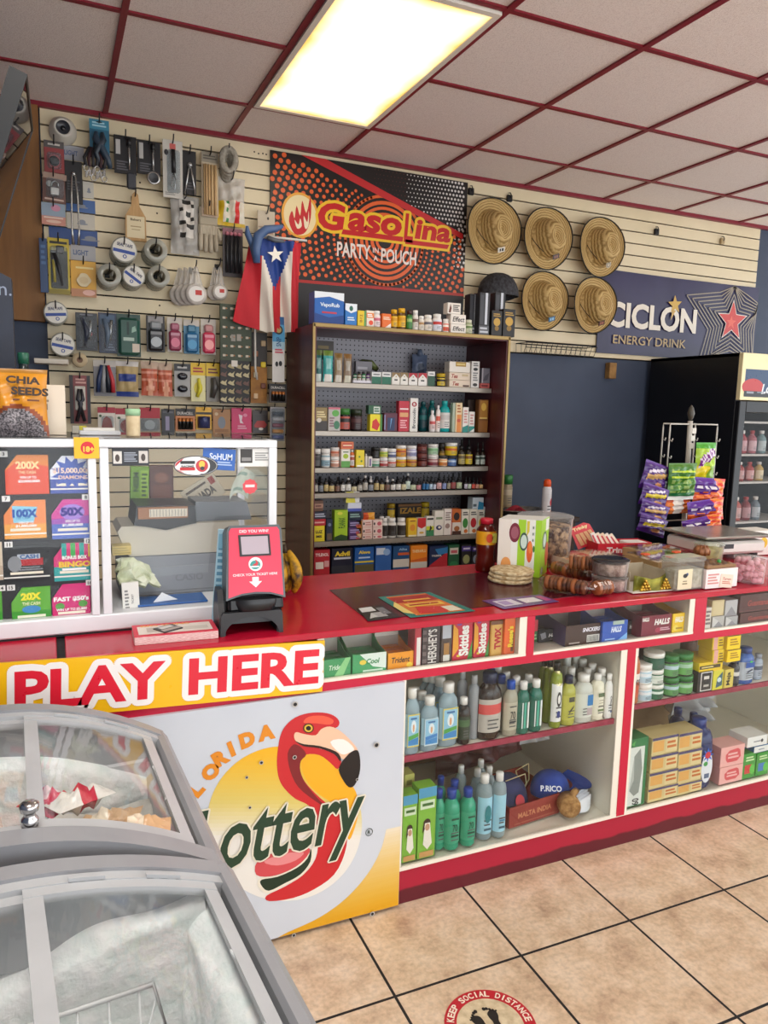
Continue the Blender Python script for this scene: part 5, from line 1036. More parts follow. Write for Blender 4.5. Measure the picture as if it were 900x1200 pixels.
r.bag(95, 129, 232, 359, 'dark teal pouch at shelf end', bagm('#2f6a66', '#5a6a2c', '#cfd8cf')); r.bag(131, 172, 235, 360, 'bright teal pouch with white panel', bagm('#3fa7a2', '#6f8a36', '#ece8e0'))
r.bag(175, 209, 245, 360, 'tan pouch, left of two', bagm('#9a8262', '#8a6a36', '#dcd6c8')); r.bag(211, 245, 248, 362, 'tan pouch, right of two', bagm('#8f7a62', '#8a6230', '#d8d4c0'))
r.box(100, 172, 198, 232, 'dark box lying above the teal pouches', '#2b2520', [('l', .1, .2, .8, .8, 2, '#6a5a2c')], .06, SZ[0]+.12, .05)
t_ = r.geo(245, 318, 352, 368); mb = MB(); w_ = t_[1]; mb.box(-w_/2, w_/2, 0, .04, 0, .003, K('#e6e2e8')); mb.box(-w_/2, w_/2, 0, .003, 0, .016, K('#dcd8e0')); mb.box(-w_/2, w_/2, .037, .04, 0, .016, K('#dcd8e0'))
for sg in (-1, 1): mb.box(sg*w_/2-.0015, sg*w_/2+.0015, 0, .04, 0, .016, K('#dcd8e0'))
tag(mb.build('display_tray', None, (t_[0], t_[4], t_[2])), 'small white tray holding tiny capped bottles', r.place, 'tray')
for k, c_ in enumerate(('#2f6a4a', '#7a6a4a', '#3f8a5a', '#5a2a6a')): r.bot(248+17*k, 263+17*k, 318, 358, ('green', 'tan', 'bright green', 'purple')[k]+' tiny bottle in white tray', 'pill', c_, '#27262a', '#d8d4cc', c_, r.z+.004, .008)
r.box(255, 322, 278, 318, 'grey packet behind the tiny bottles', '#77757c', [('l', .1, .2, .9, .8, 3, '#a9a7ad')], .03, None, .09, 'packet'); cx, w_, zb, h_, Y = r.geo(262, 352, 262, 300, None, .1)
mb = MB(); mb.tube([(-w_/2, 0, .0), (-w_*.2, 0, .012), (w_*.2, 0, .008), (w_/2, 0, -.02)], [.012, .022, .024, .014], noisy('camo_wrap', '#23261c', '#5f6a34', 30, .4), 8); tag(mb.build('rolled_packet', None, (cx, Y+.03, r.z+.105)), 'rolled black and green packet', r.place, 'packet')
CIG = lambda c_: [('r', 0, 0, 1, .62, c_), ('l', .15, .72, .85, .88, 1, '#54565a')]
MB_ = lambda c_: [('p', [(0, 1), (1, 1), (1, .55), (.5, .9), (0, .55)], c_), ('l', .3, .3, .7, .5, 1, '#2a2826'), ('o', .5, .68, .08, .05, '#b09a50')]
r.box(318, 356, 320, 370, 'green and white cigarette pack, first', '#e6e6e2', CIG('#1d6a50'), .022, name='cigarette_pack', cat='cigarettes'); r.box(358, 395, 320, 371, 'green and white cigarette pack, second', '#e6e6e2', CIG('#1d6a50'), .022, name='cigarette_pack', cat='cigarettes')
r.box(397, 430, 322, 372, 'gold and white cigarette pack, left', '#e9e5db', MB_('#8f7448'), .022, name='cigarette_pack', cat='cigarettes'); r.box(431, 461, 322, 373, 'gold and white cigarette pack, right', '#e9e5db', MB_('#8f7448'), .022, name='cigarette_pack', cat='cigarettes')
r.box(463, 498, 324, 375, 'red and white cigarette pack, left', '#ebe7e0', MB_('#b3202c'), .022, name='cigarette_pack', cat='cigarettes'); r.box(500, 535, 324, 376, 'red and white cigarette pack, right', '#ebe7e0', MB_('#b3202c'), .022, name='cigarette_pack', cat='cigarettes')
r.box(537, 566, 318, 377, 'dark green cigarette pack with white top', '#e6e6e2', [('r', 0, 0, 1, .7, '#1f4f3a'), ('l', .2, .78, .8, .9, 1, '#54565a')], .022, name='cigarette_pack', cat='cigarettes')
c = pY(340+500*.3, 340+280*.3, RYB-.05); mb = MB(); pillow(mb, .10, .13, .05, lambda u, v: K('#4b5568', .35) if (u-.5)**2+(v-.4)**2 < .06 else K('#63708a', .3), 8, 10, .05, .2, 3); mb.tube([(0, 0, .12), (0, .0, .16)], [.022, .012], K('#5b6880', .3), 8); mb.tube([(0, 0, .15), (0, .05, .165)], .003, K('#777777', .3, .8), 5)
tag(mb.build('hanging_bag', None, (c.x, c.y-.02, c.z-.09)), 'grey-blue bag hanging on the pegboard', r.place, 'bag')
r.bot(580, 612, 325, 378, 'yellow and black jar', 'jar', '#221d18', '#c9a81f', '#e0c23a', '#3a2a1a', name='medicine_jar', cat='jar')
r.box(620, 705, 352, 380, 'cream box with red script, bottom of stack', '#e5d3bd', [('t', 'Tea', .3, .5, .3, .55, '#a5442f', .03, .3), ('r', .65, .1, .95, .35, '#54372c')], .06); r.box(620, 705, 322, 351, 'cream box with red script, middle of stack', '#e5d3bd', [('t', 'Tea', .25, .5, .3, .55, '#a5442f', .03, .3), ('r', .6, .5, .9, .8, '#c9b48a')], .06, 'top')
r.box(620, 705, 280, 321, 'white box with gold mark, top of stack', '#ece5d8', [('r', .3, .55, .8, .98, '#b08a34'), ('l', .35, .62, .75, .9, 1, '#e0c97a')], .06, 'top')
r.box(707, 740, 278, 384, 'tall white box with small black emblems', '#e9e6e0', [('o', .5, .7, .28, .06, '#3a3a3a'), ('o', .5, .12, .28, .06, '#3a3a3a'), ('l', .2, .25, .8, .6, 4, '#8a8a8a'), ('l', .2, .8, .8, .95, 2, '#6a6a6a')], .04)
r.box(742, 790, 364, 386, 'flat pinkish red box', '#c9655f', [('l', .1, .2, .8, .8, 1, '#7a2f33')], .05); r.box(748, 790, 305, 363, 'grey box standing on a red one', '#77757e', [('p', [(.1, .1), (.7, .2), (.9, .7), (.4, .5)], '#55545e'), ('r', 0, 0, .15, 1, '#b9b7bd')], .05, 'top')
r = Row(340, 340, .3, SZ[1], YS+.015, 'on the second rack shelf', 'goods on the second shelf')
r.box(98, 146, 458, 548, 'gold-brown box with dark base', '#8f7a4a', [('r', 0, 0, 1, .42, '#3a332f'), ('l', .1, .55, .9, .85, 3, '#e0cf9a'), ('o', .3, .45, .2, .1, '#d9d0bd')]); r.box(148, 197, 458, 548, 'pale box with pink top and green leaves', '#b9b3ad', [('r', 0, .92, 1, 1, '#c96a7a'), ('o', .6, .75, .3, .14, '#5fa84a'), ('o', .7, .25, .25, .18, '#3f7a5a'), ('l', .1, .15, .5, .6, 4, '#8a6a72')])
r.bot(198, 241, 462, 546, 'dark jar with red label and green lid', 'jar', '#1f1c1a', '#3a7a34', '#b9584a', '#2a2826', name='medicine_jar', cat='jar'); r.bot(243, 288, 465, 546, 'dark jar with white spot', 'jar', '#1f1a1a', '#24301f', '#3a2023', '#5a3a3a', name='medicine_jar', cat='jar')
r.box(311, 361, 485, 550, 'yellow box with red heart shape', '#eedb1f', [('p', [(.15, .2), (.6, .05), (.8, .4), (.5, .75), (.2, .6)], '#d0281f'), ('r', .82, 0, 1, 1, '#3f7a2c')]); r.box(305, 357, 450, 484, 'green box atop the yellow one', '#245a3a', [('r', .4, .1, .9, .85, '#cfd8cc'), ('l', .45, .2, .85, .75, 2, '#2f6a4a')], .04, 'top')
r.box(366, 420, 480, 550, 'navy and maroon box', '#5a2138', [('r', .25, .05, .8, .75, '#22305a'), ('p', [(.45, .1), (.6, .7), (.5, .7)], '#6a9ac9'), ('r', 0, .1, .1, .9, '#8a8ab0')]); r.box(423, 466, 433, 550, 'tall red box with white lettering', '#bf2338', [('l', .1, .7, .9, .78, 1, '#f0dcdc'), ('r', .1, .48, .9, .62, '#d8a06a'), ('l', .15, .1, .8, .4, 4, '#e8a9ae')]); r.box(468, 500, 422, 550, 'tall white box with red round emblem', '#e6e2da', [('o', .5, .82, .32, .075, '#a3242f'), ('t', 'B', .5, .82, .25, .08, '#f0e8e0'), ('v', 'Broncolin', .5, .4, .6, .4, '#4a4a4c'), ])
r.bot(510, 543, 435, 548, 'dark teal bottle, left', 'flask', '#0f4a4f', '#0f4a4f', '#0d3d45', '#1f6a6a', dy=.05); r.bot(545, 574, 430, 548, 'dark teal bottle, right', 'flask', '#0f5a5c', '#126a68', '#0d4a4f', '#1f7a76', dy=.05)
r.bot(549, 572, 470, 550, 'short white bottle with pink print', 'round', '#ece4e2', '#f2eeec', '#ecd0cc', '#d05a5a'); r.bot(573, 590, 450, 551, 'slim white spray bottle', 'tall', '#ece4de', '#f2eeec', '#ecd8d0', '#d9604a')
r.bot(592, 633, 432, 551, 'bright teal lotion bottle with white label', 'flask', '#1fa3a3', '#1fa3a3', '#dcd8d2', '#c9c5c0')
r.box(634, 645, 440, 551, 'thin grey-green box edge', '#a9b59f'); r.box(646, 672, 440, 551, 'tall yellow-orange box', '#ead2a4', [('r', .2, 0, .9, .6, '#e08a3a'), ('o', .5, .4, .3, .06, '#c9502f'), ('l', .2, .65, .8, .95, 3, '#b06a3a')]); r.box(674, 697, 457, 551, 'white box with teal foot', '#ece4dc', [('p', [(0, 0), (1, 0), (1, .3), (0, .2)], '#1f8a80'), ('l', .2, .35, .8, .9, 5, '#d0908a')]); r.box(698, 721, 475, 551, 'shorter white box with teal foot', '#e9e4dc', [('p', [(0, 0), (1, .2), (1, .3), (0, .3)], '#1f8a80'), ('l', .2, .35, .8, .9, 4, '#c9908a')])
r.box(694, 722, 428, 470, 'dark brown box behind white ones', '#33211a', [], .03, None, .07); r.box(735, 786, 428, 551, 'brown and gold box at shelf end', '#7a4a1c', [('r', .12, .45, .9, .97, '#a9752a'), ('o', .5, .78, .25, .12, '#d9b04a'), ('l', .1, .4, .9, .48, 1, '#e0c06a'), ('r', .1, .02, .95, .36, '#8f5a20')])
Row.ymax = RYB-.016
r = Row(340, 490, .3, SZ[2], YS+.015, 'on the third rack shelf', 'goods on the third shelf')
def J(x0, x1, yt, yb, desc, body, cap, lab, bnd, on=None, dy=0.0): r.bot(x0, x1, yt, yb, desc, 'jar', body, cap, lab, bnd, on, dy, 'balm_jar', 'jar', front=False)
J(92, 124, 120, 192, 'dark jar with grey label', '#2a2826', '#d9d4cc', '#5a5654', '#3a3836'); J(126, 162, 120, 193, 'white-lidded jar with blue-grey label', '#dcd8d2', '#ece8e2', '#8fb0bd', '#e6e6e2')
J(164, 197, 153, 192, 'peach jar, lower of pair', '#e8d8cc', '#f0ece6', '#d89a80', '#f0e2d8'); J(164, 197, 115, 152, 'peach jar, upper of pair', '#e8d8cc', '#f0ece6', '#d8a58c', '#c9684a', 'top')
r.box(199, 235, 122, 190, 'white box with green lower half', '#ece6da', [('r', 0, 0, 1, .35, '#5fa04a'), ('o', .5, .62, .3, .14, '#a9c22f'), ('l', .2, .8, .8, .9, 1, '#3f6a2c')]); r.box(198, 250, 92, 120, 'red-orange box lying on top', '#d97a4a', [('r', .1, .2, .9, .8, '#c9503a'), ('l', .15, .35, .85, .65, 1, '#f0d8b0')], .05, 'top')
r.bot(236, 254, 124, 191, 'slim bottle with orange base', 'tall', '#c9652c', '#ece8e2', '#d8d0cc', '#b0503a'); r.box(257, 291, 124, 192, 'yellow box of drops', '#e6cf26', [('o', .4, .6, .12, .06, '#5f8a2c'), ('o', .65, .35, .12, .06, '#5f8a2c'), ('r', .1, .02, .9, .12, '#f0f0e0')]); r.bot(293, 304, 140, 191, 'tiny white tube', 'tall', '#dcd4cc', '#ece8e2'); r.box(305, 321, 150, 191, 'small white box', '#e2dcd6', [('r', .25, .1, .75, .8, '#7a6a8a')], .03)
J(323, 355, 158, 192, 'short jar with green label', '#d9d4cc', '#e9e4de', '#5fa080', '#e0dcd4'); J(323, 355, 115, 157, 'black jar on a green-labelled one', '#1b1a1a', '#1b1a1a', '#232122', '#2a2829', 'top')
J(356, 387, 156, 191, 'red-labelled white jar', '#ece8e2', '#f2eee8', '#b93a3a', '#e8d8d0'); J(356, 387, 118, 155, 'yellow-labelled white jar', '#ece8e2', '#f2eee8', '#cfd04a', '#8fb04a', 'top'); J(388, 420, 157, 191, 'white jar with pinkish label', '#e9e4de', '#f2eee8', '#d0b8b0', '#c95a4a'); J(388, 420, 120, 156, 'white jar with navy label', '#e9e4de', '#f2eee8', '#5a6490', '#dcdce2', 'top')
J(421, 461, 152, 191, 'wide yellow jar, lower', '#e2b82a', '#f0ece4', '#dcae1f', '#c9682a'); J(421, 461, 107, 151, 'wide yellow-orange jar, upper', '#e0a43a', '#f0ece4', '#d8962c', '#b9502a', 'top'); J(463, 502, 152, 190, 'yellow and red jar', '#c9963a', '#e9e4de', '#d0a03a', '#9a3a2c'); J(463, 502, 108, 151, 'lilac-labelled jar', '#e2dee6', '#ece8e6', '#8f90b8', '#d8d6e2', 'top')
for k, (a, b) in enumerate(((158, 187), (130, 157), (102, 129))): J(505, 542, a, b, ('bottom', 'middle', 'top')[k]+' dark red jar of three', '#5a1f1c', '#4a1a18', '#6a2a22', '#7a3a2c', None if k == 0 else 'top')
J(547, 586, 145, 186, 'maroon-labelled jar', '#e0d8d0', '#e9e4de', '#8a2a3a', '#d0b0a8'); J(547, 586, 102, 144, 'pale green jar on a maroon one', '#dfe6da', '#ece8e2', '#a9cfa8', '#7ab07a', 'top'); J(588, 614, 97, 186, 'dark amber jar', '#3a2a1a', '#3f3a34', '#8a6a2c', '#c9a04a', None, .05)
J(589, 621, 147, 186, 'orange-labelled jar', '#e8d8c0', '#3a3836', '#e08a3a', '#f0d8b0'); J(623, 656, 147, 186, 'blue-labelled jar', '#4a6a9a', '#3a3a40', '#4f74b0', '#c0cfe0'); J(618, 662, 97, 146, 'large yellow tub', '#e6c82a', '#efece4', '#e0bc1f', '#d0652a', 'top')
DR = lambda x0, x1, yt, yb, d, lab, bnd: r.bot(x0, x1, yt, yb, d, 'dropper', '#2a2117', '#141414', lab, bnd, name='dropper_bottle')
DR(663, 690, 82, 181, 'tall amber dropper with pale label', '#b9a96a', '#6a5a3a'); DR(691, 719, 84, 181, 'tall amber dropper with yellow label', '#d9c02a', '#8a5a2c'); DR(729, 746, 96, 180, 'slim dark dropper, left', '#b9c4b8', '#3a4a3f'); DR(748, 766, 94, 180, 'slim dark dropper, right', '#c0c8bd', '#3a4a3f')
r = Row(340, 490, .3, SZ[3], YS+.015, 'on the fourth rack shelf', 'vials on the fourth shelf')
rv = random.Random(9); x = 92; k = 0
VL = [('#b9b3a8', 'pale'), ('#d9cfa8', 'cream'), ('#e6e2da', 'white'), ('#7a5a4a', 'brown'), ('#c9b27a', 'tan'), ('#8a8f96', 'grey')]
while x < 452:
 w_ = 20+rv.uniform(-2, 3); lab = VL[(k*5+k//3) % 6]; cap = '#e2deda' if k in (6, 9, 10, 13, 14, 17) else '#1a191b'; hh = 58+rv.uniform(-10, 10)
 r.bot(x, x+w_, 293-(x-92)*.012-hh, 293, f'vial, {lab[1]} label, {"white" if cap != "#1a191b" else "black"} cap', ('round', 'dropper', 'round')[k % 3], '#221d1c', cap, lab[0], None, name='vial', cat='vial', seg=10); x += w_+1.5; k += 1
for j in range(9): r.bot(108+38*j, 128+38*j, 228, 280, 'dark vial standing in back row', 'dropper', '#1f1b20', '#19181c', '#3a3844', None, None, .07, 'vial', 'vial', seg=10)
for x0, x1, yt, lab, cap, d, kd in ((454, 473, 222, '#cfe0d4', '#ece8e2', 'taller vial with white-green label', 'round'), (474, 496, 238, '#c9cfae', '#1a191b', 'vial with pale olive label', 'dropper'), (497, 515, 240, '#d08a90', '#1a191b', 'vial with pink label', 'dropper'), (519, 531, 228, '#2a6aa0', '#171a22', 'blue vial', 'dropper'), (532, 545, 230, '#3a7ab0', '#171a22', 'bright blue vial', 'dropper'), (546, 560, 232, '#b9cfe0', '#171a22', 'pale blue vial', 'dropper'), (561, 573, 236, '#c9d0e0', '#171a22', 'vial with lavender label', 'dropper'), (576, 596, 222, '#e0b0b0', '#171719', 'vial with rosy label', 'dropper'), (598, 614, 228, '#8fa0d0', '#171719', 'vial with periwinkle label', 'dropper'), (616, 630, 226, '#b0a58a', '#171719', 'vial with drab label', 'dropper'), (631, 652, 220, '#9a4a4a', '#171719', 'vial with brick red label', 'dropper'), (654, 676, 222, '#c0cfa8', '#171719', 'vial with pale green label', 'dropper'), (683, 696, 236, '#d8d0e0', '#171719', 'small vial with white label', 'dropper'), (697, 711, 238, '#c9d8c0', '#171719', 'small vial with mint label', 'dropper'), (713, 727, 238, '#e05a4a', '#171719', 'small vial with red label', 'dropper'), (728, 741, 240, '#d9a08a', '#171719', 'small vial with salmon label', 'dropper'), (742, 757, 242, '#e0b87a', '#171719', 'small vial with orange label', 'dropper')):
 r.bot(x0, x1, yt-6, 284, d, kd, '#201c20', cap, lab, None, name='vial', cat='vial', seg=10)
r = Row(340, 490, .3, SZ[4], YS+.012, 'on the fifth rack shelf', 'goods on the fifth shelf')
r.box(90, 136, 421, 487, 'yellow box with black lettering, bottom of stack', '#e4cf2a', [('t', 'LUZ', .5, .62, .6, .2, '#2a2622', .04), ('t', 'MS', .5, .32, .5, .16, '#2a2622', .04)]); r.box(90, 140, 395, 420, 'red box in left stack', '#b92a35', [('l', .1, .3, .9, .7, 1, '#e8b0a8')], .05, 'top'); r.box(90, 144, 365, 394, 'dark box in left stack', '#262a3a', [('l', .1, .2, .9, .8, 2, '#b0b4c4')], .05, 'top'); r.box(90, 130, 322, 364, 'brown box on top of left stack', '#6a4a3a', [('r', .0, .3, 1, .7, '#a9806a'), ('l', .2, .4, .8, .6, 1, '#5a2a2a')], .05, 'top')
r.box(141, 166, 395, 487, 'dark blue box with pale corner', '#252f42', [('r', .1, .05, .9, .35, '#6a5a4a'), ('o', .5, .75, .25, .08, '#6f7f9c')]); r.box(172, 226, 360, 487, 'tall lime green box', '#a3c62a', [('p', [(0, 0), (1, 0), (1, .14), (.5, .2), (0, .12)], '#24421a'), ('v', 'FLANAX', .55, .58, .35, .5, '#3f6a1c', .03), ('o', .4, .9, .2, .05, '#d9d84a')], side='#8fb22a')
for k, (a, b, c1) in enumerate(((455, 482, '#4a2a5f'), (428, 454, '#5a3a74'), (400, 427, '#352550'))): r.box(228, 280, a, b, ('lower', 'middle', 'upper')[k]+' purple box in stack', c1, [('l', .1, .2, .9, .8, 2, '#b0a0cc'), ('r', .55, .1, .8, .4, '#c95a5a')], .05, None if k == 0 else 'top')
r.box(228, 280, 365, 399, 'navy box on the purple stack', '#1f2a3f', [('l', .1, .3, .9, .8, 2, '#8fb0a8')], .05, 'top'); r.box(224, 280, 331, 364, 'white and blue box on the tall stack', '#d8dcea', [('r', 0, 0, 1, .35, '#4a5ab0')], .05, 'top'); r.box(217, 273, 288, 330, 'yellow and white box crowning the tall stack', '#e6e6e2', [('p', [(0, 0), (.7, 0), (.55, 1), (0, 1)], '#e2da4a'), ('l', .15, .4, .7, .55, 1, '#2a3a9a')], .05, 'top')
r.box(259, 280, 400, 484, 'orange leaning box', '#e0922f', [('r', .2, .1, .9, .3, '#e8c08a'), ('o', .5, .7, .3, .1, '#c95a2a')], .03)
for j in range(2):
 for k in range(3): r.box(282+41*j, 321+41*j, 456-29*k, 483-29*k, f'{("bottom", "middle", "top")[k]} pink-white box in {("left", "right")[j]} column', '#ecd2c8', [('o', .15, .5, .08, .2, '#2a2624'), ('o', .65, .5, .22, .28, '#c9606a') if j else ('l', .3, .2, .9, .8, 2, '#c98a80'), ('r', 0, 0, 1, .1, '#d8b0a0')], .05, None if k == 0 else 'top')
r.bag(288, 336, 370, 398, 'orange sachet on the pink-white boxes', lambda u, v: K('#e8a23a', .3) if u > .4 else K('#d9552a', .3), .03, 'top')
for k, (a, b) in enumerate(((363, 384), (386, 421), (423, 459))): r.bot(a, b, 392, 475, 'white bottle with black oval label', 'pill', '#e6e2da', '#efece6', '#3a322c', '#2a2420')
r.bot(350, 372, 385, 470, 'white bottle in back row', 'pill', '#dcd8d2', '#ece8e2', dy=.06); r.bot(374, 395, 385, 470, 'white bottle in back row', 'pill', '#dcd8d2', '#ece8e2', dy=.06)
r.box(420, 520, 335, 390, 'black and gold banner-like box', '#2a241c', [('t', 'IZALE', .5, .5, .85, .45, '#b98a2a', .04), ('r', 0, .82, 1, 1, '#8a5a1f')], .04, r.z+.09, .15); r.bot(384, 415, 335, 400, 'navy bottle with yellow label', 'jar', '#22305a', '#c9a42a', '#d9b83a', None, r.z+.08, .13); r.bot(518, 550, 330, 392, 'yellow-topped dark bottle', 'jar', '#3a2f1c', '#d9bc2a', '#d0b43a', None, r.z+.08, .13)
r.box(460, 496, 392, 472, 'yellow box with orange sun', '#e8bc2a', [('o', .5, .5, .3, .18, '#e0902a'), ('r', .05, .02, .95, .1, '#f0e8c0'), ('l', .2, .8, .8, .92, 1, '#a05a1c')]); r.box(497, 530, 390, 470, 'white box with red top', '#efe8dc', [('p', [(0, .55), (.5, .42), (1, .55), (1, 1), (0, 1)], '#c9282a'), ('o', .5, .2, .3, .06, '#d9b04a')]); r.box(531, 562, 384, 467, 'white box with green and yellow foot', '#eae6dc', [('r', 0, 0, 1, .3, '#3f8a5a'), ('r', 0, .3, 1, .5, '#cfd43a'), ('p', [(.4, .2), (.8, .4), (.5, .55)], '#2a2824'), ('l', .1, .8, .9, .95, 1, '#2a2824')])
r.box(563, 600, 362, 465, 'tall cream box with dark swirl', '#eae4d8', [('o', .5, .32, .32, .1, '#2f3560'), ('o', .55, .33, .15, .05, '#eae4d8'), ('l', .15, .62, .85, .78, 1, '#8a9a7a')]); r.box(601, 632, 355, 462, 'tall white box with pink edge', '#ece4dc', [('r', .92, 0, 1, 1, '#d06a6a'), ('o', .45, .35, .3, .1, '#a58a80'), ('l', .15, .55, .85, .9, 4, '#9a8a84')])
r.box(633, 668, 408, 460, 'brown and white nut box, lower', '#e8ddd2', [('r', 0, 0, 1, .3, '#4a2a20'), ('o', .5, .5, .32, .22, '#a9683a')], .05); r.box(633, 668, 355, 407, 'orange-brown box, upper', '#c9682a', [('o', .5, .45, .35, .3, '#2f1f1c')], .05, 'top')
for x0, x1, yt, yb, c1, nm in ((669, 699, 357, 457, '#3f8a3c', 'green'), (700, 732, 356, 456, '#c22a34', 'red'), (733, 764, 358, 455, '#c9bc2a', 'yellow')):
 r.box(x0, x1, yt, yb, f'white carton with {nm} fruit', '#ece8da', [('o', .5, .45, .36, .2, c1), ('l', .15, .75, .85, .92, 2, '#4a4a44'), ('o', .6, .12, .25, .08, '#d97a3a')])
r.box(765, 790, 362, 453, 'teal-green box', '#9ac0b0', [('r', 0, .5, 1, .8, '#3f7a8a'), ('l', .1, .1, .9, .4, 3, '#4a6a5a')]); r.box(791, 826, 345, 452, 'white box with purple print', '#dcd8dc', [('l', .1, .6, .9, .9, 3, '#4a3a5a'), ('r', .1, .1, .9, .4, '#8f8aa8')]); r.box(712, 785, 310, 352, 'blue and white box laid across the cartons', '#cfdde4', [('p', [(.4, 0), (1, 0), (1, .7), (.55, .8)], '#2f8ab5'), ('l', .05, .2, .4, .7, 2, '#5a6a74')], .06, r.z+.105, .012)
r = Row(340, 490, .3, SZ[5], YS+.012, 'on the bottom rack shelf', 'goods on the bottom shelf')
def low(x0, x1, yt, yb, d, col, pr, dy=0.0, tray=None):
 r.box(x0, x1, yt, yb, d, col, pr, .07, None, dy)
low(92, 156, 515, 640, 'red pain relief box at the left end', '#b5232f', [('t', 'TYLENOL', .5, .86, .85, .09, '#f0dcd8', .03), ('r', .1, .45, .6, .65, '#e8dcd0'), ('r', .65, .5, .95, .68, '#d8a0a0')]); low(160, 246, 508, 640, 'black box with yellow serif lettering', '#15182e', [('t', 'Advil', .5, .84, .72, .14, '#e6c93a', .05), ('l', .1, .66, .9, .76, 1, '#c9ccd8'), ('r', 0, 0, 1, .5, '#2a2c36')])
low(250, 328, 505, 640, 'blue box with yellow lettering and stripe', '#1f5aa3', [('t', 'Aleve', .5, .86, .6, .1, '#e0c94a', .04), ('r', 0, .55, 1, .6, '#d9c43a'), ('l', .2, .66, .8, .74, 1, '#b9d0ea'), ('r', 0, 0, 1, .5, '#5a5438')]); low(331, 396, 500, 640, 'blue and white box', '#2f5fa5', [('r', .05, .75, .6, .95, '#cfd8e4'), ('o', .7, .82, .22, .1, '#8fb0d8')])
low(400, 466, 500, 640, 'navy box with orange strip', '#1b4a7a', [('t', 'Alka', .6, .9, .5, .07, '#9ac0e0'), ('r', .3, .72, 1, .8, '#c95a2a'), ('r', 0, .35, 1, .6, '#cfc8bd')]); low(468, 536, 497, 640, 'orange box with pale band', '#e8861f', [('t', 'THERAFLU', .5, .82, .82, .09, '#f6d9a0', .03), ('p', [(0, .5), (1, .5), (1, .62), (0, .54)], '#d0601f'), ('r', .0, .2, 1, .48, '#c9c4bc')])
low(541, 615, 500, 640, 'blue and red diagonal box', '#15264f', [('p', [(0, .35), (1, .8), (1, .0), (0, 0)], '#b5232f'), ('p', [(.3, .9), (1, .95), (1, .75), (.5, .7)], '#2f7ab5'), ('t', 'TYLENOL', .4, .68, .55, .06, '#e8e4e0', .03)]); low(617, 660, 495, 640, 'green cold remedy box', '#1f5a3a', [('r', .1, .68, .9, .9, '#d8d4c8'), ('r', .2, .72, .8, .82, '#c9606a'), ('o', .5, .35, .4, .1, '#2f7a4a')])
low(668, 706, 495, 640, 'dark remedy box with purple top, left', '#2a2a2c', [('r', 0, .78, 1, .95, '#4a3a8a'), ('l', .15, .82, .85, .92, 1, '#d8d4e8'), ('o', .5, .5, .36, .16, '#9aa06a')]); low(708, 742, 497, 640, 'dark remedy box with purple top, right', '#2a2a2c', [('r', 0, .78, 1, .95, '#4a3a8a'), ('l', .15, .82, .85, .92, 1, '#d8d4e8'), ('o', .5, .5, .36, .16, '#8fa0b0')])
# ================================================================== GOODS INSIDE THE COUNTER
class Sh(Row):
 """a shelf of the counter; the foot of each thing is found from its base pixel on the shelf"""
 xlo, xhi, ymax = -9, 9, YB-.025
 def __init__(s, ox, oy, k, z, place, group, zmax=.741, xr=(XA0, XA1)): s.zmax = zmax; s.xlo, s.xhi = xr[0]+.003, xr[1]-.003; s.ox, s.oy, s.k, s.z, s.place, s.group = ox, oy, k, z, place, group; s.top = z; s.lastY = YF+.03; s.off = 0
 def geo(s, x0, x1, yt, yb, on=None, dy=0.0):
  f = lambda x, y: (s.ox+x*s.k, s.oy+y*s.k)
  if on is None:
   p = pZ(*f((x0+x1)/2, yb), s.z+.001); Y = max(p.y, YF+.017)
  else: Y = s.lastY
  s.lastY = Y; Y += dy; ym = (yt+yb)/2
  a, b = pY(*f(x0, ym), Y-dy).x, pY(*f(x1, ym), Y-dy).x
  zb = (s.z if on is None else (s.top if on == 'top' else on))+.002
  zt = pY(*f((x0+x1)/2, yt), Y-dy).z if on is None else None
  if zt is None: zt = zb+(pY(*f((x0+x1)/2, yt), Y-dy).z-pY(*f((x0+x1)/2, yb), Y-dy).z)
  a, b = max(a, s.xlo), min(b, s.xhi); return (a+b)/2, (b-a)*.95, zb, min(max(zt-zb, .008), s.zmax-zb-.003), Y
P_A = 'on the left counter upper shelf'
r = Sh(470, 780, .15556, .487, P_A, 'bottles on the upper left counter shelf')
def florida(desc, x0, x1, yt, yb, yellow=True, dy=0.0, on=None):
 def ex(mb, F, lw, H):
  mb.rect(F, -lw*.78, H*.0, lw*.78, H*1.0, K('#d9c65a' if yellow else '#c9d6dc'), .0003); mb.rect(F, -lw*.7, H*.04, lw*.7, H*.96, K('#8fc0da'), .0005)
  mb.oval(F, 0, H*.62, lw*.34, H*.2, K('#dfe8ec'), .0007, 14); mb.oval(F, 0, H*.58, lw*.12, H*.13, K('#d9a070'), .0009, 10); mb.flat(F, [(-lw*.66, H*.2), (lw*.66, H*.3), (lw*.66, H*.42), (-lw*.66, H*.34)], K('#4fa04a' if yellow else '#3f7fc0'), .0007); mb.flat(F, [(-lw*.66, H*.06), (lw*.66, H*.06), (lw*.66, H*.28), (-lw*.66, H*.2)], K('#3f86c4'), .0008); mb.rect(F, -lw*.4, H*.84, lw*.4, H*.9, K('#3a6a9c'), .0007)
 r.bot(x0, x1, yt, yb, desc, 'flask', clear('#b9cfd8', .45, .06), '#efece6', '#a9cbd8', None, on, dy, 'cologne_bottle', extra=ex, flat=.6)
florida('blue cologne bottle with yellow-framed label at the left end', 38, 152, 180, 672); florida('shorter blue cologne bottle with pale label', 163, 296, 245, 655, False); florida('tallest blue cologne bottle with yellow-framed label', 300, 446, 140, 612)
for k, (cx, yt) in enumerate(((300, 100), (250, 70), (205, 65))): florida('blue cologne bottle half hidden behind', cx-58, cx+72, yt-2, 545-24*k)
florida('small cologne bottle behind the shorter one', 110, 225, 205, 600, False); florida('small cologne bottle at the very back left', 65, 170, 175, 560, False)
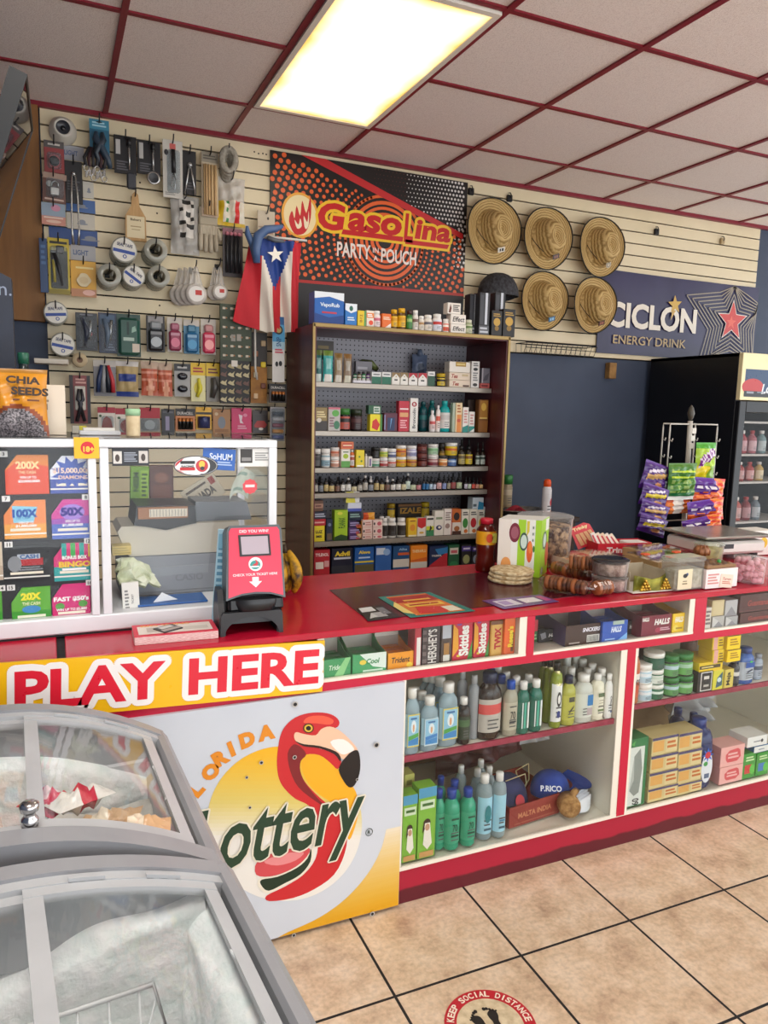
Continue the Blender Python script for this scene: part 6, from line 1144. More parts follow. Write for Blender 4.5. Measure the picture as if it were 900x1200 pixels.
r.bot(446, 541, 256, 606, 'small black bottle with green label and white cap', 'flask', '#1d1918', '#efece6', '#2c3a2a', '#4a6a44', name='medicine_bottle');
for a, b, yt, yb, d in ((528, 606, 85, 556, 'grey clear bottle with round stopper, front'), (440, 516, 50, 520, 'grey clear bottle with round stopper, behind')): r.bot(a, b, yt, yb, d, 'tall', clear('#b9bcc0', .35, .1), '#b4b6b8', None, name='clear_bottle')
r.bot(607, 787, 70, 562, 'large dark brown peroxide bottle with grey label', 'flask', '#2a1d17', '#1c2748', '#b9b2a8', '#cf4f4c', name='peroxide_bottle', flat=.7)
def seventy(mb, F, lw, H): mb.text(F, '70', 0, H*.55, lw*.7, H*.28, K('#2a2a2c'), .01, .0007); mb.rect(F, -lw*.45, H*.84, lw*.45, H*.88, K('#3a3a3c'), .0007); mb.rect(F, -lw*.45, H*.28, lw*.45, H*.34, K('#3a3a3c'), .0007)
r.bot(790, 897, 125, 546, 'clear alcohol bottle printed 70 with blue cap', 'flask', clear('#c4bda8', .3, .15), '#1d4fb0', '#b9b19c', None, extra=seventy, name='alcohol_bottle', flat=.7)
for cx, yt, yb, cp, d in ((690, 35, 470, '#22408a', 'alcohol bottle with blue cap, back row'), (770, 80, 500, '#22408a', 'alcohol bottle with blue cap, middle row'), (740, 15, 440, '#d9d6d0', 'white-capped bottle peeping behind the brown one'), (805, 58, 470, '#e9e6e0', 'white-capped bottle behind the alcohol'), (880, 90, 500, '#d9d6d0', 'white-capped bottle right of the alcohol')):
 r.bot(cx-50, cx+50, yt, yb, d, 'flask', clear('#b9b5a6', .35, .12), cp, None, name='alcohol_bottle', flat=.7)
r = Sh(600, 770, .15556, .487, P_A, 'bottles on the upper left counter shelf')
for a, b, yt, yb, d in ((55, 150, 195, 592, 'green rubbing bottle with white stripes, left'), (150, 247, 180, 577, 'green rubbing bottle with white stripes, right'), (95, 185, 143, 530, 'green rubbing bottle in second row'), (0, 85, 155, 540, 'green rubbing bottle at back left')):
 def gs_(mb, F, lw, H): mb.rect(F, -lw*.55, 0, -lw*.38, H, K('#dfe6e0'), .0006); mb.rect(F, lw*.3, 0, lw*.55, H, K('#e6ebe6'), .0006); mb.rect(F, -lw*.2, 0, lw*.1, H, K('#4fae94'), .0006)
 r.bot(a, b, yt, yb, d, 'flask', clear('#2f7a66', .25, .08), '#efece8', '#2a6a5a', None, name='liniment_bottle', extra=gs_, flat=.75)
for a, b, yt, yb, d in ((315, 397, 50, 537, 'slim bottle with gold foil neck and black print, front'), (262, 338, 22, 500, 'slim green bottle with gold foil neck, middle'), (222, 296, 18, 470, 'slim green bottle with gold foil neck, rear')):
 def gp_(mb, F, lw, H): mb.oval(F, 0, H*.6, lw*.4, H*.2, K('#2a2a2c'), .0006, 12); mb.oval(F, 0, H*.6, lw*.25, H*.12, K('#e9e6e0'), .0009, 12); mb.oval(F, 0, H*.2, lw*.3, H*.1, K('#2a3a7a'), .0006, 10)
 t = None
 cx, w_, zb, h_, Y = r.geo(a, b, yt, yb); t = bottle('foil_neck_bottle', d, P_A, 'bottle', (cx, Y, zb), w_, h_, 'tall', clear('#9fae3f', .3, .08), '#1b1a18', '#e9e8e4' if 'front' in d else None, None, .9, r.group, extra=gp_)
 MB().lathe([(.48*w_, .66*h_), (.36*w_, .82*h_), (.24*w_, .86*h_), (.25*w_, .95*h_)], noisy('gold_foil', '#8a6a1c', '#e2d49a', 40, .25, 4, 0, .4, .55, (1, 1, 3), .6), n=12).build('foil', t)
def diag(mb, F, lw, H): mb.flat(F, [(-lw*.35, H*.25), (lw*.3, H*.5), (lw*.4, H*.62), (-lw*.25, H*.4)], K('#3a3a30'), .0006); mb.rect(F, -lw*.4, H*.75, lw*.4, H*.95, K('#4a4a3a'), .0006)
r.bot(398, 501, 155, 527, 'yellow-green bottle with navy cap', 'flask', clear('#c9c858', .25, .1), '#1d2440', '#bdb94f', None, name='oil_bottle', flat=.8, extra=diag)
def bl_(mb, F, lw, H): mb.rect(F, 0, H*.5, lw*.6, H*.95, K('#2f7ab8'), .0006); mb.rect(F, 0, H*.1, lw*.55, H*.4, K('#b9a8a8'), .0006)
r.bot(500, 637, 145, 507, 'translucent white jug-like bottle with blue label', 'flask', clear('#dfe0d6', .2, .2), '#f0eeea', '#d6d8ce', None, name='alcohol_bottle', flat=.7, extra=bl_)
def cr_(mb, F, lw, H): mb.rect(F, -lw*.5, H*.75, lw*.5, H*.9, K('#5a6a4a'), .0006); mb.rect(F, -lw*.5, H*.2, lw*.5, H*.28, K('#6a7a50'), .0006); [mb.rect(F, -lw*.35, H*(.4+.1*i), lw*.35, H*(.43+.1*i), K('#a9a08a'), .0006) for i in range(3)]
r.bot(628, 716, 145, 490, 'cream lotion bottle with pointed nozzle', 'tall', '#ece6cf', '#f3f1ec', '#eee8d4', None, name='lotion_bottle', extra=cr_)
def bw_(mb, F, lw, H): mb.text(F, 'Olay', .1*lw, H*.55, H*.5, lw*.5, K('#2a3040'), .02, .0007, .2, -PI/2); mb.rect(F, lw*.05, H*.05, lw*.45, H*.14, K('#3f5a8a'), .0006)
r.bot(716, 818, 130, 470, 'white bottle with dark sideways lettering', 'flask', '#eceae6', '#f2f0ec', '#eceae6', None, name='lotion_bottle', extra=bw_, flat=.8)
for cx, yt, yb, d in ((463, 92, 470, 'clear bottle with white cap behind the navy-capped one'), (550, 28, 400, 'white-capped clear bottle in the rear'), (622, 62, 430, 'white-capped clear bottle in the rear'), (695, 95, 455, 'clear white-capped bottle behind the nozzle bottle'), (500, 2, 380, 'white-capped clear bottle in the rear'), (585, 100, 440, 'clear white-capped bottle behind the jug-like one'), (430, 10, 400, 'white-capped clear bottle in the rear')):
 r.bot(cx-46, cx+46, yt, yb, d, 'flask', clear('#d4d4cc', .35, .12), '#e2e0da', None, name='alcohol_bottle', flat=.75)
P_L = 'on the left counter bottom shelf'
r = Sh(470, 870, .28889, .128, P_L, 'goods on the lower left counter shelf', .467)
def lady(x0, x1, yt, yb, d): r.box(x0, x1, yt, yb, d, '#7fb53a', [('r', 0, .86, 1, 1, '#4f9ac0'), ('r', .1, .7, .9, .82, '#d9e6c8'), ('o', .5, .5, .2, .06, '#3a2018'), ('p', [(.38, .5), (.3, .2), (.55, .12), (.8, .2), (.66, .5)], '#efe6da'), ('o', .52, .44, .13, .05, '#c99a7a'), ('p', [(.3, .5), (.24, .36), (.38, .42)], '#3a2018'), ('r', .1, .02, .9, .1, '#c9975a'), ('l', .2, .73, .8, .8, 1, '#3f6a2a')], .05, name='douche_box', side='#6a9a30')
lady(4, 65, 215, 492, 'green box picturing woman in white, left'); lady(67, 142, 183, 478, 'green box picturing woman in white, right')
r.box(10, 52, 130, 420, 'yellowish box behind the green ones', '#c9c46a', [('l', .2, .7, .8, .95, 2, '#8a8a3a')], .05)
for a, b, yt, yb, d in ((186, 252, 205, 441, 'green alcohol bottle with blue cap, front centre'), (254, 316, 200, 431, 'green alcohol bottle with blue cap, front right'), (140, 187, 200, 438, 'green alcohol bottle with blue cap, front left'), (200, 255, 165, 395, 'green alcohol bottle with blue cap, second row'), (146, 192, 148, 380, 'green alcohol bottle with blue cap, rear')):
 def g7(mb, F, lw, H): mb.text(F, '70', 0, H*.55, lw*.6, H*.24, K('#123a2c'), .01, .0007); mb.rect(F, -lw*.45, H*.82, lw*.45, H*.88, K('#1d4a3a'), .0007); mb.rect(F, -lw*.45, H*.25, lw*.45, H*.31, K('#1d4a3a'), .0007)
 r.bot(a, b, yt, yb, d, 'flask', clear('#3fae88', .2, .12), '#1d3f9c', '#3aa07c', None, name='alcohol_bottle', extra=g7)
for a, b, yt, yb, d in ((322, 384, 145, 396, 'clear bottle with teal picture label, front left'), (385, 438, 134, 387, 'clear bottle with pale blue label, front right'), (296, 342, 118, 352, 'clear white-capped bottle, second row left'), (345, 388, 108, 345, 'clear white-capped bottle, second row right'), (230, 272, 103, 340, 'clear white-capped bottle behind the green ones'), (310, 352, 80, 315, 'clear white-capped bottle at the very back')):
 def tl_(mb, F, lw, H): mb.oval(F, 0, H*.55, lw*.42, H*.25, K('#2f7f86'), .0006, 12) if 'teal' in d else mb.rect(F, -lw*.4, H*.3, lw*.4, H*.34, K('#3f7a9a'), .0006); mb.rect(F, -lw*.45, H*.1, lw*.45, H*.16, K('#3a5a6a'), .0006)
 r.bot(a, b, yt, yb, d, 'tall', clear('#c6d6da', .55, .05), '#efece8', '#9fcfe0' if 'label' in d else None, None, name='alcohol_bottle', extra=tl_)
c0 = pZ(470+437*.28889, 870+352*.28889, .129); c1 = pZ(470+640*.28889, 870+285*.28889, .129); d_ = (c1-c0); wl = d_.length; ang = math.atan2(d_.y, d_.x); hh = .075
tb_ = thing('open_box', 'open red-brown cardboard tray with pale lettering', P_L, 'box', ((c0+c1)/2).to_tuple(), ang); bm_ = noisy('red_card', '#8a2f26', '#9c3a2f', 12, .6); ins = K('#b08a66', .7)
for x0, x1, y0, y1 in ((-wl/2, wl/2, 0, .004), (-wl/2, wl/2, .206, .21), (-wl/2, -wl/2+.004, .004, .206), (wl/2-.004, wl/2, .004, .206)): MB().box(x0, x1, y0, y1, 0, hh if y0 < .1 else hh+.01, bm_).build('side', tb_)
MB().box(-wl/2+.004, wl/2-.004, .004, .206, 0, .004, ins).build('base', tb_)
mb = MB(); mb.text(FR((0, 0, 0)), 'MALTA INDIA', 0, hh*.5, wl*.66, hh*.26, K('#c9825a'), .03, .0006); mb.rect(FR((0, 0, 0)), -wl*.4, hh*.1, wl*.4, hh*.16, K('#a5553f'), .0006); mb.build('print', tb_)
nc = thing('navy_cap', 'navy cap with red emblem lying in the tray', P_L, 'cap', (c0.x+.03, c0.y+.085, .136), ang)
nvm = noisy('navy_cloth', '#1d2447', '#2a3260', 30, .85)
MB().lathe([(.105*math.cos(i*PI/20)**.85 if i < 10 else 0, .15*math.sin(i*PI/20)) for i in range(11)], nvm, (0, 0, 0), 18, 1, .62).build('crown', nc)
mb = MB(); mb.oval(FR((.02, -.062, .07), (1, 0, 0), (0, .35, 1)), 0, 0, .02, .024, K('#b02a38', .7), .004, 12); mb.build('emblem', nc)
MB().tube([(-.02, -.03, .14), (.05, -.05, .16), (.085, -.02, .10), (.08, .0, .05)], .002, K('#c9b48a', .8), 5).build('string', nc)
mb = MB(); st_ = K('#c9b283', .85)
mb.tube([(.07, .03, .03), (.05, .05, .13), (.10, .04, .15), (.115, .05, .08), (.09, .07, .02)], .0025, st_, 5); o = mb.build('string_loop', None, (c0.x+.06, c0.y+.07, .135), ang); tag(o, 'pale string loop with brass clip in the tray', P_L, 'string')
mb = MB(); mr_ = noisy('maroon_bag', '#4a1f22', '#6f3033', 9, .45, 5, .3)
pillow(mb, .40, .20, .13, lambda u, v: mr_, 16, 12, .03, .3, 5, Matrix.Rotation(math.radians(-8), 4, 'Y')); tag(mb.build('maroon_bag', None, (1.50, 2.38, .17)), 'large dark maroon bag slumped at the back', P_L, 'bag')
mb = MB(); pillow(mb, .14, .12, .07, lambda u, v: clear('#e6e2e2', .45, .12), 14, 12, .04, .3, 8); tag(mb.build('plastic_bag', None, (1.655, 2.24, .30)), 'scrap of crinkled clear plastic over the maroon bag', P_L, 'plastic bag')
mb = MB(); mb.box(-.09, .09, 0, .05, 0, .12, noisy('cardboard', '#9c7a4f', '#ae8a5c', 14, .7), .002); mb.rect(FR((0, 0, 0)), .02, .0, .024, .12, K('#7d6040'), .0006); tag(mb.build('cardboard_box', None, (1.12, 2.46, .13)), 'plain brown cardboard box at the back', P_L, 'box')
mb = MB(); mb.box(-.14, .14, 0, .05, 0, .15, noisy('cardboard', '#8f6d44', '#a07d52', 14, .7), .002); tag(mb.build('cardboard_box', None, (1.38, 2.54, .13)), 'brown cardboard box behind the maroon bag', P_L, 'box')
cb0 = pZ(470+745*.28889, 870+275*.28889, .13)
t = thing('baseball_cap', 'blue baseball cap with white lettering and red side', P_L, 'cap', (cb0.x-.095, cb0.y+.085, .155), math.radians(-25)); bc = noisy('blue_cloth', '#1c3f96', '#264da8', 30, .85)
MB().lathe([(.070*math.cos(i*PI/20)**.8 if i < 10 else 0, .085*math.sin(i*PI/20)+.02) for i in range(11)], bc, (0, 0, 0), 18, 1.05, .8).build('crown', t)
mb = MB(); mb.grid(lambda u, v: ((.06+.07*v)*math.cos(PI*(-.35+.7*u))+.02, (.06+.02*v)*math.sin(PI*(-.35+.7*u)), .06+.03*v-.03*math.cos(PI*(-.35+.7*u))*v), 12, 4, bc); mb.grid(lambda u, v: ((.06+.07*v)*math.cos(PI*(-.35+.7*(1-u)))+.02, (.06+.02*v)*math.sin(PI*(-.35+.7*(1-u))), .057+.03*v-.03*math.cos(PI*(-.35+.7*(1-u)))*v), 12, 4, bc); mb.build('brim', t)
mb = MB(); mb.text(FR((-.01, -.060, .066), (1, 0, 0), (0, .5, 1)), 'P.RICO', 0, 0, .075, .02, K('#dfe4ee'), .03, .006); mb.build('lettering', t)
t = thing('baseball_cap', 'red baseball cap under the blue and white ones', P_L, 'cap', (cb0.x-.07, cb0.y+.12, .134), math.radians(0)); MB().lathe([(.085*math.cos(i*PI/20)**.8 if i < 10 else 0, .085*math.sin(i*PI/20)) for i in range(11)], noisy('red_cloth', '#8f1c2c', '#a02436', 30, .85), (0, 0, 0), 18, 1.3, .62).build('crown', t)
mb = MB()
for k in range(4): mb.grid(lambda u, v, k=k: (-.06+.125*u, -.045-.02*math.sin(u*PI)+.007*k+.0005, .012+.05*v*math.sin(PI*(.2+.6*u))+.006*k-.02*u*(1-v)), 10, 3, K('#e6e8ee', .8))
tag(mb.build('white_visor', None, (cb0.x-.03, cb0.y+.045, .131), math.radians(20)), 'white folded cap brim fanned out', P_L, 'cap')
wk = pZ(470+700*.28889, 870+328*.28889, .13); ww = noisy('woven_cork', '#8a5f30', '#c4955a', 45, .8, 5, .4)
t = thing('woven_bundle', 'round woven tan bundle end like a rolled mat', P_L, 'woven item', (wk.x, wk.y+.016, .131), math.radians(-20)); MB().lathe([(0, 0), (.014, .004), (.026, 0), (.036, .004), (.04, -.008), (.038, -.05), (0, -.05)], ww, (0, .01, .042), 18, axis='Y').build('roll', t); MB().tube([(.0, .03, .06), (.02, .035, .09), (.03, .05, .085)], .012, ww, 7).build('loose_end', t)
P_B = 'on the right counter upper shelf'
r = Sh(730, 740, .18889, .525, P_B, 'goods on the upper right counter shelf', .741, (XB0, XB1))
r.bot(60, 118, 110, 455, 'clear bottle with orange contents at the post', 'flask', clear('#d98a5a', .3, .1), '#d9d4cc', '#c95a3a', '#f0e8e0', name='shampoo_bottle', lt='VO5', ltc='#2a2a2a')
def tub2(x0, x1, ya, yb, yc, body, cap, lab, band, d, name='cream_jar'):
 r.bot(x0, x1, yb, yc, d+', lower', 'jar', body, cap, lab, band, None, 0, name, 'jar', front=False); r.bot(x0, x1, ya, yb, d+', upper', 'jar', body, cap, lab, band, 'top', 0, name, 'jar', front=False)
tub2(116, 204, 215, 332, 447, '#e6e6e2', '#efece6', '#b9d4e2', '#e6eaee', 'white cream tub with pale blue label')
r.bot(190, 276, 335, 430, 'white tub with green foot, bottom of three', 'jar', '#2f6a4a', '#efece4', '#2f6a4a', '#dfe6dc', None, 0, 'cream_jar', 'jar', front=False); r.bot(190, 276, 246, 334, 'white tub with green foot, middle of three', 'jar', '#2f6a4a', '#efece4', '#dfe2d8', '#c9d4c4', 'top', 0, 'cream_jar', 'jar', front=False); r.bot(186, 288, 146, 245, 'wider white-lidded green tub, top of three', 'jar', '#2a6048', '#f1efe8', '#2a6048', '#2a6048', 'top', 0, 'cream_jar', 'jar', front=False)
tub2(286, 372, 160, 292, 416, '#2f3a36', '#2f7a3a', '#5fa05a', '#b9cfd8', 'green-lidded gel jar, left pair', 'gel_jar'); tub2(368, 462, 148, 282, 404, '#2f3a36', '#2f7a3a', '#6aae5a', '#a9c9b0', 'green-lidded gel jar, right pair', 'gel_jar')
r.box(460, 556, 245, 396, 'black soap box with white frame', '#1b1a1a', [('r', .2, .06, .95, .94, '#e6e2da'), ('r', .25, .1, .9, .9, '#1f1d1d'), ('r', .4, .6, .75, .75, '#d9d4cc'), ('r', .4, .25, .75, .35, '#b9b4ac')], .06, name='soap_box', side='#141313')
r.box(556, 622, 240, 386, 'yellow box with teal picture', '#d8d03a', [('p', [(.3, .1), (.9, .2), (.9, .9), (.4, .6)], '#2f5a6a'), ('o', .6, .5, .2, .12, '#cfe0e0')], .05, name='soap_box'); r.box(624, 686, 236, 374, 'gold soap box with dark slanted lettering', '#d9c45a', [('v', 'Maja', .5, .5, .7, .5, '#2a2218', .03), ('r', 0, 0, .1, 1, '#b09a3a')], .05, name='soap_box')
Zt = r.top
r.box(470, 622, 185, 245, 'long flat yellow carton lying across', '#e8c412', [('r', .02, .35, .9, .7, '#4a3a1c'), ('l', .1, .42, .6, .62, 1, '#e9d98a')], .12, Zt+.001, name='long_carton')
for k, (a, b) in enumerate(((156, 236), (62, 155))): r.box(552, 624, a, b, f'yellow carton with pink stripe, {("lower", "upper")[k]} left', '#ecca14', [('r', .1, .0, .45, 1, '#e6a9a0'), ('l', .55, .2, .95, .8, 3, '#8a6a12')], .07, Zt+.031 if k == 0 else 'top', name='yellow_carton');
for k, (a, b) in enumerate(((162, 236), (72, 161))): r.box(628, 714, a, b, f'bright yellow carton, {("lower", "upper")[k]} right', '#f0cd16', [('l', .2, .25, .85, .8, 3, '#a98210'), ('r', 0, .95, 1, 1, '#2a241a')], .06, Zt+.031 if k == 0 else 'top', dy=-.01, name='yellow_carton')
r.bot(476, 552, 45, 180, 'brown-lidded jar behind the yellow cartons', 'jar', '#6a4a3a', '#b9a08a', '#7a5a4a', None, None, .06, 'cream_jar', 'jar', front=False)
def rz_(mb, F, lw, H): mb.rect(F, -lw*.55, H*.7, lw*.55, H*1.0, K('#1d4fa3'), .0006); mb.flat(F, [(-lw*.3, H*.4), (lw*.4, H*.55), (lw*.3, H*.62), (-lw*.35, H*.5)], K('#1b2a4a'), .0006); mb.oval(F, lw*.1, H*1.02, lw*.18, H*.05, K('#3fd04a'), .0009, 8)
r.bot(686, 738, 180, 352, 'dark bottle with white print', 'flask', '#2a2c36', '#3a3c50', '#2f313c', '#d9d6d0', name='lotion_bottle'); r.bot(738, 836, 108, 346, 'blue and silver lotion bottle', 'flask', '#2a5aa8', '#1d3f86', '#b4bcc6', None, name='lotion_bottle', flat=.6, extra=rz_); r.bot(826, 882, 145, 300, 'silver-blue bottle at the back right', 'flask', '#9aa4b4', '#8a909c', '#a9b2c0', '#4a5468', name='lotion_bottle', flat=.6)
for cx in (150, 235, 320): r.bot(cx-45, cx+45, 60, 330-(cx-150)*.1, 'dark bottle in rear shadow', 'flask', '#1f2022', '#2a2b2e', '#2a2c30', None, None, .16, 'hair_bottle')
P_R = 'on the right counter bottom shelf'
r = Sh(730, 820, .18889, .128, P_R, 'goods on the lower right counter shelf', .505, (XB0, XB1))
r.box(24, 148, 243, 675, 'green and white box picturing a grey shape', '#2f7a48', [('r', .06, .02, .82, .88, '#dfe2dc'), ('p', [(.15, .25), (.3, .75), (.6, .85), (.75, .55), (.65, .2), (.4, .16)], '#8f9690'), ('p', [(.15, .25), (.3, .75), (.35, .4)], '#b9beb8'), ('v', '60', .5, .07, .1, .35, '#2a2a2a'), ('p', [(.1, .93), (.3, .98), (.25, .9)], '#5fae5a')], .07, name='shoe_insert_box', side='#2f7a48')
SOAP = lambda cc: [('r', 0, .0, .5, 1, '#d9c48a'), ('r', .04, .2, .46, .8, '#e0a85a'), ('r', .54, .1, .98, .9, cc), ('l', .58, .25, .94, .75, 2, '#c9702f'), ('r', 0, .85, 1, 1, '#4a4470')]
ys = [(540, 640), (455, 548), (362, 462), (268, 375)]
for j in range(2):
 for k in range(4):
  a, b = ys[k]; r.box(150+184*j+(8*k if j == 0 else 2*k), 340+150*j, a-(28 if j else 0), b-(28 if j else 0), f'{("lowest", "second", "third", "topmost")[k]} yellow soap pack of the {("left", "right")[j]} column', '#d8c48c', SOAP('#e2cf9a'), .09, None if k == 0 else 'top', name='soap_pack', cat='soap')
for j in range(2):
 for k in range(4): cx = .0; r.box(160+150*j, 300+150*j, (520, 440, 340, 210)[k]-60, (640, 548, 462, 375)[k]-110 if False else (520, 440, 340, 210)[k]+10, f'{("lowest", "second", "third", "topmost")[k]} brown soap pack of the {("left", "right")[j]} rear column', '#a98a54', SOAP('#b59a66'), .09, r.z+.045*k, .13, name='soap_pack', cat='soap') if k else None
def ds_(mb, F, lw, H): mb.oval(F, 0, H*.4, lw*.5, H*.4, K('#e6e8ee'), .0006, 16); mb.flat(F, star((0, H*.72), lw*.55, 8, .45), K('#2f6ad0'), .0009); mb.oval(F, 0, H*.72, lw*.25, H*.09, K('#d0303a'), .0013, 10); mb.oval(F, -lw*.15, H*.5, lw*.2, H*.06, K('#3f9a4a'), .0013, 10); mb.rect(F, -lw*.2, H*.12, lw*.25, H*.24, K('#5a6a8a'), .0009)
for a, b, yt, yb, d in ((456, 590, 145, 552, 'navy detergent bottle with bright burst label'), (425, 492, 98, 470, 'plain navy-capped detergent bottle, middle'), (328, 402, 68, 420, 'plain navy-capped detergent bottle, rear')):
 r.bot(a, b, yt, yb, d, 'tall', '#1d2f66', '#1f3a80', '#1d2f66' if 'burst' in d else None, None, name='detergent_bottle', extra=ds_ if 'burst' in d else None)
PK = [('p', [(.22+.3*0, .35), (.3, .2), (.7, .2), (.85, .4), (.8, .75), (.7, .85), (.35, .8), (.2, .6)], '#d9545a'), ('l', .3, .35, .75, .7, 2, '#f0b9b4')]
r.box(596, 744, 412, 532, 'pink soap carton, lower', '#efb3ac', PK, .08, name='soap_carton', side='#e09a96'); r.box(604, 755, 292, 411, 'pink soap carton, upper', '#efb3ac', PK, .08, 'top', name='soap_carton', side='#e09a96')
GRN = lambda c_: [('r', .15, .2, .7, .55, c_), ('l', .2, .68, .85, .9, 2, '#cfe6b0'), ('o', .75, .35, .2, .2, '#5fc04a')]
r.box(742, 822, 335, 495, 'green soap carton with red patch', '#3f9a3a', GRN('#cf3a3a'), .07, name='soap_carton'); r.box(826, 905, 328, 480, 'green soap carton with blue patch', '#3f9a3a', GRN('#3f7ac0'), .07, name='soap_carton')
zt_ = r.top; r.box(812, 905, 285, 326, 'white-fronted blue carton, lower', '#2f6a9c', [('r', 0, .1, 1, .95, '#e6e6e2'), ('l', .3, .4, .7, .6, 1, '#6a7a8a')], .09, zt_+.001, name='flat_carton'); r.box(772, 900, 218, 278, 'white carton with dark dot, upper', '#e9e8e4', [('o', .72, .5, .06, .18, '#2a2a2c'), ('l', .3, .4, .65, .6, 1, '#8a8a8c')], .09, 'top', name='flat_carton')
mb = MB(); pillow(mb, .20, .24, .13, lambda u, v: clear('#dcdcde', .3, .15), 16, 16, .04, .3, 21, Matrix.Rotation(.2, 4, 'Y')); tag(mb.build('plastic_bag', None, (2.50, 2.31, .19)), 'crumpled grey-white plastic bag', P_R, 'plastic bag')
mb = MB(); mb.box(-.28, .28, 0, .12, 0, .22, noisy('cardboard', '#a5845a', '#b5936a', 14, .7), .002); mb.box(-.28, .28, -.06, 0, .215, .22, noisy('cardboard', '#a5845a', '#b5936a', 14, .7)); tag(mb.build('cardboard_box', None, (2.35, 2.475, .13)), 'large opened brown carton at the back', P_R, 'box')
P_1 = 'in the left compartment under the worktop'
def open_box(r, x0, x1, yt, yb, desc, col, pr, d=.13, back=.02, name='candy_display_box', side=None, rz=0.0, fill=None, flap=None):
 cx, w, zb, h, Y = r.geo(x0, x1, yt, yb); t = thing(name, desc, r.place, 'display box', (cx, Y, zb), rz, r.group); m = K(col, .35); lin_ = K('#8f8478', .7)
 mb = MB(); mb.box(-w/2, w/2, 0, .0015, 0, h, m); prints(mb, FR((0, 0, 0)), w, h, pr); mb.build('front', t)
 d = min(d, YB-.03-Y); back = min(back, .897-zb-h)
 for sg in (-1, 1):
  mb = MB(); x = sg*(w/2-.001); vs = [(x-.001, .0015, 0), (x-.001, d, 0), (x-.001, d, h+back), (x-.001, d*.5, h+back*.2), (x-.001, .0015, h*.98)]
  mb.add(vs+[(a+.002, b, c) for a, b, c in vs], [(0, 1, 2, 3, 4), (9, 8, 7, 6, 5)]+[(i, (i+1) % 5, 5+(i+1) % 5, 5+i) for i in range(5)], K(side or col, .4)); mb.build('side', t)
 MB().box(-w/2+.002, w/2-.002, d-.0015, d, 0, h+back, K('#b9b0a6', .6)).build('back', t); MB().box(-w/2+.002, w/2-.002, .0015, d-.0015, 0, .0015, lin_).build('base', t)
 if fill:
  for k in range(3): MB().box(-w/2+.006, w/2-.006, .01+.038*k, .04+.038*k, .002, h*.8, K(fill, .4), .003).build('packet', t)
 if flap: MB().box(-w/2+.002, w/2-.002, d-.0005, d+.001, h*.6, h+.05, K(flap, .5)).build('header_flap', t)
 return t
r = Sh(360, 580, .31111, .768, P_1, 'sweets in the left compartment', .899, (.69, 1.355)); zU = .768
open_box(r, 58, 166, 617, 690, 'open green gum box at the left end', '#3f9a5f', [('t', 'Trident', .5, .55, .6, .26, '#d9ecd8', .02, .2), ('p', [(.35, 0), (.7, 0), (1, 1), (.8, 1)], '#8fcf8a')], .11, .03, fill='#2f8a50')
open_box(r, 168, 300, 597, 680, 'green and white gum box with swirl', '#3f9f62', [('p', [(.2, 1), (1, 1), (1, .2), (.6, .35)], '#e0ebe2'), ('o', .3, .6, .1, .12, '#e9cf4a'), ('t', 'Cool', .6, .62, .4, .26, '#2f8a50', .03, .2), ('l', .3, .1, .9, .25, 1, '#cfe6d2')], .11, .03, fill='#4fae70')
open_box(r, 302, 402, 592, 656, 'open orange gum box with raised white flap', '#f09a1c', [('t', 'Trident', .5, .55, .72, .34, '#2a1a12', .02, .2), ('o', .85, .2, .12, .15, '#f5d03a')], .11, .02, fill='#e8861c', flap='#ece6dc')
r.box(404, 430, 500, 650, 'slim red and white pack', '#b9283a', [('r', .3, .05, .9, .75, '#e6e0da')], .05, name='gum_pack', cat='sweets')
def vbar(x0, x1, yt, yb, d, col, txt, tc, pr=(), bold=.02, shear=.0, h=.88, w=.62):
 r.box(x0, x1, yt, yb, d, col, list(pr)+([('v', txt, .55, .5, h, w, tc, bold)] if txt else []), .09, name='candy_box', cat='sweets')
vbar(432, 502, 487, 645, "dark brown chocolate box with tall white lettering", '#33262a', "HERSHEY'S", '#d9d2cc', [('p', [(0, 0), (.5, 0), (.5, 1), (0, 1)], '#3d2e30'), ('l', .02, .05, .25, .95, 5, '#6a5a5a')], .02, 0, .85, .5)
r.box(504, 546, 478, 632, 'dark box with silver top and barcode', '#4a3a34', [('r', .1, .62, .9, .98, '#b9bcc4'), ('r', .25, .2, .75, .5, '#a5763a'), ('r', .2, .04, .8, .2, '#d9d4cc')], .09, name='candy_box', cat='sweets')
SK = [('p', [(0, .1), (.3, .3), (.25, .8), (0, .95)], '#e8a02a'), ('p', [(.75, 0), (1, 0), (1, .5)], '#3f8a3a'), ('o', .3, .93, .12, .03, '#7a3a9a'), ('o', .3, .12, .1, .03, '#e8d03a')]
vbar(547, 624, 470, 622, 'red candy box on end, left of two', '#c9203f', 'Skittles', '#f3eee8', SK, .045, 0, .78, .5); vbar(627, 686, 466, 612, 'red candy box on end, right of two', '#c9203f', 'Skittles', '#f3eee8', SK, .045, 0, .78, .5)
vbar(689, 740, 475, 606, 'gold candy box on end with red lettering', '#c9923a', 'TWIX', '#b9202a', [('r', .1, .0, .85, 1, '#d9ac5a'), ('r', 0, .9, 1, 1, '#7a4a2a')], .05, 0, .62, .5); vbar(742, 796, 460, 604, "orange candy box on end with yellow script", '#e8661f', "Reese's", '#f0cf2a', [('r', .05, .02, .95, .25, '#d9561a'), ('r', .62, .1, .9, .6, '#6a3a1c')], .045, 0, .55, .5)
P_2 = 'in the middle compartment under the worktop'
r = Sh(620, 690, .22222, .768, P_2, 'sweets in the middle compartment', .899, (1.412, 2.085))
r.box(8, 46, 165, 285, 'green and red pack at the left post', '#2f6a3a', [('r', 0, .5, 1, 1, '#b9303a'), ('l', .1, .1, .9, .4, 2, '#9ac08a')], .05, name='gum_pack', cat='sweets')
HL = lambda tx, ty, w, c_='#efeae4': [('t', 'HALLS', tx, ty, w, .28, c_, .05, .2)]
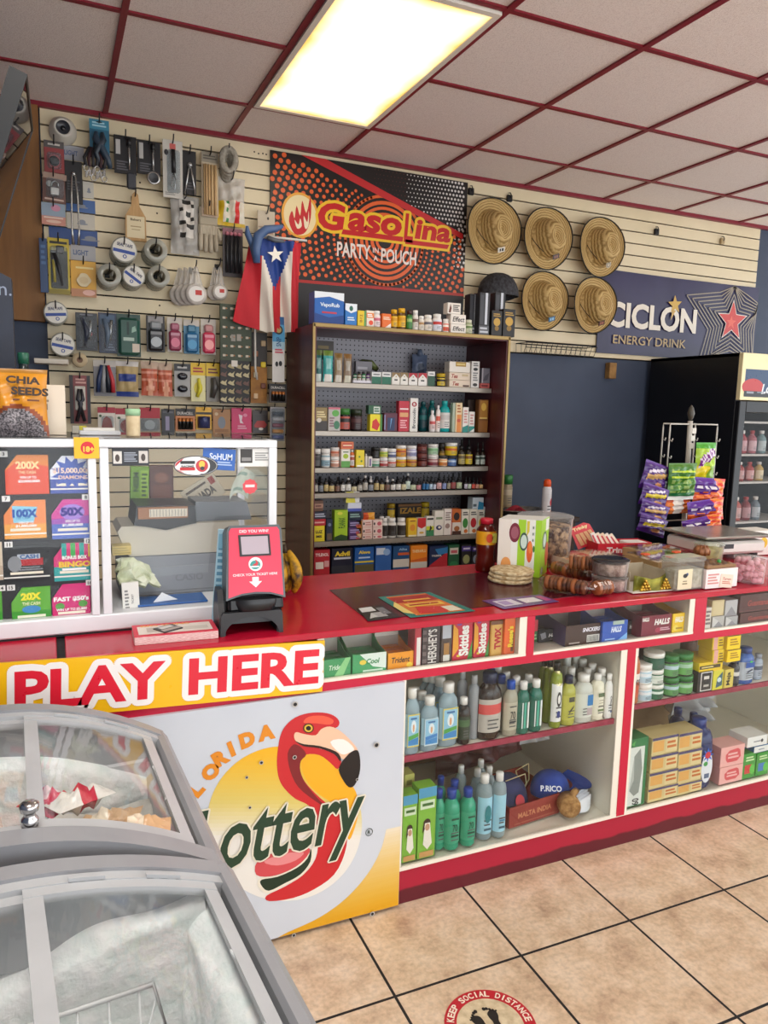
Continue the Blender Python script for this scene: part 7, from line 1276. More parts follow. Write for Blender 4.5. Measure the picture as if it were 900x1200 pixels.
open_box(r, 48, 186, 212, 278, 'open black lozenge box with silver emblem', '#232325', HL(.66, .5, .55)+[('p', [(.12, .2), (.3, .35), (.25, .8), (.05, .7)], '#8f8f94'), ('l', .45, .12, .9, .25, 1, '#77777a')], .12, .03, fill='#3a3a3c')
open_box(r, 188, 382, 188, 296, 'open brown chocolate box with barcode', '#3f2620', [('t', 'SNICKERS', .72, .72, .5, .2, '#e9e4ee', .04, .2), ('r', .6, .1, .96, .45, '#e6e2da'), ('l', .1, .08, .4, .2, 1, '#b9a9a0')]+[('r', .62+.03*k, .14, .632+.03*k, .42, '#2a2624') for k in range(10)], .18, .045, side='#4a3a66')
open_box(r, 384, 520, 170, 288, 'open blue lozenge box', '#1f52b4', HL(.55, .6, .42, '#dfe8f8')+[('r', .4, .82, .85, 1, '#a9bcae'), ('p', [(.6, .05), (1, .05), (1, .4)], '#7ab0e6'), ('l', .1, .1, .5, .22, 1, '#9ab8e6')], .12, .02, fill='#2f62c4')
open_box(r, 522, 584, 165, 240, 'small black lozenge box behind the blue one', '#232325', HL(.5, .55, .8), .10, .03)
open_box(r, 590, 752, 140, 258, 'open maroon lozenge box', '#7a1530', HL(.68, .68, .52)+[('t', 'HALLS', .12, .85, .22, .18, '#efeae4', .05), ('o', .55, .3, .1, .12, '#a9344f'), ('l', .62, .25, .95, .42, 2, '#d9a9b4')], .15, .03, fill='#8a2440')
open_box(r, 754, 850, 128, 246, 'open yellow lozenge box', '#eec417', HL(.55, .7, .7, '#f6f2e6')+[('o', .3, .3, .2, .14, '#f0d860'), ('l', .3, .2, .85, .35, 1, '#a9820f')], .15, .02, fill='#e0b412')
P_3 = 'in the right compartment under the worktop'
r = Sh(620, 660, .31111, .768, P_3, 'goods in the right compartment', .899, (2.165, 3.0));
r.box(662, 686, 168, 256, 'narrow pale pack at the post', '#d9d2c6', [('l', .1, .2, .9, .9, 4, '#7a6a6a')], .06, name='small_pack', cat='packet')
for a, b, c_, d in ((688, 736, '#b4b0ac', 'left grey checked'), (738, 786, '#a9a7a8', 'right grey checked')):
 r.box(a, b, 200, 256, f'{d} cube pack, lower', c_, [('p', [(0, 0), (1, 0), (.5, .6)], '#8f8c90'), ('p', [(0, 1), (.5, .6), (0, 0)], '#c9c6c4')], .06, name='cube_pack', cat='packet')
 r.box(a, b, 140, 199, ('cream' if 'left' in d else 'silver checked')+' cube pack, upper', '#cdb98c' if 'left' in d else '#b9b7b8', [('r', .1, .1, .9, .9, '#d4c196')] if 'left' in d else [('p', [(0, 0), (1, 0), (.5, .6)], '#8f8c90')], .06, 'top', name='cube_pack', cat='packet')
for k, (a, b) in enumerate(((184, 246), (118, 182))): r.box(790, 990, a-6, b-6, f'{("lower", "upper")[k]} maroon cigar box with red lettering', '#4a1d1c', [('t', 'Guantanamera', .45, .5, .6, .34, '#a8382f', .02, .15), ('r', .02, .06, .98, .1, '#6a2f2a')], .12, None if k == 0 else 'top', name='cigar_box', cat='box')
# ================================================================== ON THE WORKTOP
ZW = ZT+.0035; P_T = 'on the crimson worktop'
def foot(x, y, z=ZT): return pZ(x, y, z)
def hgt(p, x, ytop): return pY(x, ytop, p.y).z-p.z
p = foot(574, 671); h = hgt(p, 574, 609); w_ = (pY(584, 650, p.y).x-pY(564, 650, p.y).x)
t = thing('sauce_bottle', 'dark red-brown sauce bottle with yellow label and red cap', P_T, 'bottle', (p.x, p.y+w_/2, ZT))
MB().lathe([(0, 0), (.44*w_, 0), (.5*w_, .03*h), (.5*w_, .2*h), (.46*w_, .3*h), (.48*w_, .4*h), (.5*w_, .5*h), (.48*w_, .56*h), (.46*w_, .6*h), (.5*w_, .64*h), (.49*w_, .78*h), (.3*w_, .89*h), (.26*w_, .91*h)], K('#5a160d', .12), n=18).build('body', t)
mb = MB(); mb.lathe([(.505*w_, .52*h), (.505*w_, .77*h)], K('#e8a51c', .35), n=18); F = FR((0, -.52*w_, .52*h)); mb.oval(F, -.1*w_, .13*h, .2*w_, .08*h, K('#d9502a'), .0004); mb.rect(F, .05*w_, .04*h, .3*w_, .22*h, K('#cfd05a'), .0004); mb.build('label', t)
MB().lathe([(0, .9*h), (.33*w_, .9*h), (.33*w_, .985*h), (.29*w_, h), (0, h)], K('#c41f35', .35), n=16).build('cap', t)
c, L_, R_ = Vector((1.70, 2.33, ZT)), Vector((1.565, 2.42, ZT)), Vector((1.80, 2.42, ZT)); h = hgt(c, 620, 612)+.004; B_ = L_+R_-c
t = thing('fruit_carton', 'lime green and white carton picturing a mango', P_T, 'carton', c); mb = MB(); wc = K('#eeeee6', .4)
mb.slab(FR((0, 0, 0), (1, 0, 0), (0, 1, 0)), [(0, 0), (R_.x-c.x, R_.y-c.y), (B_.x-c.x, B_.y-c.y), (L_.x-c.x, L_.y-c.y)], h, wc); mb.build('box', t)
wl = (c-L_).length; F = FR(L_-c, c-L_); mb = MB(); q = lambda pts: [(x*wl, y*h) for x, y in pts]
for pts, cc, o_ in ((R4(0, 0, .3, 1), '#e9e0d4', .0004), (R4(.46, 0, .64, 1), '#a4d42c', .0004), (R4(.86, 0, 1, 1), '#a4d42c', .0004)): mb.flat(F, q(pts), K(cc, .35), o_)
OV = lambda cx, cy, rx, ry, cc, o_: mb.oval(F, cx*wl, cy*h, rx*wl, ry*h, K(cc, .35), o_, 18)
OV(.38, .77, .13, .17, '#7a2438', .0007); OV(.38, .77, .09, .11, '#a05a68', .001); OV(.6, .62, .1, .16, '#3f5a4a', .0008); OV(.6, .62, .075, .12, '#cfe0d4', .0011); OV(.745, .45, .07, .19, '#e8642a', .0009); OV(.755, .52, .04, .1, '#f0893a', .0012); OV(.84, .5, .025, .06, '#3f7a3a', .001); OV(.2, .2, .12, .14, '#e8a05a', .0009); OV(.66, .12, .05, .06, '#8a8a86', .0009)
mb.flat(F, q([(.66, .72), (.72, .8), (.72, .98), (.66, .98)]), K('#d9c43a', .35), .0009)
for k in range(3): mb.rect(F, .78*wl, (.62+.11*k)*h, .85*wl, (.68+.11*k)*h, K('#d9dcd4', .35), .0009); mb.oval(F, .81*wl, (.65+.11*k)*h, .015*wl, .025*h, K('#5a6a5a'), .0012, 8)
mb.build('front_print', t)
wr = (R_-c).length; F = FR((0, 0, 0), R_-c); mb = MB(); mb.rect(F, 0, 0, wr, h, K('#a4d42c', .35), .0004); mb.oval(F, .45*wr, .62*h, .28*wr, .16*h, K('#3f5a4a', .35), .0008, 18); mb.oval(F, .45*wr, .62*h, .2*wr, .12*h, K('#cfe0d4', .35), .0011, 18); mb.oval(F, .8*wr, .35*h, .22*wr, .22*h, K('#c9562a', .35), .0009, 18); mb.oval(F, .25*wr, .1*h, .14*wr, .07*h, K('#8fa09a', .35), .0009, 12); mb.rect(F, .55*wr, .78*h, .95*wr, .98*h, K('#eeece4', .35), .0008); mb.build('side_print', t)
p = foot(612, 687); wd = .5*(pY(633, 680, p.y+.07).x-pY(590, 680, p.y+.07).x); ck3 = noisy('rice_cake', '#a8885c', '#e0cfa8', 60, .85, 5, .5)
for k in range(3):
 mb = MB(); mb.lathe([(0, 0), (wd*.94, 0), (wd, .005), (wd, .0105), (wd*.95, .0145), (wd*.4, .0135), (0, .0145)], ck3, n=24)
 tag(mb.build('rice_cake', None, (p.x+.004*k, p.y+wd, ZW+.0148*k)), ('bottom', 'middle', 'top')[k]+' round rice cake of the stack', 'before the fruit carton', 'cracker', 'rice cakes')
bisc = noisy('biscuit', '#43200f', '#8f5730', 40, .6, 5, .4); film = glass_pane('film', (.98, .97, .96, 1), .05); jam = K('#7a2a20', .3)
def roll(a, b, r_, z, desc, n=9):
 a = foot(*a, z) if len(a) == 2 else Vector(a); b = foot(*b, z) if len(b) == 2 else Vector(b); d = (b-a); L = d.length; ang = math.atan2(d.y, d.x)
 t = thing('biscuit_pack', desc, P_T, 'biscuits', (a.x, a.y, z), ang, 'film-wrapped biscuit rolls')
 for i in range(n):
  x = .012+(L-.024)*(i+.5)/n; w2 = (L-.024)/n*.46
  m = bisc if i % 3 else K('#9c5a2c', .6); k = 1+.06*math.sin(i*2.3)
  MB().lathe([(0, -w2), (r_*.82*k, -w2), (r_*.92*k, -w2*.5), (r_*.92*k, w2*.5), (r_*.8*k, w2), (0, w2)], m, (x, .002*math.sin(i*1.7), r_), 12, axis='X').build('biscuit', t)
 mb = MB(); rr = random.Random(int(L*1e4))
 pr = [(0.003, -.022), (r_*.55, -.004), (r_*.98, .008)]+[(r_*(.985+.03*rr.random()), .008+(L-.016)*i/10) for i in range(1, 10)]+[(r_*.98, L-.008), (r_*.55, L+.004), (.003, L+.022)]
 mb.lathe(pr, film, (0, 0, r_), 12, axis='X', smooth=False); mb.build('wrapper', t)
z2 = ZT+.058
roll((636, 690), (690, 699), .028, ZW, 'film-wrapped brown biscuit roll nearest the counter edge'); roll((694, 699), (716, 696), .028, ZW, 'short biscuit roll beside the clear tubs', 4); roll((646, 672), (694, 684), .028, ZW, 'biscuit roll behind, with orange-tinted end');
aa = foot(668, 688); bb = foot(716, 692); roll((aa.x, aa.y+.035, z2), (bb.x, bb.y+.04, z2), .029, z2, 'long biscuit roll resting on the others', 8)
def tubc(x0, x1, yt, base, desc, fillm, lidm, z=None, Y=None, taper=.94, rim=True, lab=None):
 p = foot(*base) if Y is None else Vector((pY((x0+x1)/2, base[1], Y).x, Y, ZT)); z = ZW if z is None else z; wd_ = (pY(x1, base[1], p.y).x-pY(x0, base[1], p.y).x)/2; h = pY((x0+x1)/2, yt, p.y).z-z if yt else .055
 t = thing('clear_tub', desc, P_T, 'tub', (p.x, p.y+wd_, z)); MB().lathe([(0, .002), (wd_*taper*.93, .002), (wd_*.96, h*.8)], fillm, n=22).lathe([(wd_*.96, h*.8), (wd_*.5, h*.83), (0, h*.81)], fillm, n=22).build('contents', t)
 MB().lathe([(0, 0), (wd_*taper, 0), (wd_, h*.94), (wd_*1.03, h*.95), (wd_*1.03, h)], clear('#f2f2f0', .9, .05), n=26).build('tub', t); MB().lathe([(wd_*1.03, h), (wd_*.95, h+.003), (wd_*.5, h+.005), (0, h+.004)], lidm, n=26).build('lid', t)
 if lab:
  mb = MB(); mb.box(-lab[0]/2, lab[0]/2, 0, .001, 0, lab[1], K('#e6dfca', .4)); prints(mb, FR((0, 0, 0)), lab[0], lab[1], lab[2], .0004); mb.build('label', t, (lab[3], -wd_*1.02, h*.12))
 return t, h
LID = clear('#eeeeec', .84, .06)
cook = noisy('cookie_mix', '#4a2c20', '#d9b48a', 45, .6, 4, .5, .4, .6)
tubc(630, 683, 608, (656, 652), 'tall clear tub of brown and white cookies', cook, LID, None, 2.46)
t, h1 = tubc(712, 745, 679, (728, 696), 'clear tub with mixed sweets, lower of two', noisy('mixed_sweets', '#7a5a4a', '#e6d2c4', 40, .4, 4, .4), LID)
p = foot(728, 696); tubc(710, 744, None, (728, 696), 'clear tub with mixed sweets, upper of two', noisy('mixed_sweets', '#7a5a4a', '#e6d2c4', 40, .4, 4, .4), K('#24242c', .2), ZW+h1+.006)
p = foot(765, 695); gx = p.x; t = thing('chocolate_box', 'open cardboard box with green-gold foil and gold balls', P_T, 'chocolates', (gx, p.y+.004, ZW), math.radians(-3)); cbm = noisy('grey_card', '#a59880', '#b8ab92', 14, .7); Wg = .078
MB().box(-Wg-.01, Wg+.012, -.004, .15, 0, .003, K('#e6e2d8', .5)).build('white_card', t)
for sg in (-1, 1): MB().box(sg*Wg-.0015, sg*Wg+.0015, .03, .15, .003, .07, cbm).build('side', t)
MB().box(-Wg, Wg, .148, .151, .003, .075, cbm).build('back', t)
mb = MB(); mb.grid(lambda u, v: (-Wg+.004+u*(2*Wg-.008), .012+.012*math.sin(u*7), .003+v*(.042+.016*abs(u-.5)*2)), 14, 5, noisy('gold_green_foil', '#6a6a1c', '#a5a03a', 18, .3, 4, .3, .4, .6, (1, 1, 1), .4)); mb.grid(lambda u, v: (-Wg+.004+(1-u)*(2*Wg-.008), .014+.012*math.sin((1-u)*7), .003+v*(.042+.016*abs(u-.5)*2)), 14, 5, K('#7a7420', .35, .4)); mb.build('foil', t)
gold = noisy('gold_wrap', '#8a5a14', '#e8c450', 60, .25, 4, .4, .35, .6, (1, 1, 1), .6)
for gx_ in (-.028, .062):
 for row in range(4):
  for j in range(4-row):
   MB().ball((gx_+(j-(3-row)/2)*.0125, .003, .0095+row*.0105), .0062, gold, 8).build('gold_ball', t)
p = foot(808, 693); h = hgt(p, 808, 655); t = thing('clear_jar', 'square clear jar with cream label and dark emblem', P_T, 'jar', (p.x, p.y+.04, ZW)); W_ = (pY(826, 680, p.y).x-pY(792, 680, p.y).x)/2
MB().box(-W_+.004, W_-.004, -.034, .034, .003, h*.62, noisy('pale_sweets', '#a39a84', '#d0c8b4', 40, .5, 4, .4), .006).build('contents', t); MB().box(-W_, W_, -.038, .038, 0, h*.86, clear('#eef0ee', .88, .05), .006).build('jar', t); MB().box(-W_-.002, W_+.002, -.04, .04, h*.86, h, LID, .004).build('lid', t)
mb = MB(); mb.box(-W_*.85, W_*.12, -.0395, -.0385, .006, h*.66, K('#e2d6b4', .5)); F = FR((-W_*.37, -.0395, 0)); mb.oval(F, 0, h*.46, .011, .008, K('#23262e'), .0005, 10); mb.oval(F, .009, h*.5, .006, .006, K('#3a5a8a'), .0005, 8); mb.rect(F, -.012, h*.2, .012, h*.24, K('#8a7a5a'), .0005); mb.rect(F, -.010, h*.28, .010, h*.31, K('#8a7a5a'), .0005); mb.build('label', t)
p = foot(846, 690); w_ = pY(864, 680, p.y).x-pY(827, 680, p.y).x; h = hgt(p, 846, 668)
carton('treat_box', 'white and pink box with printed side', 'at the right of the worktop', 'box', (p.x, p.y+.004, ZW), w_, .08, h, '#f0e2e0', [('l', .06, .2, .4, .8, 4, '#d0908a')])
mb = MB(); mb.box(-.03, .03, 0, .0015, 0, .05, K('#f0d8c4', .5)); prints(mb, FR((0, 0, 0)), .06, .05, [('l', .15, .25, .85, .5, 2, '#c9806a'), ('t', 'Turron', .5, .66, .66, .2, '#b5504a', .01, .3)], .0004); o = mb.build('price_card', None, (p.x+.018, p.y+.0005, ZW)); o.rotation_euler = (-.02, .12, -.05); tag(o, 'peach card with red script leaning on box', 'at the right of the worktop', 'card')
p2 = foot(848, 690); mb = MB(); mb.box(-.075, .075, .0, .10, 0, .012, K('#8f6a44', .6), .003); t = thing('sweet_tray', 'brown tray of dark sweets with clear lid', 'on the white and pink box', 'tray', (p.x, p.y+.008, ZW+h+.001)); mb.build('tray', t); MB().grid(lambda u, v: (-.07+.14*u, .005+.09*v, .012+.008*abs(math.sin(u*16)*math.sin(v*10))), 24, 14, noisy('dark_sweets', '#4a2f22', '#8a6a4a', 40, .4)).build('sweets', t); MB().ball((.005, .02, .022), .008, K('#3f9a4a', .3), 8).build('green_sweet', t)
p = foot(889, 686); wd_ = .055; h = hgt(p, 889, 657); t = thing('marshmallow_tub', 'clear tub heaped with pink marshmallows', 'at the right end of the worktop', 'tub', (p.x+.01, p.y+wd_, ZW)); mm = noisy('marshmallow', '#e6a9b4', '#f3c6cc', 20, .6); rq = random.Random(6)
for i in range(46):
 a = rq.uniform(0, 6.28); zl = .012+.075*(i//12)/3.2; rad = wd_*.8*math.sqrt(rq.random()) if i % 2 else wd_*.78
 MB().ball((rad*math.cos(a), rad*math.sin(a), zl), .0125, mm, 8, 1, .9, .85).build('marshmallow', t)
MB().lathe([(0, 0), (wd_*.97, 0), (wd_*1.02, h*.92), (wd_*1.06, h*.95)], clear('#f6eef0', .85, .05), n=24).build('tub', t); MB().lathe([(wd_*1.07, h*.95), (wd_*1.07, h), (0, h+.003)], LID, n=24).build('lid', t)
p = foot(852, 668); t = thing('round_tub', 'shallow clear tub of yellow-green candy', 'behind the brown sweet tray', 'tub', (p.x+.02, p.y+.12, ZW)); MB().lathe([(0, .002), (.05, .002), (.055, .07), (0, .075)], noisy('lime_candy', '#8a8a2c', '#d0cc7a', 40, .4), n=20).build('contents', t); MB().lathe([(0, 0), (.054, 0), (.06, .08), (.063, .084), (.063, .09), (0, .094)], clear('#eef0e6', .75, .05), n=22).build('tub', t)
carton('small_carton', 'white carton with yellow round spot', 'behind the marshmallow tub', 'carton', (3.0, 2.40, ZW), .12, .1, .115, '#ece8e0', [('o', .5, .5, .2, .22, '#e8c42a'), ('o', .5, .5, .1, .1, '#d9a51c')])
def tray(x, Y, w_, d_, desc, m1, lid=True, h=.035, z=ZW, base='#b79a6a'):
 t = thing('sweet_tray', desc, P_T, 'tray', (x, Y, z)); MB().box(-w_/2, w_/2, 0, d_, 0, .004, K(base, .6)).box(-w_/2, w_/2, 0, .003, .004, h, K(base, .6)).box(-w_/2, w_/2, d_-.003, d_, .004, h, K(base, .6)).box(-w_/2, -w_/2+.003, .003, d_-.003, .004, h, K(base, .6)).box(w_/2-.003, w_/2, .003, d_-.003, .004, h, K(base, .6)).build('tray', t)
 MB().grid(lambda u, v: (-w_/2+.005+(w_-.01)*u, .005+(d_-.01)*v, h*.7+.012*abs(math.sin(u*13+v*3)*math.sin(v*11))), 26, 16, m1).build('sweets', t)
 if lid: MB().box(-w_/2+.002, w_/2-.002, .002, d_-.002, h+.006, h+.009, film).build('film', t)
 return t
orr = noisy('pastry_pieces', '#a8562c', '#e6c49a', 34, .5, 4, .5, .4, .55); tray(2.0, 2.33, .27, .17, 'cardboard tray of orange pastries under film', orr, True, .05, base='#d9ccb4')
cl = noisy('wrapped_sweets', '#6a5a4c', '#d9ccbc', 38, .35, 4, .5, .38, .58); tray(2.2, 2.12, .22, .18, 'tray of clear-wrapped sweets behind the gold balls', cl, True, .075, base='#a98a5c'); tray(2.33, 2.34, .2, .13, 'tray of clear-wrapped sweets before the scale', cl, True, .065, base='#b59a6c')
t = thing('dark_packets', 'small pile of dark foil packets', 'behind the clear tubs', 'packets', (1.98, 2.17, ZW))
for k in range(3): MB().box(-.06+.01*k, .05+.01*k, .0, .07, .012*k, .012*k+.011, K(('#2a2430', '#3a3440', '#24262e')[k], .2), .004).build('packet', t)
for x, y, z, nm in ((2.17, 2.13, ZW+.087, 'first'), (2.27, 2.2, ZW+.087, 'second'), (2.11, 2.2, ZW+.087, 'third')): tag(MB().box(-.016, .016, 0, .02, 0, .006, K('#e85a2c', .5), .001).build('price_tag', None, (x, y, z)), f'small orange price tag, {nm} along', 'on the film-wrapped sweets', 'price tag')
p = Vector((2.32, 2.13, ZW+.087)); t = thing('pastry', 'round brown caramelised pastry ball', 'on the film-wrapped sweets', 'pastry', p); MB().lathe([(0, 0), (.02, .002), (.032, .014), (.03, .028), (.018, .04), (0, .043)], noisy('pastry_skin', '#6a3a1c', '#c98a5a', 34, .4, 5, .6), n=16).build('ball', t)
for k in range(5): MB().tube([(.028*math.cos(k*.7-2.6), .028*math.sin(k*.7-2.6), .006), (.031*math.cos(k*.7-2.6), .031*math.sin(k*.7-2.6), .02), (.016*math.cos(k*.7-2.6), .016*math.sin(k*.7-2.6), .04)], .005, K('#8a5228', .4), 5).build('ridge', t)
t = thing('wafer_display', 'red display box with tilted header card and wafers', 'at the back of the worktop', 'display box', (2.27, 2.50, ZW), math.radians(-10)); RB = K('#c71f30', .35); W_ = .13; hf = .075
mb = MB(); mb.box(-W_, W_, 0, .002, 0, hf, RB); mb.text(FR((0, 0, 0)), 'Trinky', -.03, hf*.55, .12, .034, K('#f0e4e0'), .04, .0006); mb.rect(FR((0, 0, 0)), .09, .01, .098, hf-.006, K('#efe9e4'), .0006); mb.build('front', t)
for sg in (-1, 1): MB().box(sg*W_-.001, sg*W_+.001, .002, .11, 0, hf, RB).build('side', t)
MB().box(-W_, W_, .108, .11, 0, hf, RB).build('back', t); MB().box(-W_, W_, .002, .108, 0, .002, RB).build('base', t)
mb = MB(); mb.M = Matrix.Translation((-.13, .11, hf)) @ Matrix.Rotation(math.radians(-30), 4, 'X') @ Matrix.Rotation(math.radians(-18), 4, 'Y'); F = FR((0, 0, 0)); mb.slab(F, [(-.06, -.03), (.06, -.03), (.055, .06), (.03, .075), (-.05, .07)], -.002, RB); mb.text(F, 'Trinky', 0, .055, .08, .02, K('#f0d9a0'), .04, .0006)
for k in range(4): mb.slab(F, [(-.04+.026*k, -.02), (-.02+.026*k, -.02), (-.022+.022*k, .035), (-.04+.022*k, .035)], .002, K('#d0a070', .5))
mb.build('header_card', t)
for k in range(5):
 mb = MB(); mb.M = Matrix.Translation((-.09+.026*k, .05, .03)) @ Matrix.Rotation(math.radians(-22-3*k), 4, 'Y') @ Matrix.Rotation(-.3, 4, 'X'); mb.box(-.011, .011, -.006, .006, 0, .09, K(('#efe6dc', '#f0ddc8', '#e8cdb0')[k % 3], .35), .002); mb.rect(FR((0, -.006, 0)), -.008, .02, .0, .08, K('#c9404a'), .0005); mb.build('wafer', t)
MB().box(.03, W_-.004, .004, .1, .05, .072, K('#efe9e2', .5), .002).build('white_insert', t)
p = Vector((2.76, 2.34, ZW)); t = thing('shop_scale', 'white shop scale with square steel platter', 'on the crimson worktop', 'scale', p, math.radians(-4)); WS = noisy('white_plastic', '#dcdad2', '#e6e4dc', 8, .45)
mb = MB()
for sx in (-1, 1):
 for sy in (-1, 1): mb.lathe([(0, 0), (.018, 0), (.016, .03), (0, .03)], K('#2a2a2c', .6), (sx*.13, .13+sy*.1, 0), 10)
mb.build('foot', t); MB().box(-.17, .17, 0, .26, .028, .085, WS, .012).build('body', t); mb = MB(); mb.box(-.10, -.02, -.001, .01, .055, .075, K('#2a2a2c', .3)); mb.build('display', t)
mb = MB(); mb.box(-.06, .06, .07, .19, .085, .1, K('#8a8884', .5)); mb.box(-.19, .19, -.015, .275, .1, .112, noisy('steel_platter', '#9c9a92', '#b4b2aa', 10, .25, 4, 0, .35, .65, (1, 1, 1), .6), .006); mb.build('platter', t)
# ================================================================== SNACK RACK
SX, SYY = 3.12, 3.0
t = thing('snack_rack', 'white wire snack rack on tall pole with clip arms', 'behind the counter', 'rack', (SX, SYY, 0)); wm2 = K('#c9c6bc', .4)
MB().tube([(0, 0, .02), (0, 0, 1.0), (-.012, 0, 1.53)], .013, wm2, 8).build('pole', t); MB().lathe([(0, 0), (.2, 0), (.2, .012), (.03, .02), (0, .02)], K('#3a3a3c', .5), n=24).build('base', t)
MB().lathe([(0, 1.53), (.012, 1.54), (.02, 1.57), (.012, 1.60), (0, 1.615)], K('#4a463c', .4), (-.012, 0, 0), 12).build('finial', t)
zr = pY(806, 497, SYY).z
for dx, dy in ((-.17, -.02), (-.11, .09), (.12, .09), (.165, -.02)):
 MB().tube([(-.01, 0, zr), (dx, dy, zr), (dx, dy, zr-.02), (dx*1.02, dy, .95)], .0045, wm2, 6).build('arm', t)
 mb = MB()
 for k in range(5): mb.tube([(dx, dy, zr-.08-.09*k), (dx+.0, dy-.02, zr-.09-.09*k), (dx, dy-.024, zr-.075-.09*k)], .003, wm2, 5)
 mb.build('clip', t)
mb = MB();
for k in range(3): mb.box(-.02+.006*k, .012+.006*k, -.014, -.01, zr-.13+.04*k, zr-.10+.04*k, K('#dcd8cc', .5), .002)
mb.build('price_clip', t); MB().tube([(-.17, -.02, 1.0), (.165, -.02, 1.0)], .004, wm2, 6).build('cross_wire', t)
def snack(px, desc, mf, Y, rot=0.0, d=.05, seed=0):
 x0, y0, x1, y1 = [v*.37778 for v in px]; x0 += 560; x1 += 560; y0 += 440; y1 += 440
 a = pY(x0, (y0+y1)/2, Y); b = pY(x1, (y0+y1)/2, Y); zt_ = pY((x0+x1)/2, y0, Y).z; zb = pY((x0+x1)/2, y1, Y).z; mb = MB(); h = zt_-zb
 pillow(mb, b.x-a.x, h, d, mf, 16, 20, .05, .16, seed, Matrix.Translation((0, 0, 0)) @ Matrix.Translation((0, 0, h/2)) @ Matrix.Rotation(math.radians(rot), 4, 'Y') @ Matrix.Translation((0, 0, -h/2)))
 tag(mb.build('snack_bag', None, ((a.x+b.x)/2, Y, zb)), desc, 'hanging on the wire snack rack', 'snack bag', 'snack bags on the rack')
def purp(s_):
 def f(u, v):
  if abs(v-.55-.3*(u-.5)) < .09 and .15 < u < .85: return K('#d9c43a' if s_ % 2 else '#c9a060', .25)
  if abs(v-.75-.3*(u-.5)) < .05 and .2 < u < .8: return K('#e6dcea', .25)
  if (u-.6)**2+(v-.25)**2*1.6 < .02: return K('#c98a5a', .25)
  return K('#45206f' if v < .9 else '#5a2f8a', .22)
 return f
for k, px in enumerate(((507, 272, 592, 362), (503, 342, 590, 412), (500, 395, 592, 452), (496, 438, 586, 492))): snack(px, ('topmost', 'second', 'third', 'lowest')[k]+' purple snack bag of the left column', purp(k), SYY-.09-.035*k, 16, .04, k)
def grn(u, v):
 if v > .88: return K('#4a7a1c', .25)
 if .62 < v < .8 and .08 < u < .92: return K('#b9d42a', .25) if abs(v-.71) > .045 else K('#2f6a1c', .25)
 if v < .22: return K('#1d6a3a', .25) if (.12 < v) else K('#e6e8e0', .25)
 if ((u*5) % 1-.5)**2+((v*7) % 1-.5)**2 < .09: return K('#8fb05a', .3)
 return K('#3f7a2a', .25)
snack((588, 272, 676, 385), 'green snack bag with pale lettering', grn, SYY-.12, 0, .06, 11)
snack((572, 380, 660, 428), 'orange and white snack bag below the green one', lambda u, v: K('#efe6dc', .25) if abs(u-.5) < .13+.1*v else K('#e0762a', .25) if v < .75 else K('#c9502a', .25), SYY-.1, 0, .04, 12)
def tallb(u, v):
 if v > .86: return K('#4aa02a', .25)
 if abs(v-.62-.4*(u-.5)) < .12 and .1 < u < .9: return K('#e6d6ea', .25) if int(u*14+v*9) % 2 else K('#7a2a8a', .25)
 if v < .4: return K('#e0cf1c', .25) if u < .55 else K('#7aa82a', .25)
 return K('#a9cf3a', .25)
snack((673, 208, 735, 328), 'tall yellow-green snack bag with white top', tallb, SYY-.09, 0, .05, 13)
def chi(s_):
 def f(u, v):
  if .52 < v-.12*(u-.5) < .8 and u < .62: return K('#e9e2ea', .25) if .6 < v < .7 and u > .08 and int(u*16) % 3 else K('#4a1f7a', .25)
  if v < .48 and ((u*4+v*3) % 1-.5)**2+((v*6-u*2) % 1-.5)**2 < .13: return K('#e8762a', .3)
  if u > .62: return K('#d9402a', .25) if int(v*7+u*5) % 2 else K('#e8802a', .25)
  return K('#5a2490', .25) if v > .42 else K('#c9481f', .25)
 return f
for k, px in enumerate(((668, 318, 763, 402), (648, 385, 762, 455), (632, 438, 756, 482))): snack(px, ('upper', 'middle', 'lower')[k]+' purple and orange snack bag, right column', chi(k), SYY-.12-.04*k, (4, -5, -8)[k], .06, 14+k)
# ================================================================== SIDE TABLE beside the rack
t = thing('side_table', 'small dark wooden table', 'right of the medicine rack', 'table', (2.66, 3.62, 0)); dw = noisy('dark_wood', '#2f1d14', '#402a1c', 6, .5, 5, stretch=(1, 6, 6))
MB().box(-.29, .26, 0, .42, .90, .93, dw, .004).build('top', t)
for x in (-.27, .21):
 for y in (.02, .37): MB().box(x, x+.035, y, y+.035, 0, .90, dw, .003).build('leg', t)
t = thing('foil_tray', 'shallow foil tray with red cloth in it', 'on the dark side table', 'tray', (2.60, 3.80, .931)); fo = noisy('foil', '#77746c', '#b9b6ac', 40, .3, 4, .5, .35, .65, (1, 1, 1), .8)
MB().lathe([(0, 0), (.13, 0), (.155, .035), (.175, .036), (.175, .039), (.152, .038), (.128, .004), (0, .004)], fo, n=28, sy=.7).build('tray', t); MB().grid(lambda u, v: (-.10+.17*u, -.05+.1*v, .006+.055*math.exp(-((u-.45)**2)*8)*(.6+.4*math.sin(v*9+u*6))), 18, 12, noisy('red_cloth', '#8f1c2c', '#a52a3a', 20, .8)).build('cloth', t)
bottle('spice_jar', 'clear spice jar with green lid', 'in the foil tray on the side table', 'jar', (2.545, 3.83, .972), .062, .2, 'jar', clear('#b9a988', .2, .1), '#2f7a3a', '#a89a7c', '#c9bca0', 1.0)
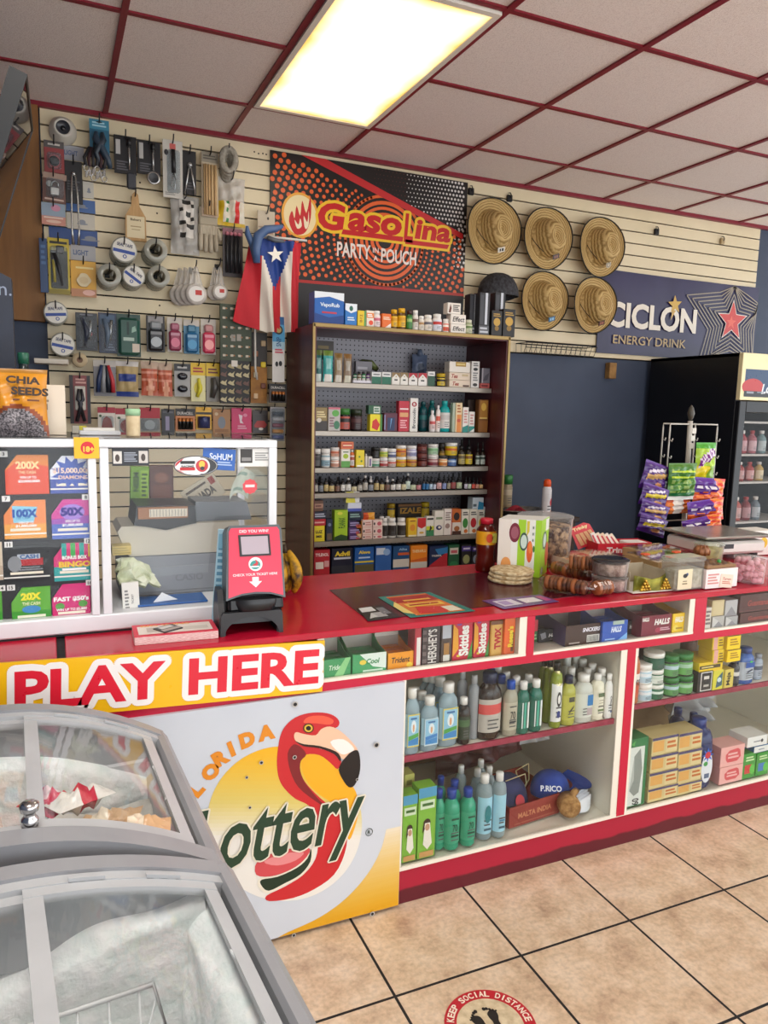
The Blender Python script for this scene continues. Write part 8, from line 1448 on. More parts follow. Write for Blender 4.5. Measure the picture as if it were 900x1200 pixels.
p = Vector((2.715, 3.66, .931)); t = bottle('spray_can', 'white spray can with orange cap', 'on the dark side table', 'spray can', p, .056, .23, 'can', '#e6e4e6', '#e8561c', '#eae8ea', '#e6e4e6', extra=lambda mb, F, lw, H: (mb.flat(F, [(.1*lw, H*.55), (.45*lw, H*.7), (.5*lw, H*.45), (.25*lw, H*.35)], K('#c9303a'), .0007), mb.flat(F, [(-.1*lw, H*.02), (.5*lw, H*.02), (.5*lw, H*.25)], K('#e0863a'), .0007)))
# ================================================================== GOODS HANGING ON THE LEFT SLATWALL
YH = YW-.075; P_S = 'on the left slatwall'; BLK5 = K('#141416', .4)
def hook(cx, z, what, d=.10):
 mb = MB(); mb.tube([(0, 0, 0), (0, -d+.02, -.002), (0, -d, .012), (0, -d-.006, .03)], .0032, BLK5, 6); mb.box(-.012, .012, -.004, 0, -.014, .014, BLK5, .002)
 tag(mb.build('peg_hook', None, (cx, YW, z)), 'black peg hook holding the '+what, '', 'hook', 'peg hooks')
class H:
 def __init__(s, ox, oy, k): s.ox, s.oy, s.k = ox, oy, k
 def geo(s, b, Y=YH):
  f = lambda x, y: (s.ox+x*s.k, s.oy+y*s.k); xm, ym = (b[0]+b[2])/2, (b[1]+b[3])/2
  return pY(*f(xm, ym), Y).x, pY(*f(b[2], ym), Y).x-pY(*f(b[0], ym), Y).x, pY(*f(xm, b[3]), Y).z, pY(*f(xm, b[1]), Y).z
 def card(s, name, desc, cat, b, col, pr=(), extra=None, hk=None, Y=YH, th=.006, rot=0, bubble=None, group=None):
  cx, w, z0, z1 = s.geo(b, Y); h = z1-z0; t = thing(name, desc, P_S, cat, (cx, Y, z0), 0, group, (0, math.radians(rot), 0))
  mb = MB(); mb.box(-w/2, w/2, 0, th, 0, h, K(col, .4), .001); prints(mb, FR((0, 0, 0)), w, h, pr); mb.build('card', t)
  if bubble:
   bx0, by0, bx1, by1 = bubble[:4]; MB().box(-w/2+bx0*w, -w/2+bx1*w, -.022, -.001, by0*h, by1*h, clear('#e9edf0', .93, .05), .008).build('blister', t)
  if extra: extra(t, w, h)
  if hk: hook(cx, z1-.012, hk, .11)
  return t
 def pouch(s, name, desc, cat, b, mf, hk=None, d=.028, Y=YH, group=None, wob=.15):
  cx, w, z0, z1 = s.geo(b, Y); mb = MB(); pillow(mb, w, z1-z0, d, mf, 10, 14, .06, wob, int(b[0]+b[1])); tag(mb.build(name, None, (cx, Y+d/2, z0)), desc, P_S, cat, group)
  if hk: hook(cx, z1-.012, hk, .11)
S1 = K('#b4b4b2', .25, .8)
a = H(40, 125, .18757)
cx, w, z0, z1 = a.geo((90, 40, 270, 215)); t = thing('round_fixture', 'large round white ring fixture with dark centre', 'at the top left slatwall corner', 'fixture', (cx, YW, (z0+z1)/2)); R_ = w/2
MB().lathe([(R_*.5, .075), (R_*.62, .08), (R_*.68, .06), (R_*.8, .055), (R_*.86, .035), (R_*.98, .03), (R_, .0)], K('#c9c4b8', .5), axis='Y', n=28).build('rings', t); MB().lathe([(0, .062), (R_*.35, .06), (R_*.5, .075)], K('#3a3c42', .3), axis='Y', n=24).build('centre', t); MB().lathe([(0, .066), (R_*.16, .064), (R_*.2, .06)], K('#1b1c20', .2), axis='Y', n=16).build('lens', t)
a.card('carded_lock', 'red carded lock in clear blister', 'hardware', (62, 215, 188, 412), '#8f3a3c', [('r', 0, .78, 1, 1, '#55504e'), ('l', .2, .84, .8, .94, 1, '#c9c4bc'), ('o', .5, .36, .3, .22, '#b95a5c')], lambda t, w, h: MB().lathe([(0, 0), (.022, 0), (.022, .014), (.012, .018), (0, .018)], K('#2a2a2e', .3), (0, -.002, h*.35), 14, axis='Y').build('lock', t), 'red carded lock', bubble=(.15, .1, .85, .62))
def padl(t, w, h):
 MB().box(-.018, .022, -.02, -.002, h*.22, h*.5, K('#c9c6c0', .25, .7), .003).build('padlock', t); MB().tube([(-.012, -.01, h*.5), (-.012, -.01, h*.66), (.002, -.01, h*.72), (.016, -.01, h*.66), (.016, -.01, h*.5)], .0035, S1, 6).build('shackle', t)
a.card('carded_padlock', 'silver padlock on brown card', 'hardware', (48, 415, 196, 598), '#6f4a40', [('r', 0, .8, 1, 1, '#a58a7a'), ('l', .1, .05, .9, .15, 1, '#c9b0a0'), ('o', .28, .62, .14, .1, '#c9c2ba')], padl, 'silver padlock card', bubble=(.15, .15, .9, .8), rot=3)
a.card('hanging_card', 'blue and pink card with pale horseshoe shape', 'card', (46, 602, 196, 740), '#8fa0b0', [('r', 0, 0, 1, .4, '#c98a78'), ('o', .6, .78, .2, .15, '#c98aa0'), ('r', .1, .3, .9, .36, '#e2cdbd'), ('o', .5, .16, .32, .07, '#e0bda8')], None, 'blue and pink card')
def tongs(t, w, h):
 mb = MB(); mb.tube([(-.006, -.015, h*.66), (-.012, -.018, h*.2), (-.014, -.018, -h*.62), (-.01, -.018, -h*1.0)], [.006, .005, .0045, .008], S1, 6); mb.build('tong_arm', t); mb = MB(); mb.tube([(.006, -.015, h*.66), (.014, -.018, h*.2), (.018, -.018, -h*.62), (.012, -.018, -h*1.0)], [.006, .005, .0045, .008], S1, 6); mb.build('tong_arm', t)
 MB().ball((0, -.015, h*.68), .011, S1, 8).build('hinge', t)
a.card('kitchen_tongs', 'long silver tongs hanging from black card, left side', 'tongs', (192, 340, 302, 605), '#1b1b1f', [('l', .15, .3, .85, .55, 4, '#4a4a50')], tongs, 'long silver tongs')
def plier(t, w, h):
 MB().tube([(-.015, -.012, h*.62), (-.018, -.016, h*.42), (.0, -.018, h*.25), (.035, -.016, -.02), (.045, -.014, -.06)], [.008, .017, .019, .016, .011], K('#2f3f4f', .4), 7).build('grip', t); MB().tube([(.012, -.012, h*.62), (.016, -.016, h*.42), (.0, -.02, h*.25), (-.02, -.016, 0), (.01, -.014, -.07)], [.008, .016, .018, .014, .010], K('#24303c', .4), 7).build('grip', t)
a.card('carded_pliers', 'dark blue-handled tool on teal card', 'tool', (346, 82, 470, 300), '#24607a', [('r', 0, .72, 1, 1, '#3a86a0'), ('l', .15, .78, .85, .95, 2, '#a9d0dc'), ('o', .5, .93, .16, .02, '#1b2a30')], plier, 'dark blue-handled tool')
cx, w, z0, z1 = a.geo((290, 270, 460, 480)); t = thing('key_chain_bunch', 'bunch of black straps with silver key chains', P_S, 'key chains', (cx, YH, z0))
for k in range(6):
 x = -w*.3+w*.13*k; MB().tube([(x*.5, 0, (z1-z0)*1.05), (x*1.2, -.02, (z1-z0)*.7), (x, -.025, (z1-z0)*.45)], .008, K(('#1d1d22', '#3a2024', '#26262c')[k % 3], .6), 6).build('strap', t)
 MB().tube([(x+.012*math.cos(i*PI/4), -.028-.004*(k % 2), (z1-z0)*.38-.02*(k % 3)+.014*math.sin(i*PI/4)) for i in range(8)], .0028, S1, 5, True).build('ring', t); MB().box(x-.006, x+.006, -.034, -.028, (z1-z0)*(.1+.06*(k % 3)), (z1-z0)*(.28+.06*(k % 3)), S1, .002).build('charm', t)
hook(cx, z1+.0, 'silver key chains', .08)
def gad(kind):
 def f(t, w, h):
  MB().tube([(w*.16, -.014, h*.8), (w*.16, -.016, h*.1)], .0045, S1, 6).build('handle', t); MB().tube([(w*.16, -.014, h*.92), (w*.16, -.014, h*.72)], .011, BLK5, 8).build('grip', t)
  if kind == 'brush': MB().box(w*.02, w*.44, -.026, -.01, -h*.42, h*.02, K('#3a3c42', .5), .008).build('brush_head', t)
  else: MB().lathe([(.024, .0), (.03, .004), (.031, .012), (.024, .012)], S1, (w*.16, -.012, -h*.12), 20, axis='Y').build('rim', t); MB().lathe([(0, .004), (.015, .006), (.025, .010)], K('#3a3c40', .5), (w*.16, -.01, -h*.12), 18, axis='Y').build('mesh', t)
 return f
a.card('carded_brush', 'silver-handled basting brush on black card', 'kitchen tool', (500, 182, 640, 420), '#19191d', [('r', .08, .5, .28, .88, '#b9b7b4'), ('l', .1, .08, .6, .35, 4, '#5a5a60')], gad('brush'), 'basting brush'); a.card('carded_strainer', 'small round strainer on black card', 'kitchen tool', (645, 215, 790, 425), '#19191d', [('r', .08, .45, .26, .92, '#b4b2ae'), ('l', .1, .06, .6, .35, 4, '#5a5a60')], gad('strainer'), 'round strainer')
cx, w, z0, z1 = a.geo((568, 530, 700, 838)); h = z1-z0; mb = MB(); F = FR((0, 0, 0)); wd_ = noisy('pale_wood', '#b08a58', '#c49c68', 14, .6, 5, stretch=(6, 1, 1)); mb.slab(F, [(-w/2, 0), (w/2, 0), (w*.48, h*.5), (w*.2, h*.7), (w*.14, h*.94), (0, h), (-w*.14, h*.94), (-w*.2, h*.7), (-w*.48, h*.5)], -.012, wd_)
t = thing('wooden_paddle', 'pale wooden paddle board with paper label', P_S, 'board', (cx, YH, z0)); mb.build('paddle', t); mb = MB(); mb.rect(F, -w*.42, h*.06, w*.42, h*.5, K('#d9c9a4', .5), .0006); mb.text(F, 'Bakers', 0, h*.43, w*.5, h*.05, K('#4a3a24'), .02, .001); mb.rect(F, -w*.25, h*.28, w*.25, h*.3, K('#a08a64'), .001); mb.rect(F, -w*.2, h*.22, w*.2, h*.235, K('#a08a64'), .001); mb.build('label', t); hook(cx, z1-.02, 'wooden paddle')
def tapes(b, desc, label, n=3, rot=0, hh=a):
 cx, w, z0, z1 = hh.geo(b, YW-.16); R_ = w/2
 for k in range(n):
  front = k == n-1; yy = YW-.004-.05*(k+1); ds = desc if front else f'clear tape roll {("at the wall", "in the middle")[k]} behind the {desc.split(",")[0]}'
  t = thing('tape_roll', ds, P_S if front else '', 'tape', (cx, yy, (z0+z1)/2-.004*(n-1-k)*0), 0, 'tape rolls', (0, math.radians(rot), 0)); m = clear('#a9a89c', .18, .12)
  MB().lathe([(R_*.55, -.0), (R_, -.0), (R_, -.046), (R_*.95, -.048)], m, axis='Y', n=26).lathe([(R_, .0), (R_*.97, .002), (R_*.58, .002)], m, axis='Y', n=26).build('tape', t)
  MB().lathe([(R_*.58, .0025), (R_*.54, .0), (R_*.54, -.046)], K('#8f8876' if not front else '#b0a894', .6), axis='Y', n=22).build('core', t)
  if front and label:
   mb = MB(); mb.oval(FR((0, 0, 0)), 0, 0, R_*.9, R_*.9, K('#d9d6cc', .5), .0035, 28); F = FR((0, 0, 0)); mb.text(F, label, 0, R_*(.36 if label == 'SEAL TAPE' else .1), R_*1.2, R_*.26, K('#23305a'), .02, .005); mb.rect(F, -R_*.84, -R_*.28, R_*.84, -R_*.02, K('#2f4a94', .5), .0045); mb.oval(F, R_*.1, -R_*.52, R_*.16, R_*.16, K('#2f4a94', .5), .0045, 12); mb.oval(F, R_*.1, -R_*.52, R_*.09, R_*.09, K('#d9d6cc', .5), .0055, 12); mb.build('label', t)
  elif front:
   MB().tube([(0, .0, 0), (R_*.3, -.006, R_*.3), (R_*.2, -.008, -.1*R_)], .004, K('#8a897e', .4), 5).build('wrap_twist', t)
 hook(cx, (z0+z1)/2+R_*.45, desc.split(',')[0], .05*n+.03)
tapes((482, 810, 645, 975), 'upper left SEAL TAPE roll, front', 'SEAL TAPE', 3, 8); tapes((688, 822, 835, 968), 'upper right unlabelled tape roll, front', None); tapes((396, 975, 546, 1130), 'lower left unlabelled tape roll, front', None); tapes((552, 985, 695, 1130), 'lower middle tape roll with label, front', 'SEAL TAPE', 3, 35); tapes((712, 988, 850, 1130), 'lower right unlabelled tape roll, front', None)
a.card('hanging_packet', 'dark blue packet hanging edge-on', 'packet', (35, 822, 84, 1160), '#22406a', [('l', .2, .5, .8, .9, 4, '#4a6a94')], None, 'dark blue packet', Y=YH-.02)
def driver(t, w, h):
 MB().tube([(-.02, -.014, h*.72), (.0, -.016, h*.45), (.012, -.014, h*.15)], [.012, .010, .006], K('#1d1d1f', .4), 7).build('tool', t); MB().tube([(-.024, -.012, h*.6), (-.02, -.012, h*.2)], .007, K('#d0b42a', .4), 6).build('tool', t); MB().box(-.01, .024, -.02, -.004, h*.72, h*.86, K('#24262a', .4), .004).build('tool', t)
a.card('carded_tool_set', 'yellow carded tool set in clear blister', 'tool', (88, 822, 222, 1170), '#c9b02a', [('r', .12, .1, .9, .78, '#4a4638'), ('l', .1, .88, .9, .96, 1, '#2a2618'), ('r', .0, .0, 1, .08, '#8a7a24')], driver, 'yellow tool set', bubble=(.1, .08, .92, .85))
def yel(t, w, h):
 mb = MB(); mb.slab(FR((0, -.001, h*.45)), smooth([(-w*.28, 0), (-w*.2, h*.09), (-w*.1, h*.19), (w*.1, h*.19), (w*.22, h*.1), (w*.3, 0), (w*.2, -h*.1), (w*.1, -h*.17), (-w*.12, -h*.17), (-w*.22, -h*.1)], 3), .014, K('#e0cfa8', .5)); mb.oval(FR((0, -.016, h*.45)), 0, 0, w*.18, h*.1, K('#d4bd90', .5), .0005); mb.build('product', t)
a.card('yellow_card', 'bright yellow card with cream scalloped product', 'card', (230, 965, 388, 1188), '#dda52a', [('r', .0, .0, 1, .22, '#b9805a'), ('l', .2, .76, .9, .86, 1, '#f0d890'), ('o', .7, .12, .25, .08, '#e0b0a0')], yel, 'yellow card')
for b, txt, col, d in (((176, 246, 312, 336), 'LIGHT', '#a9aab0', 'grey sign card reading LIGHT, upper'), ((305, 470, 372, 572), None, '#c9c4b8', 'pale sign card with grey tree mark, upper'), ((200, 580, 382, 660), None, '#4a6aa0', 'blue sign card between two pale ones'), ((205, 668, 380, 772), None, '#c9c2b4', 'pale sign card with grey tree mark, lower'), ((95, 762, 397, 862), None, '#3f5a94', 'wide blue sign card'), ((230, 866, 384, 962), 'LIGHT', '#b9b8ba', 'grey sign card reading LIGHT, lower')):
 cx, w, z0, z1 = a.geo(b, YW-.004); mb = MB(); mb.box(-w/2, w/2, 0, .003, 0, z1-z0, K(col, .5))
 prints(mb, FR((0, 0, 0)), w, z1-z0, ([('t', txt, .4, .5, .62, .34, '#5a6a90', .03)] if txt else [('o', .55 if 'pale' in d else .85, .5, .12, .14, '#8a8f98'), ('o', .55 if 'pale' in d else .85, .38, .2, .06, '#8a8f98')]), .0005); tag(mb.build('sign_card', None, (cx, YW-.0045, z0)), d, P_S, 'sign card')
a = H(180, 140, .18757)
def peel(t, w, h): MB().tube([(0, -.014, h*.82), (.002, -.016, h*.42)], [.012, .011], BLK5, 8).build('handle', t); MB().tube([(.0, -.014, h*.42), (.012, -.018, h*.3), (.004, -.016, h*.12), (-.012, -.016, h*.2), (0, -.014, h*.4)], .004, S1, 6).build('blade', t)
a.card('carded_peeler', 'black-handled peeler on long white card', 'kitchen tool', (58, 130, 182, 490), '#cdc8be', [('r', .35, .84, .65, .94, '#c9605a'), ('o', .18, .78, .11, .05, '#2a2a2c'), ('l', .1, .04, .6, .1, 2, '#8a8680')], peel, 'black-handled peeler', bubble=(.2, .08, .85, .82))
def tong2(t, w, h):
 for sg in (-1, 1): MB().tube([(0, -.014, h*.68), (sg*.012, -.018, h*.4), (sg*.026, -.018, -h*.02)], .0045, S1, 6).build('tong_arm', t)
 MB().ball((0, -.015, h*.66), .013, S1, 8).build('hinge', t)
a.card('kitchen_tongs', 'short silver tongs on black card, right side', 'tongs', (182, 196, 266, 470), '#1a1a1e', [('l', .2, .1, .8, .3, 3, '#4a4a50')], tong2, 'short silver tongs')
def stick(t, w, h):
 for k in range(9): MB().tube([(-w*.36+w*.09*k, -.008-.006*(k % 2), h*.8), (-w*.34+w*.086*k, -.01-.006*(k % 2), h*.02)], .0045, K(('#c9a878', '#b8966a', '#d4b588')[k % 3], .6), 5).build('stick', t)
a.card('skewer_pack', 'pack of pale wooden sticks with red mark', 'sticks', (300, 205, 405, 608), '#b8a88e', [('r', 0, .84, 1, 1, '#8f8878'), ('l', .1, .88, .9, .96, 2, '#5a544a'), ('r', 0, 0, 1, .14, '#c0a890'), ('l', .1, .03, .9, .11, 1, '#7a5a4a')], stick, 'pale wooden sticks');
cx, w, z0, z1 = a.geo((402, 180, 520, 345)); t = thing('twine_coil', 'grey coiled roll of twine', P_S, 'twine', (cx, YH, (z0+z1)/2)); tw = noisy('grey_twine', '#8a8478', '#a8a294', 60, .8, 4, .4)
for k in range(4): MB().tube([((w*.36-.004*k)*math.cos(i*PI/10), -.03+.018*k, (z1-z0)*.42*math.sin(i*PI/10)-.01*k) for i in range(20)], .016, tw, 7, True).build('coil', t)
hook(cx, z1-.02, 'coiled twine', .12)
def plas(u, v):
 if v < .48: return K('#d9b42a', .3) if (u < .25 or v < .08) else (K('#3f8a4a', .3) if (.28 < u < .42 and int(v*16) % 2) else (K('#c9302f', .3) if .62 < u < .82 else K('#e2d8c4', .3)))
 return clear('#e6e0d6', .35, .12)
a.pouch('wrapped_pack', 'clear bag of yellow, green and red pack', 'packet', (402, 355, 580, 660), plas, 'clear bag with coloured pack', .06, wob=.3)
def tagb(u, v): return K('#d9d4cc', .5) if (.32 < u < .78 and .28 < v < .9 and int(v*15+u*4) % 3) else (K('#2a2826', .5) if (.32 < u < .78 and .28 < v < .9) else clear('#cfccc6', .4, .12))
a.pouch('plastic_pack', 'clear plastic pack with black-printed white tag', 'packet', (110, 470, 292, 838), tagb, 'plastic pack with printed tag', .06, wob=.3)
cx, w, z0, z1 = a.geo((278, 540, 415, 838)); h = z1-z0; t = thing('work_gloves', 'pair of cream striped work gloves', P_S, 'gloves', (cx, YH+.02, z0)); gm = noisy('glove_knit', '#a59a86', '#c2b7a2', 40, .9, 4, .3, .4, .6, (4, 1, .4))
MB().box(-w*.46, w*.46, -.012, .012, h*.38, h*.62, gm, .008).build('palm', t); MB().box(-w*.42, w*.42, -.011, .011, h*.6, h, K('#b0a590', .9), .006).build('cuff', t)
for k in range(4): MB().tube([(-w*.34+w*.22*k, 0, h*.42), (-w*.36+w*.235*k, -.004, h*.2), (-w*.36+w*.24*k, -.003, h*(.03+.05*abs(k-1.5)*.5))], [.0135, .013, .011], gm, 8).build('finger', t)
MB().tube([(w*.4, 0, h*.55), (w*.52, -.004, h*.42), (w*.54, -.003, h*.3)], [.012, .012, .010], gm, 8).build('thumb', t); hook(cx, z1-.01, 'work gloves')
def pens(t, w, h):
 for k in range(4): MB().tube([(-w*.3+w*.2*k, -.01, h*.84), (-w*.3+w*.2*k, -.01, h*.08)], .0085, K(('#1d1d20', '#26262a')[k % 2], .35), 7).build('pen', t); MB().ball((-w*.3+w*.2*k, -.01, h*.88), .010, K('#c97a8a', .5), 8).build('pink_tip', t)
a.card('carded_pens', 'black pens with pink tips on card', 'pens', (432, 682, 558, 985), '#3a3436', [('r', 0, .86, 1, 1, '#8a5a66')], pens, 'black pens with pink tips')
a.card('paper_tag', 'small beige tag beside the dotted banner', 'tag', (650, 572, 758, 725), '#c2b49e', [('r', .05, .3, .95, .36, '#a08a78'), ('o', .6, .7, .06, .06, '#3a3430'), ('l', .1, .05, .9, .25, 2, '#b08a7a')], None, 'small beige tag')
def puffs(bx, desc, what, n):
 cx, w, z0, z1 = a.geo(bx); R_ = w*.36; h = z1-z0
 for k in range(n):
  front = k == n-1; t = thing('powder_puff', desc if front else f'white round puff {("farthest", "next", "third")[k]} behind the {what}', P_S, 'puff', (cx-(n-1-k)*.022, YW-.02-.028*(k+1), z0+h*.32), 0, 'white round puffs'); MB().lathe([(0, .012), (R_*.8, .012), (R_, .004), (R_, -.006), (R_*.8, -.012), (0, -.012)], noisy('puff_cloth', '#b9b2aa', '#d2cbc2', 30, .9, 4, .3), axis='Y', n=22).build('puff', t)
  MB().grid(lambda u, v: ((u-.5)*R_*(.35+.9*(1-v)), -.004+.008*math.sin(u*9), R_*.85+v*h*.42), 6, 6, clear('#dcd8d2', .45, .12)).build('wrapper', t)
  if front: mb = MB(); mb.oval(FR((0, -.0125, 0)), 0, 0, R_*.72, R_*.72, K('#e6e2dc', .5), .0006, 18); mb.rect(FR((0, -.0125, 0)), -R_*.1, -R_*.1, R_*.5, R_*.35, K('#c23a34', .5), .001); mb.build('label', t)
 hook(cx, z1-.01, what, .028*n+.04)
puffs((160, 920, 345, 1185), 'white round puff with red label, left bunch', 'left bunch of puffs', 4); puffs((345, 895, 482, 1165), 'white round puff with red label, right', 'right puff', 2)
a = H(40, 340, .17778)
tapes((60, 60, 225, 222), 'upper SEAL TAPE roll by the plywood, front', 'SEAL TAPE', 2, -5, a); tapes((105, 275, 275, 432), 'lower SEAL TAPE roll by the plywood, front', 'SEAL TAPE', 2, 10, a)
cx, w, z0, z1 = a.geo((248, 412, 350, 512)); t = thing('masking_tape', 'small beige tape roll', P_S, 'tape', (cx, YH-.03, (z0+z1)/2)); MB().lathe([(w*.2, 0), (w*.48, 0), (w*.5, -.004), (w*.5, -.03), (w*.2, -.03), (w*.2, 0)], K('#b9a684', .6), axis='Y', n=22).build('roll', t); MB().lathe([(0, -.01), (w*.2, -.008)], K('#7a5a44', .6), axis='Y', n=14).build('core', t); hook(cx, z1-.03, 'beige tape roll', .12)
def dkt(c1):
 def f(t, w, h):
  MB().tube([(-w*.2, -.012, h*.85), (.0, -.016, h*.5), (-w*.1, -.012, h*.12)], [.010, .014, .008], K(c1, .35), 7).build('tool', t); MB().tube([(w*.22, -.012, h*.82), (w*.1, -.014, h*.3)], .008, S1, 6).build('tool', t)
 return f
a.card('carded_tool_set', 'black blister of small tools with red grip', 'tool', (275, 150, 418, 398), '#33363c', [('r', .08, .05, .92, .9, '#22242a'), ('o', .6, .45, .16, .08, '#c9343a'), ('l', .2, .92, .8, .98, 1, '#6a6e78')], dkt('#2a3040'), 'black tool blister', bubble=(.05, .04, .95, .92)); a.card('carded_tool_set', 'navy blister with silver tool', 'tool', (425, 150, 545, 415), '#26304a', [('r', .1, .7, .9, .95, '#3a5470'), ('l', .3, .05, .9, .25, 3, '#8a90a0')], dkt('#5a6a7c'), 'navy tool blister', bubble=(.08, .04, .95, .75))
def gcase(t, w, h): MB().box(-w*.44, w*.44, -.03, -.001, h*.03, h*.9, noisy('green_case', '#1f4a40', '#285a4c', 8, .4), .012).build('case', t); mb = MB(); F = FR((0, -.03, 0)); mb.rect(F, w*.12, h*.1, w*.42, h*.3, K('#cdbfae', .5), .0006); mb.rect(F, -w*.25, h*.36, w*.2, h*.44, K('#a9bcb0', .5), .0006); mb.flat(F, [(w*.1, h*.55), (w*.3, h*.6), (w*.25, h*.72), (w*.12, h*.68)], K('#8fb0a0', .5), .0006); mb.rect(F, -w*.1, h*.5, w*.0, h*.8, K('#16302a', .5), .0006); mb.build('label', t)
a.card('green_tool_case', 'dark green plastic case with paper label', 'case', (545, 158, 702, 438), '#20443c', [], gcase, 'dark green case')
def hold(cc, face):
 def f(t, w, h): MB().box(-w*.4, w*.4, -.024, -.001, h*.03, h*.62, K(cc, .35), .010).build('holder', t); mb = MB(); mb.oval(FR((0, -.024, 0)), 0, h*.27, w*.3, h*.14, K(face, .4), .0006, 16); mb.rect(FR((0, -.024, 0)), -w*.3, h*.47, w*.3, h*.55, K(mix(cc, '#ffffff', .4), .4), .0006); mb.build('label', t); MB().box(-w*.3, w*.3, -.018, -.001, h*.62, h*.84, K(mix(face, '#444444', .3), .4), .008).build('top_cap', t)
 return f
DK2 = '#202226'
a.card('carded_gadget', 'black carded gadget with grey round face', 'gadget', (740, 168, 862, 408), '#1d1e22', [('r', .1, .8, .9, .98, '#8f8c8c')], hold(DK2, '#a9b0b4'), 'black gadget')
b_ = H(190, 340, .17778)
for bx, cc, fc, nm in (((33, 182, 132, 408), '#8f3550', '#d0708a', 'maroon-pink'), ((142, 196, 245, 420), '#2a6a98', '#4a94c0', 'blue'), ((255, 192, 355, 425), '#c93a58', '#f0a0a0', 'red-pink')): b_.card('carded_gadget', f'{nm} carded gadget with round face', 'gadget', bx, '#b9b2a8' if nm != 'blue' else '#4a80a0', [('r', 0, .82, 1, 1, '#c4bcb2')], hold(cc, fc), nm+' gadget')
def multi(t, w, h):
 for k, (x, cc) in enumerate(((-.03, '#26365a'), (-.008, '#8f9094'), (.014, '#1f2530'), (.034, '#b9343c'))): MB().tube([(x*.4, -.012, h*.85), (x, -.02, h*.45), (x*1.1, -.016, h*.1)], .011, K(cc, .4), 7).build('tool', t)
a.card('tool_bundle', 'bundle of navy, silver and red tools', 'tool', (392, 462, 540, 698), '#77757a', [('r', 0, .82, 1, 1, '#b0aaa2')], multi, 'navy, silver and red tools')
def sponge(u, v): return K('#2a3f86', .4) if (.42 < v < .62 and .12 < u < .9) or (v < .16) else (K('#c9c4c0', .4) if v > .85 else K('#b09a6a', .5))
a.pouch('sponge_pack', 'beige and navy packet', 'packet', (540, 468, 692, 702), sponge, 'beige and navy packet', .04)
orp = lambda u, v: K('#b9a08c', .4) if v > .82 else (K('#e0a284', .35) if (u-.55)**2+(v-.22)**2 < .05 else (K('#d8927a', .4) if .45 < v < .7 and int(v*20) % 2 else K('#b5583c', .35)))
a.pouch('orange_pouch', 'orange-brown pouch, left of two', 'packet', (706, 470, 818, 695), orp, 'left orange-brown pouch'); b_.pouch('orange_pouch', 'orange-brown pouch, right of two', 'packet', (-26, 480, 72, 700), orp, 'right orange-brown pouch')
def sungl(t, w, h):
 for zz in (.62, .24): MB().ball((0, -.008, h*zz), w*.32, K('#1a1c26', .15), 12, 1, .3, .7).build('lens', t)
b_.card('carded_earpiece', 'grey card with two dark round lenses', 'gadget', (80, 486, 186, 702), '#9a9896', [('r', 0, .78, 1, 1, '#2a2c30'), ('l', .2, .84, .8, .94, 1, '#b9b7b4')], sungl, 'dark round lenses card')
def yl(t, w, h): MB().tube([(0, -.01, h*.6), (w*.1, -.014, h*.35), (-w*.1, -.012, h*.12)], [.008, .012, .009], K('#d9cf3a', .4), 7).build('product', t)
def kn(t, w, h): MB().tube([(0, -.012, h*.62), (w*.12, -.016, h*.4), (-w*.1, -.014, h*.1)], [.014, .020, .012], K('#4a4744', .3), 7).build('product', t)
b_.card('yellow_header_pack', 'yellow-topped white pack', 'packet', (190, 480, 286, 735), '#d8d29a', [('r', 0, .68, 1, 1, '#d9b41f'), ('l', .15, .74, .85, .9, 2, '#a8302a'), ('o', .5, .35, .3, .16, '#d9c93a')], yl, 'yellow-topped white pack'); b_.card('yellow_header_pack', 'yellow-topped pack with dark contents', 'packet', (290, 482, 380, 735), '#8f8a80', [('r', 0, .66, 1, 1, '#d9b41f'), ('l', .15, .72, .85, .88, 2, '#6a2a1c')], kn, 'yellow-topped dark pack')
cx, w, z0, z1 = b_.geo((382, 95, 592, 468), YH-.05); h = z1-z0; t = thing('ring_display_board', 'dark green display board with rows of beige rings', P_S, 'display board', (cx, YH-.05, z0)); MB().box(-w/2, w/2, 0, .012, 0, h, K('#34402a', .5), .002).build('board', t)
for j in range(6):
 for i in range(4):
  mb = MB(); x = -w*.36+w*.24*i; z = h*(.92-.165*j); mb.box(x-.010, x+.006, -.003, 0, z-.006, z+.006, K('#c9bfae', .5), .001); mb.ball((x+.010, -.003, z), .0045, K('#b9835a', .4), 6); mb.build('ring', t)
mb = MB(); mb.rect(FR((0, -.0035, 0)), -w*.16, h*.35, -w*.02, h*.47, K('#8f8a80'), .0); mb.rect(FR((0, -.0035, 0)), .02*w, h*.36, w*.16, h*.48, K('#9a948a'), .0); mb.build('photo_tag', t); hook(cx, z1-.02, 'green ring board', .13)
cx, w, z0, z1 = b_.geo((382, 440, 580, 745), YH-.05); h = z1-z0; t = thing('camouflage_display', 'black display board covered in pale camouflage figures', P_S, 'display board', (cx, YH-.05, z0-.002)); MB().box(-w/2, w/2, 0, .012, 0, h*.93, K('#1a1816', .5), .002).build('board', t); rk_ = random.Random(3)
for j in range(5):
 for i in range(4):
  x = -w*.38+w*.25*i; z = h*(.08+.18*j); mb = MB(); mb.slab(FR((0, -.0005, 0)), smooth([(x-.018, z), (x-.006, z+.012), (x+.004, z+.006), (x+.018, z+.018), (x+.012, z), (x+.016, z-.012), (x-.004, z-.008)], 2), .003, K(rk_.choice(['#a89a70', '#c0b48c', '#8a7a54', '#6a4a40']), .5)); mb.build('figure', t)
MB().box(-.02, .012, -.006, -.001, h*.80, h*.93, K('#d9d2c8', .5)).build('price_tag', t)
